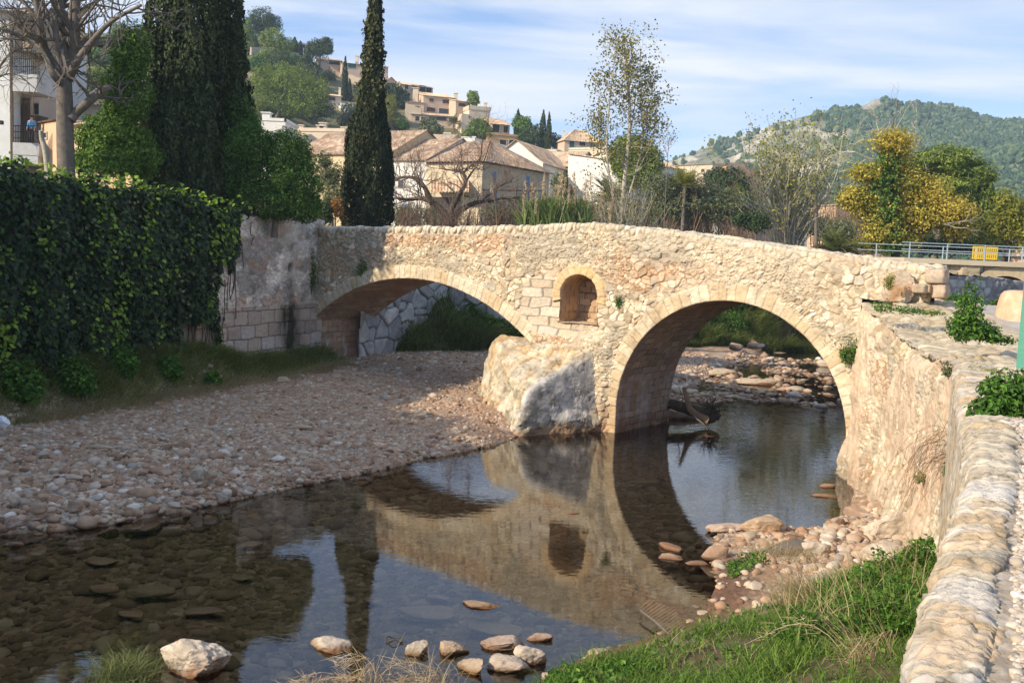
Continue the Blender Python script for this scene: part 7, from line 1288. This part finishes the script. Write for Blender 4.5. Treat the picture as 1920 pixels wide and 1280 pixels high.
for i, px in enumerate((1832, 1858)):
    p = atY(px, 495, YB+3); w_ = 20*YB/FPX; r = thing('barrier', ('yellow plastic barrier on the road bridge, left of a second one', 'right-hand one of two yellow barriers on the road bridge')[i], 'barrier', (p[0], p[1], zd+.19)); mb = MB()
    for z_ in (.15, .45, .75): mb.box((p[0], p[1], zd+.19+z_), (w_, .05, .08))
    for q in np.linspace(-.5, .5, 6): mb.box((p[0]+q*w_, p[1], zd+.19+.45), (.05, .045, .7))
    mb.build('panel', M['yellow'], r); mb = MB(); [mb.box((p[0]+q*w_, p[1], zd+.19+.03), (.08, .5, .06)) for q in (-.42,)]; mb.build('foot', M['iron'], r); mb = MB(); mb.box((p[0]+.42*w_, p[1], zd+.22), (.08, .5, .06)); mb.build('foot', M['iron'], r)

# ================================================================== HILLSIDE TREES
def hill_tree(name, label, lobes, lm, n, foot_py, cat='tree', **kw):
    q = hill_hit(lobes[0][0], foot_py); Y = float(q[1]); return lobed_tree(name, label, Y, lobes, lm, n, Y*.0026, foot=(lobes[0][0], foot_py, float(q[2])-.2), cat=cat, **kw)
hill_tree('pine_tree', 'big sunlit light green pine in the middle of the left hillside', [(510, 150, 38, 30), (545, 150, 38, 30), (500, 185, 34, 26), (575, 180, 34, 36), (535, 195, 38, 26), (490, 150, 22, 24), (600, 175, 18, 28)], 'lf_pine', 14000, 232, 'pine', width=.32, tr=.35, lump=.4)
hill_tree('pine_tree', 'dark shaded pine joined to the right of the big sunlit pine', [(590, 185, 34, 30), (600, 205, 30, 20), (570, 210, 28, 18)], 'lf_pine_dark', 5000, 236, 'pine', width=.32, tr=.3)
hill_tree('pine_tree', 'tall pine crowning the hilltop at upper left', [(490, 32, 26, 18), (475, 45, 22, 16), (508, 45, 20, 18), (495, 55, 24, 12)], 'lf_pine_dark', 5500, 84, 'pine', width=.32, tr=.35)
hill_tree('pine_tree', 'lighter rounded pine just below the hilltop pine', [(512, 75, 26, 22), (530, 85, 20, 18), (495, 80, 16, 16)], 'lf_pine', 4500, 108, 'pine', width=.35, tr=.3)
hill_tree('pine_tree', 'small pine left of the hilltop pine', [(462, 55, 14, 18), (470, 70, 14, 14)], 'lf_pine', 1800, 92, 'pine', width=.35)
hill_tree('pine_tree', 'dark spreading pine left of the topmost pink villa', [(600, 90, 22, 16), (585, 92, 16, 14), (612, 84, 12, 14)], 'lf_pine_dark', 3600, 112, 'pine', width=.35)
hill_tree('pine_tree', 'small blue-green pine right of the white hilltop villa', [(618, 92, 8, 10), (610, 80, 8, 10)], 'lf_pine_dark', 1000, 108, 'pine', width=.35)
hill_tree('pine_tree', 'young bright pine right of the largest hillside villa', [(888, 186, 12, 13), (884, 178, 8, 8)], 'lf_pine', 1300, 208, 'pine', width=.4)
hill_tree('willow_tree', 'yellowish willow-like tree left of the largest hillside villa', [(732, 200, 14, 22), (728, 215, 14, 14)], 'lf_yellowgreen', 2200, 236, 'tree', width=.3, hang=1.)
hill_tree('dark_tree', 'dark leafy tree between the loggia villa and the yellowish willow', [(738, 170, 20, 14), (752, 185, 14, 18)], 'lf_pine_dark', 2400, 206)
hill_tree('olive_tree', 'grey-green olive tree under the porch of the largest villa', [(805, 238, 20, 18), (818, 245, 14, 12)], 'lf_olive', 2400, 262)
hill_tree('fig_tree', 'bright green broad tree left of the arched terrace', [(900, 238, 22, 16), (885, 250, 18, 14), (912, 250, 14, 12)], 'lf_bright', 3600, 270)
hill_tree('dark_tree', 'dark tree group between arched terrace and veranda villa', [(1000, 255, 24, 20), (1030, 262, 20, 14), (985, 262, 16, 16)], 'lf_pine_dark', 4200, 284)
hill_tree('green_tree', 'light green tree in front of the two small hillside conifers', [(985, 235, 14, 16), (972, 230, 12, 14)], 'lf_bright', 1900, 262)
hill_tree('pine_tree', 'flat-topped light green umbrella pine behind the bare tree at left', [(170, 145, 34, 16), (195, 138, 22, 14), (150, 152, 20, 12)], 'lf_pine', 4500, 215, 'pine', width=.35)
hill_tree('pine_tree', 'green pine filling the gap between apartment building and bare tree', [(92, 190, 26, 34), (85, 165, 22, 26), (105, 210, 20, 22)], 'lf_pine', 5000, 250, 'pine', width=.35)
hill_tree('dark_tree', 'dark trees on the slope right of the bare tree limbs', [(110, 70, 22, 24), (90, 60, 18, 22)], 'lf_pine_dark', 2600, 110)
qh = hill_hit(851, 248); palm('palm_tree', 'small palm below the porch of the largest hillside villa', 851, 232, float(qh[1]), 26, 2.6, foot_z=float(qh[2])-.3)
def hill_cypress(px, topy, footy, half, label, group=None):
    q = hill_hit(px, footy); Y = float(q[1]); H = atY(px, topy, Y)[2]-q[2]; R = half*Y/FPX; r = thing('cypress', label, 'cypress', tuple(q), group); mb = MB(); flame(mb, q, [(0, R*.6), (H*.15, R), (H*.5, R*.9), (H*.8, R*.5), (H, .05)], 1500, Y*.0024, Y*.0012, .18, px % 13); mb.build('crown', M['lf_cypress'], r); mb = MB(); mb.tube([q-np.array([0, 0, .4]), q+np.array([0, 0, H*.5])], [.15, .08], 6); mb.build('trunk', M['bark_grey'], r)
for a_ in ((575, 98, 148, 5, 'thin dark cypress standing above the big sunlit pine'), (646, 105, 182, 5.5, 'thin cypress in front of the teal-shuttered villa'), (645, 160, 190, 5, 'short cypress just right of the cream cottage'), (552, 70, 105, 7, 'dark cypress left of the small white hilltop villa'), (563, 78, 104, 4, 'slender cypress beside the small white hilltop villa'), (508, 66, 100, 5, 'dark slim conifer in front of the lighter hilltop pine'), (480, 72, 106, 5, 'dark slim conifer left of the hilltop slope'), (970, 204, 250, 7, 'left one of two dark conifers above the arched terrace'), (1017, 205, 262, 8, 'taller pointed conifer right of the arched terrace'), (1028, 210, 262, 6, 'pointed conifer leaning against the taller one'), (655, 148, 190, 4, 'small dark cypress beside the slim cypress crown')): hill_cypress(*a_)
# many look-alike shrubs and small trees over the slope
protos = []
for i, (lm, sq, tr_) in enumerate((('lf_olive', .8, .1), ('lf_pine_dark', .85, .1), ('lf_bush', .7, .1), ('lf_olive', .6, .08), ('lf_pine', .9, .12), ('lf_poplar', .6, .08))):
    r = thing('hill_shrub', 'x', 'tree', (0, 0, 0)); lb = [((0, 0, 1.1*sq), (1, 1, .9*sq)), ((.6, .2, .8*sq), (.7, .6, .6*sq)), ((-.5, -.3, .75*sq), (.7, .7, .6*sq)), ((.1, .2, 1.5*sq), (.6, .6, .55*sq))]; C, Nn = crown_pts(1500, lb, rng, .22, .38, 3., 40+i); mb = MB(); leaves(mb, C, Nn/np.linalg.norm(Nn, axis=1)[:, None]+.55*rng.normal(size=C.shape)+np.array([0, 0, .3]), .19, .10, rng); mb.build('crown', M[lm], r); mb = MB(); mb.tube([(0, 0, -.4), (.05, 0, .4), (0, 0, 1.2*sq)], [.10, .08, .04], 6); mb.build('trunk', M['bark_grey'], r); protos.append(r)
KIND = ['grey-green olive-like tree among the hillside houses', 'dark evergreen shrub on the village hillside', 'leafy green shrub on the village hillside', 'low grey-green bush on the terraced hillside', 'small light green pine on the village hillside', 'brownish green scrub bush on the village hillside']
used = [0]*6; cand = []
for i in range(2600):
    px = rng.uniform(-20, 1330); top = np.interp(px, HX, HY); py = rng.uniform(top+2, max(min(top+190, 400), top+12)); cand.append((px, py))
AV = [(590, 100, 735, 142), (745, 145, 815, 196), (760, 175, 922, 242), (602, 166, 664, 206), (912, 225, 975, 282), (1057, 245, 1142, 300), (1085, 290, 1216, 420), (550, 74, 588, 98), (556, 230, 650, 300), (765, 250, 890, 420), (900, 260, 1085, 420), (1270, 300, 1360, 335)]
npl = 0; taken = []
for px, py in cand:
    if npl >= 250: break
    if any(x0-7 < px < x1+7 and y0-4 < py < y1+9 for x0, y0, x1, y1 in AV): continue
    q = hill_hit(px, py)
    if abs(q[2]-atY(px, py, q[1])[2]) > 1.5 or any((q[0]-t[0])**2+(q[1]-t[1])**2 < 5.5 for t in taken): continue
    taken.append(q); k = int(rng.choice(6, p=[.26, .2, .16, .2, .12, .06])); r = protos[k] if not used[k] else copy_tree(protos[k]); used[k] = 1; s = rng.uniform(.9, 2.1)*(1.25 if q[1] > 150 else 1.); r.location = (float(q[0]), float(q[1]), float(q[2])-.15); r.scale = (s*rng.uniform(.85, 1.2), s, s*rng.uniform(.8, 1.25)); r.rotation_euler = (0, 0, rng.uniform(0, 6.3)); meta(r, KIND[k], 'tree', 'look-alike trees: '+KIND[k]); npl += 1
for lbl, pts, hh in (('dry stone terrace wall below the topmost villa', ((650, 148), (690, 152), (730, 160)), 1.6), ('dry stone terrace wall on the slope left of the villas', ((470, 108), (510, 108), (560, 120)), 2.2), ('retaining wall under the largest villa', ((760, 222), (790, 232)), 3.0)):
    W3 = [hill_hit(*q) for q in pts]; mb = MB()
    for p_, q_ in zip(W3[:-1], W3[1:]):
        d_ = q_-p_; n_ = np.array([d_[1], -d_[0], 0]); n_ = n_/np.linalg.norm(n_)*.25; V = [p_-n_, q_-n_, q_+n_, p_+n_]; V = [v-np.array([0, 0, .6]) for v in V]+[v+np.array([0, 0, hh]) for v in V]; mb.add(V, [[0, 1, 5, 4], [1, 2, 6, 5], [2, 3, 7, 6], [3, 0, 4, 7], [4, 5, 6, 7]])
    mb.build('terrace_wall', M['greystone'], label=lbl, cat='wall')

# ================================================================== FOREST ON THE MOUNTAIN
n = 46000; px = rng.uniform(1180, 2000, n); y = rng.uniform(340, 760, n); x = (px-960)/FPX*y; z = mt_z(x, y); rockp = sstep(1630, 1500, px+90*fbm(x*.02, y*.02, 0, 3)+.15*(y-600)); dens = (1-rockp)*(.55+.6*fbm(x*.03, y*.02, 7, 4, 341))+.012; dens *= 1-.95*np.exp(-((px-1625)/18)**2-((y-705)/50)**2)
k = (rng.random(n) < dens); P = np.c_[x, y, z][k]; k2 = rng.permutation(len(P))[:14000]; P = P[k2]; s = rng.uniform(1.2, 2.6, len(P)); mb = MB(); many(mb, ICO[1], P+np.c_[0*s, 0*s, s*.8], np.c_[s, s, s*rng.uniform(.9, 1.4, len(P))], rng, deform=.22)
off = rng.normal(0, .8, (len(P), 3)); many(mb, ICO[1], P+off+np.c_[0*s, 0*s, s*1.2], np.c_[s*.7, s*.7, s*.8], rng, deform=.25)
mb.build('forest', mat('forest', rough=.9, var=.35, vscale=.8, spec=.1, island=[(0, (.030, .062, .032)), (.4, (.055, .095, .045)), (.8, (.095, .135, .06)), (1, (.14, .17, .08))]), smooth=False, kind='stuff', label='pine forest covering the right of the mountain')

# ================================================================== AIR
hm = bpy.data.materials.new('haze'); hm.use_nodes = True; nt = hm.node_tree; nt.nodes.clear(); pv = nt.nodes.new('ShaderNodeVolumePrincipled'); pv.inputs['Color'].default_value = (.66, .83, 1, 1); pv.inputs['Density'].default_value = .00042; pv.inputs['Anisotropy'].default_value = .2
om = nt.nodes.new('ShaderNodeOutputMaterial'); nt.links.new(pv.outputs[0], om.inputs['Volume'])
mb = MB(); mb.box((0, 0, 72), (2010, 2010, 152)); hzb = mb.build('haze', hm, kind='stuff', label='thin bluish air between viewer and mountain')
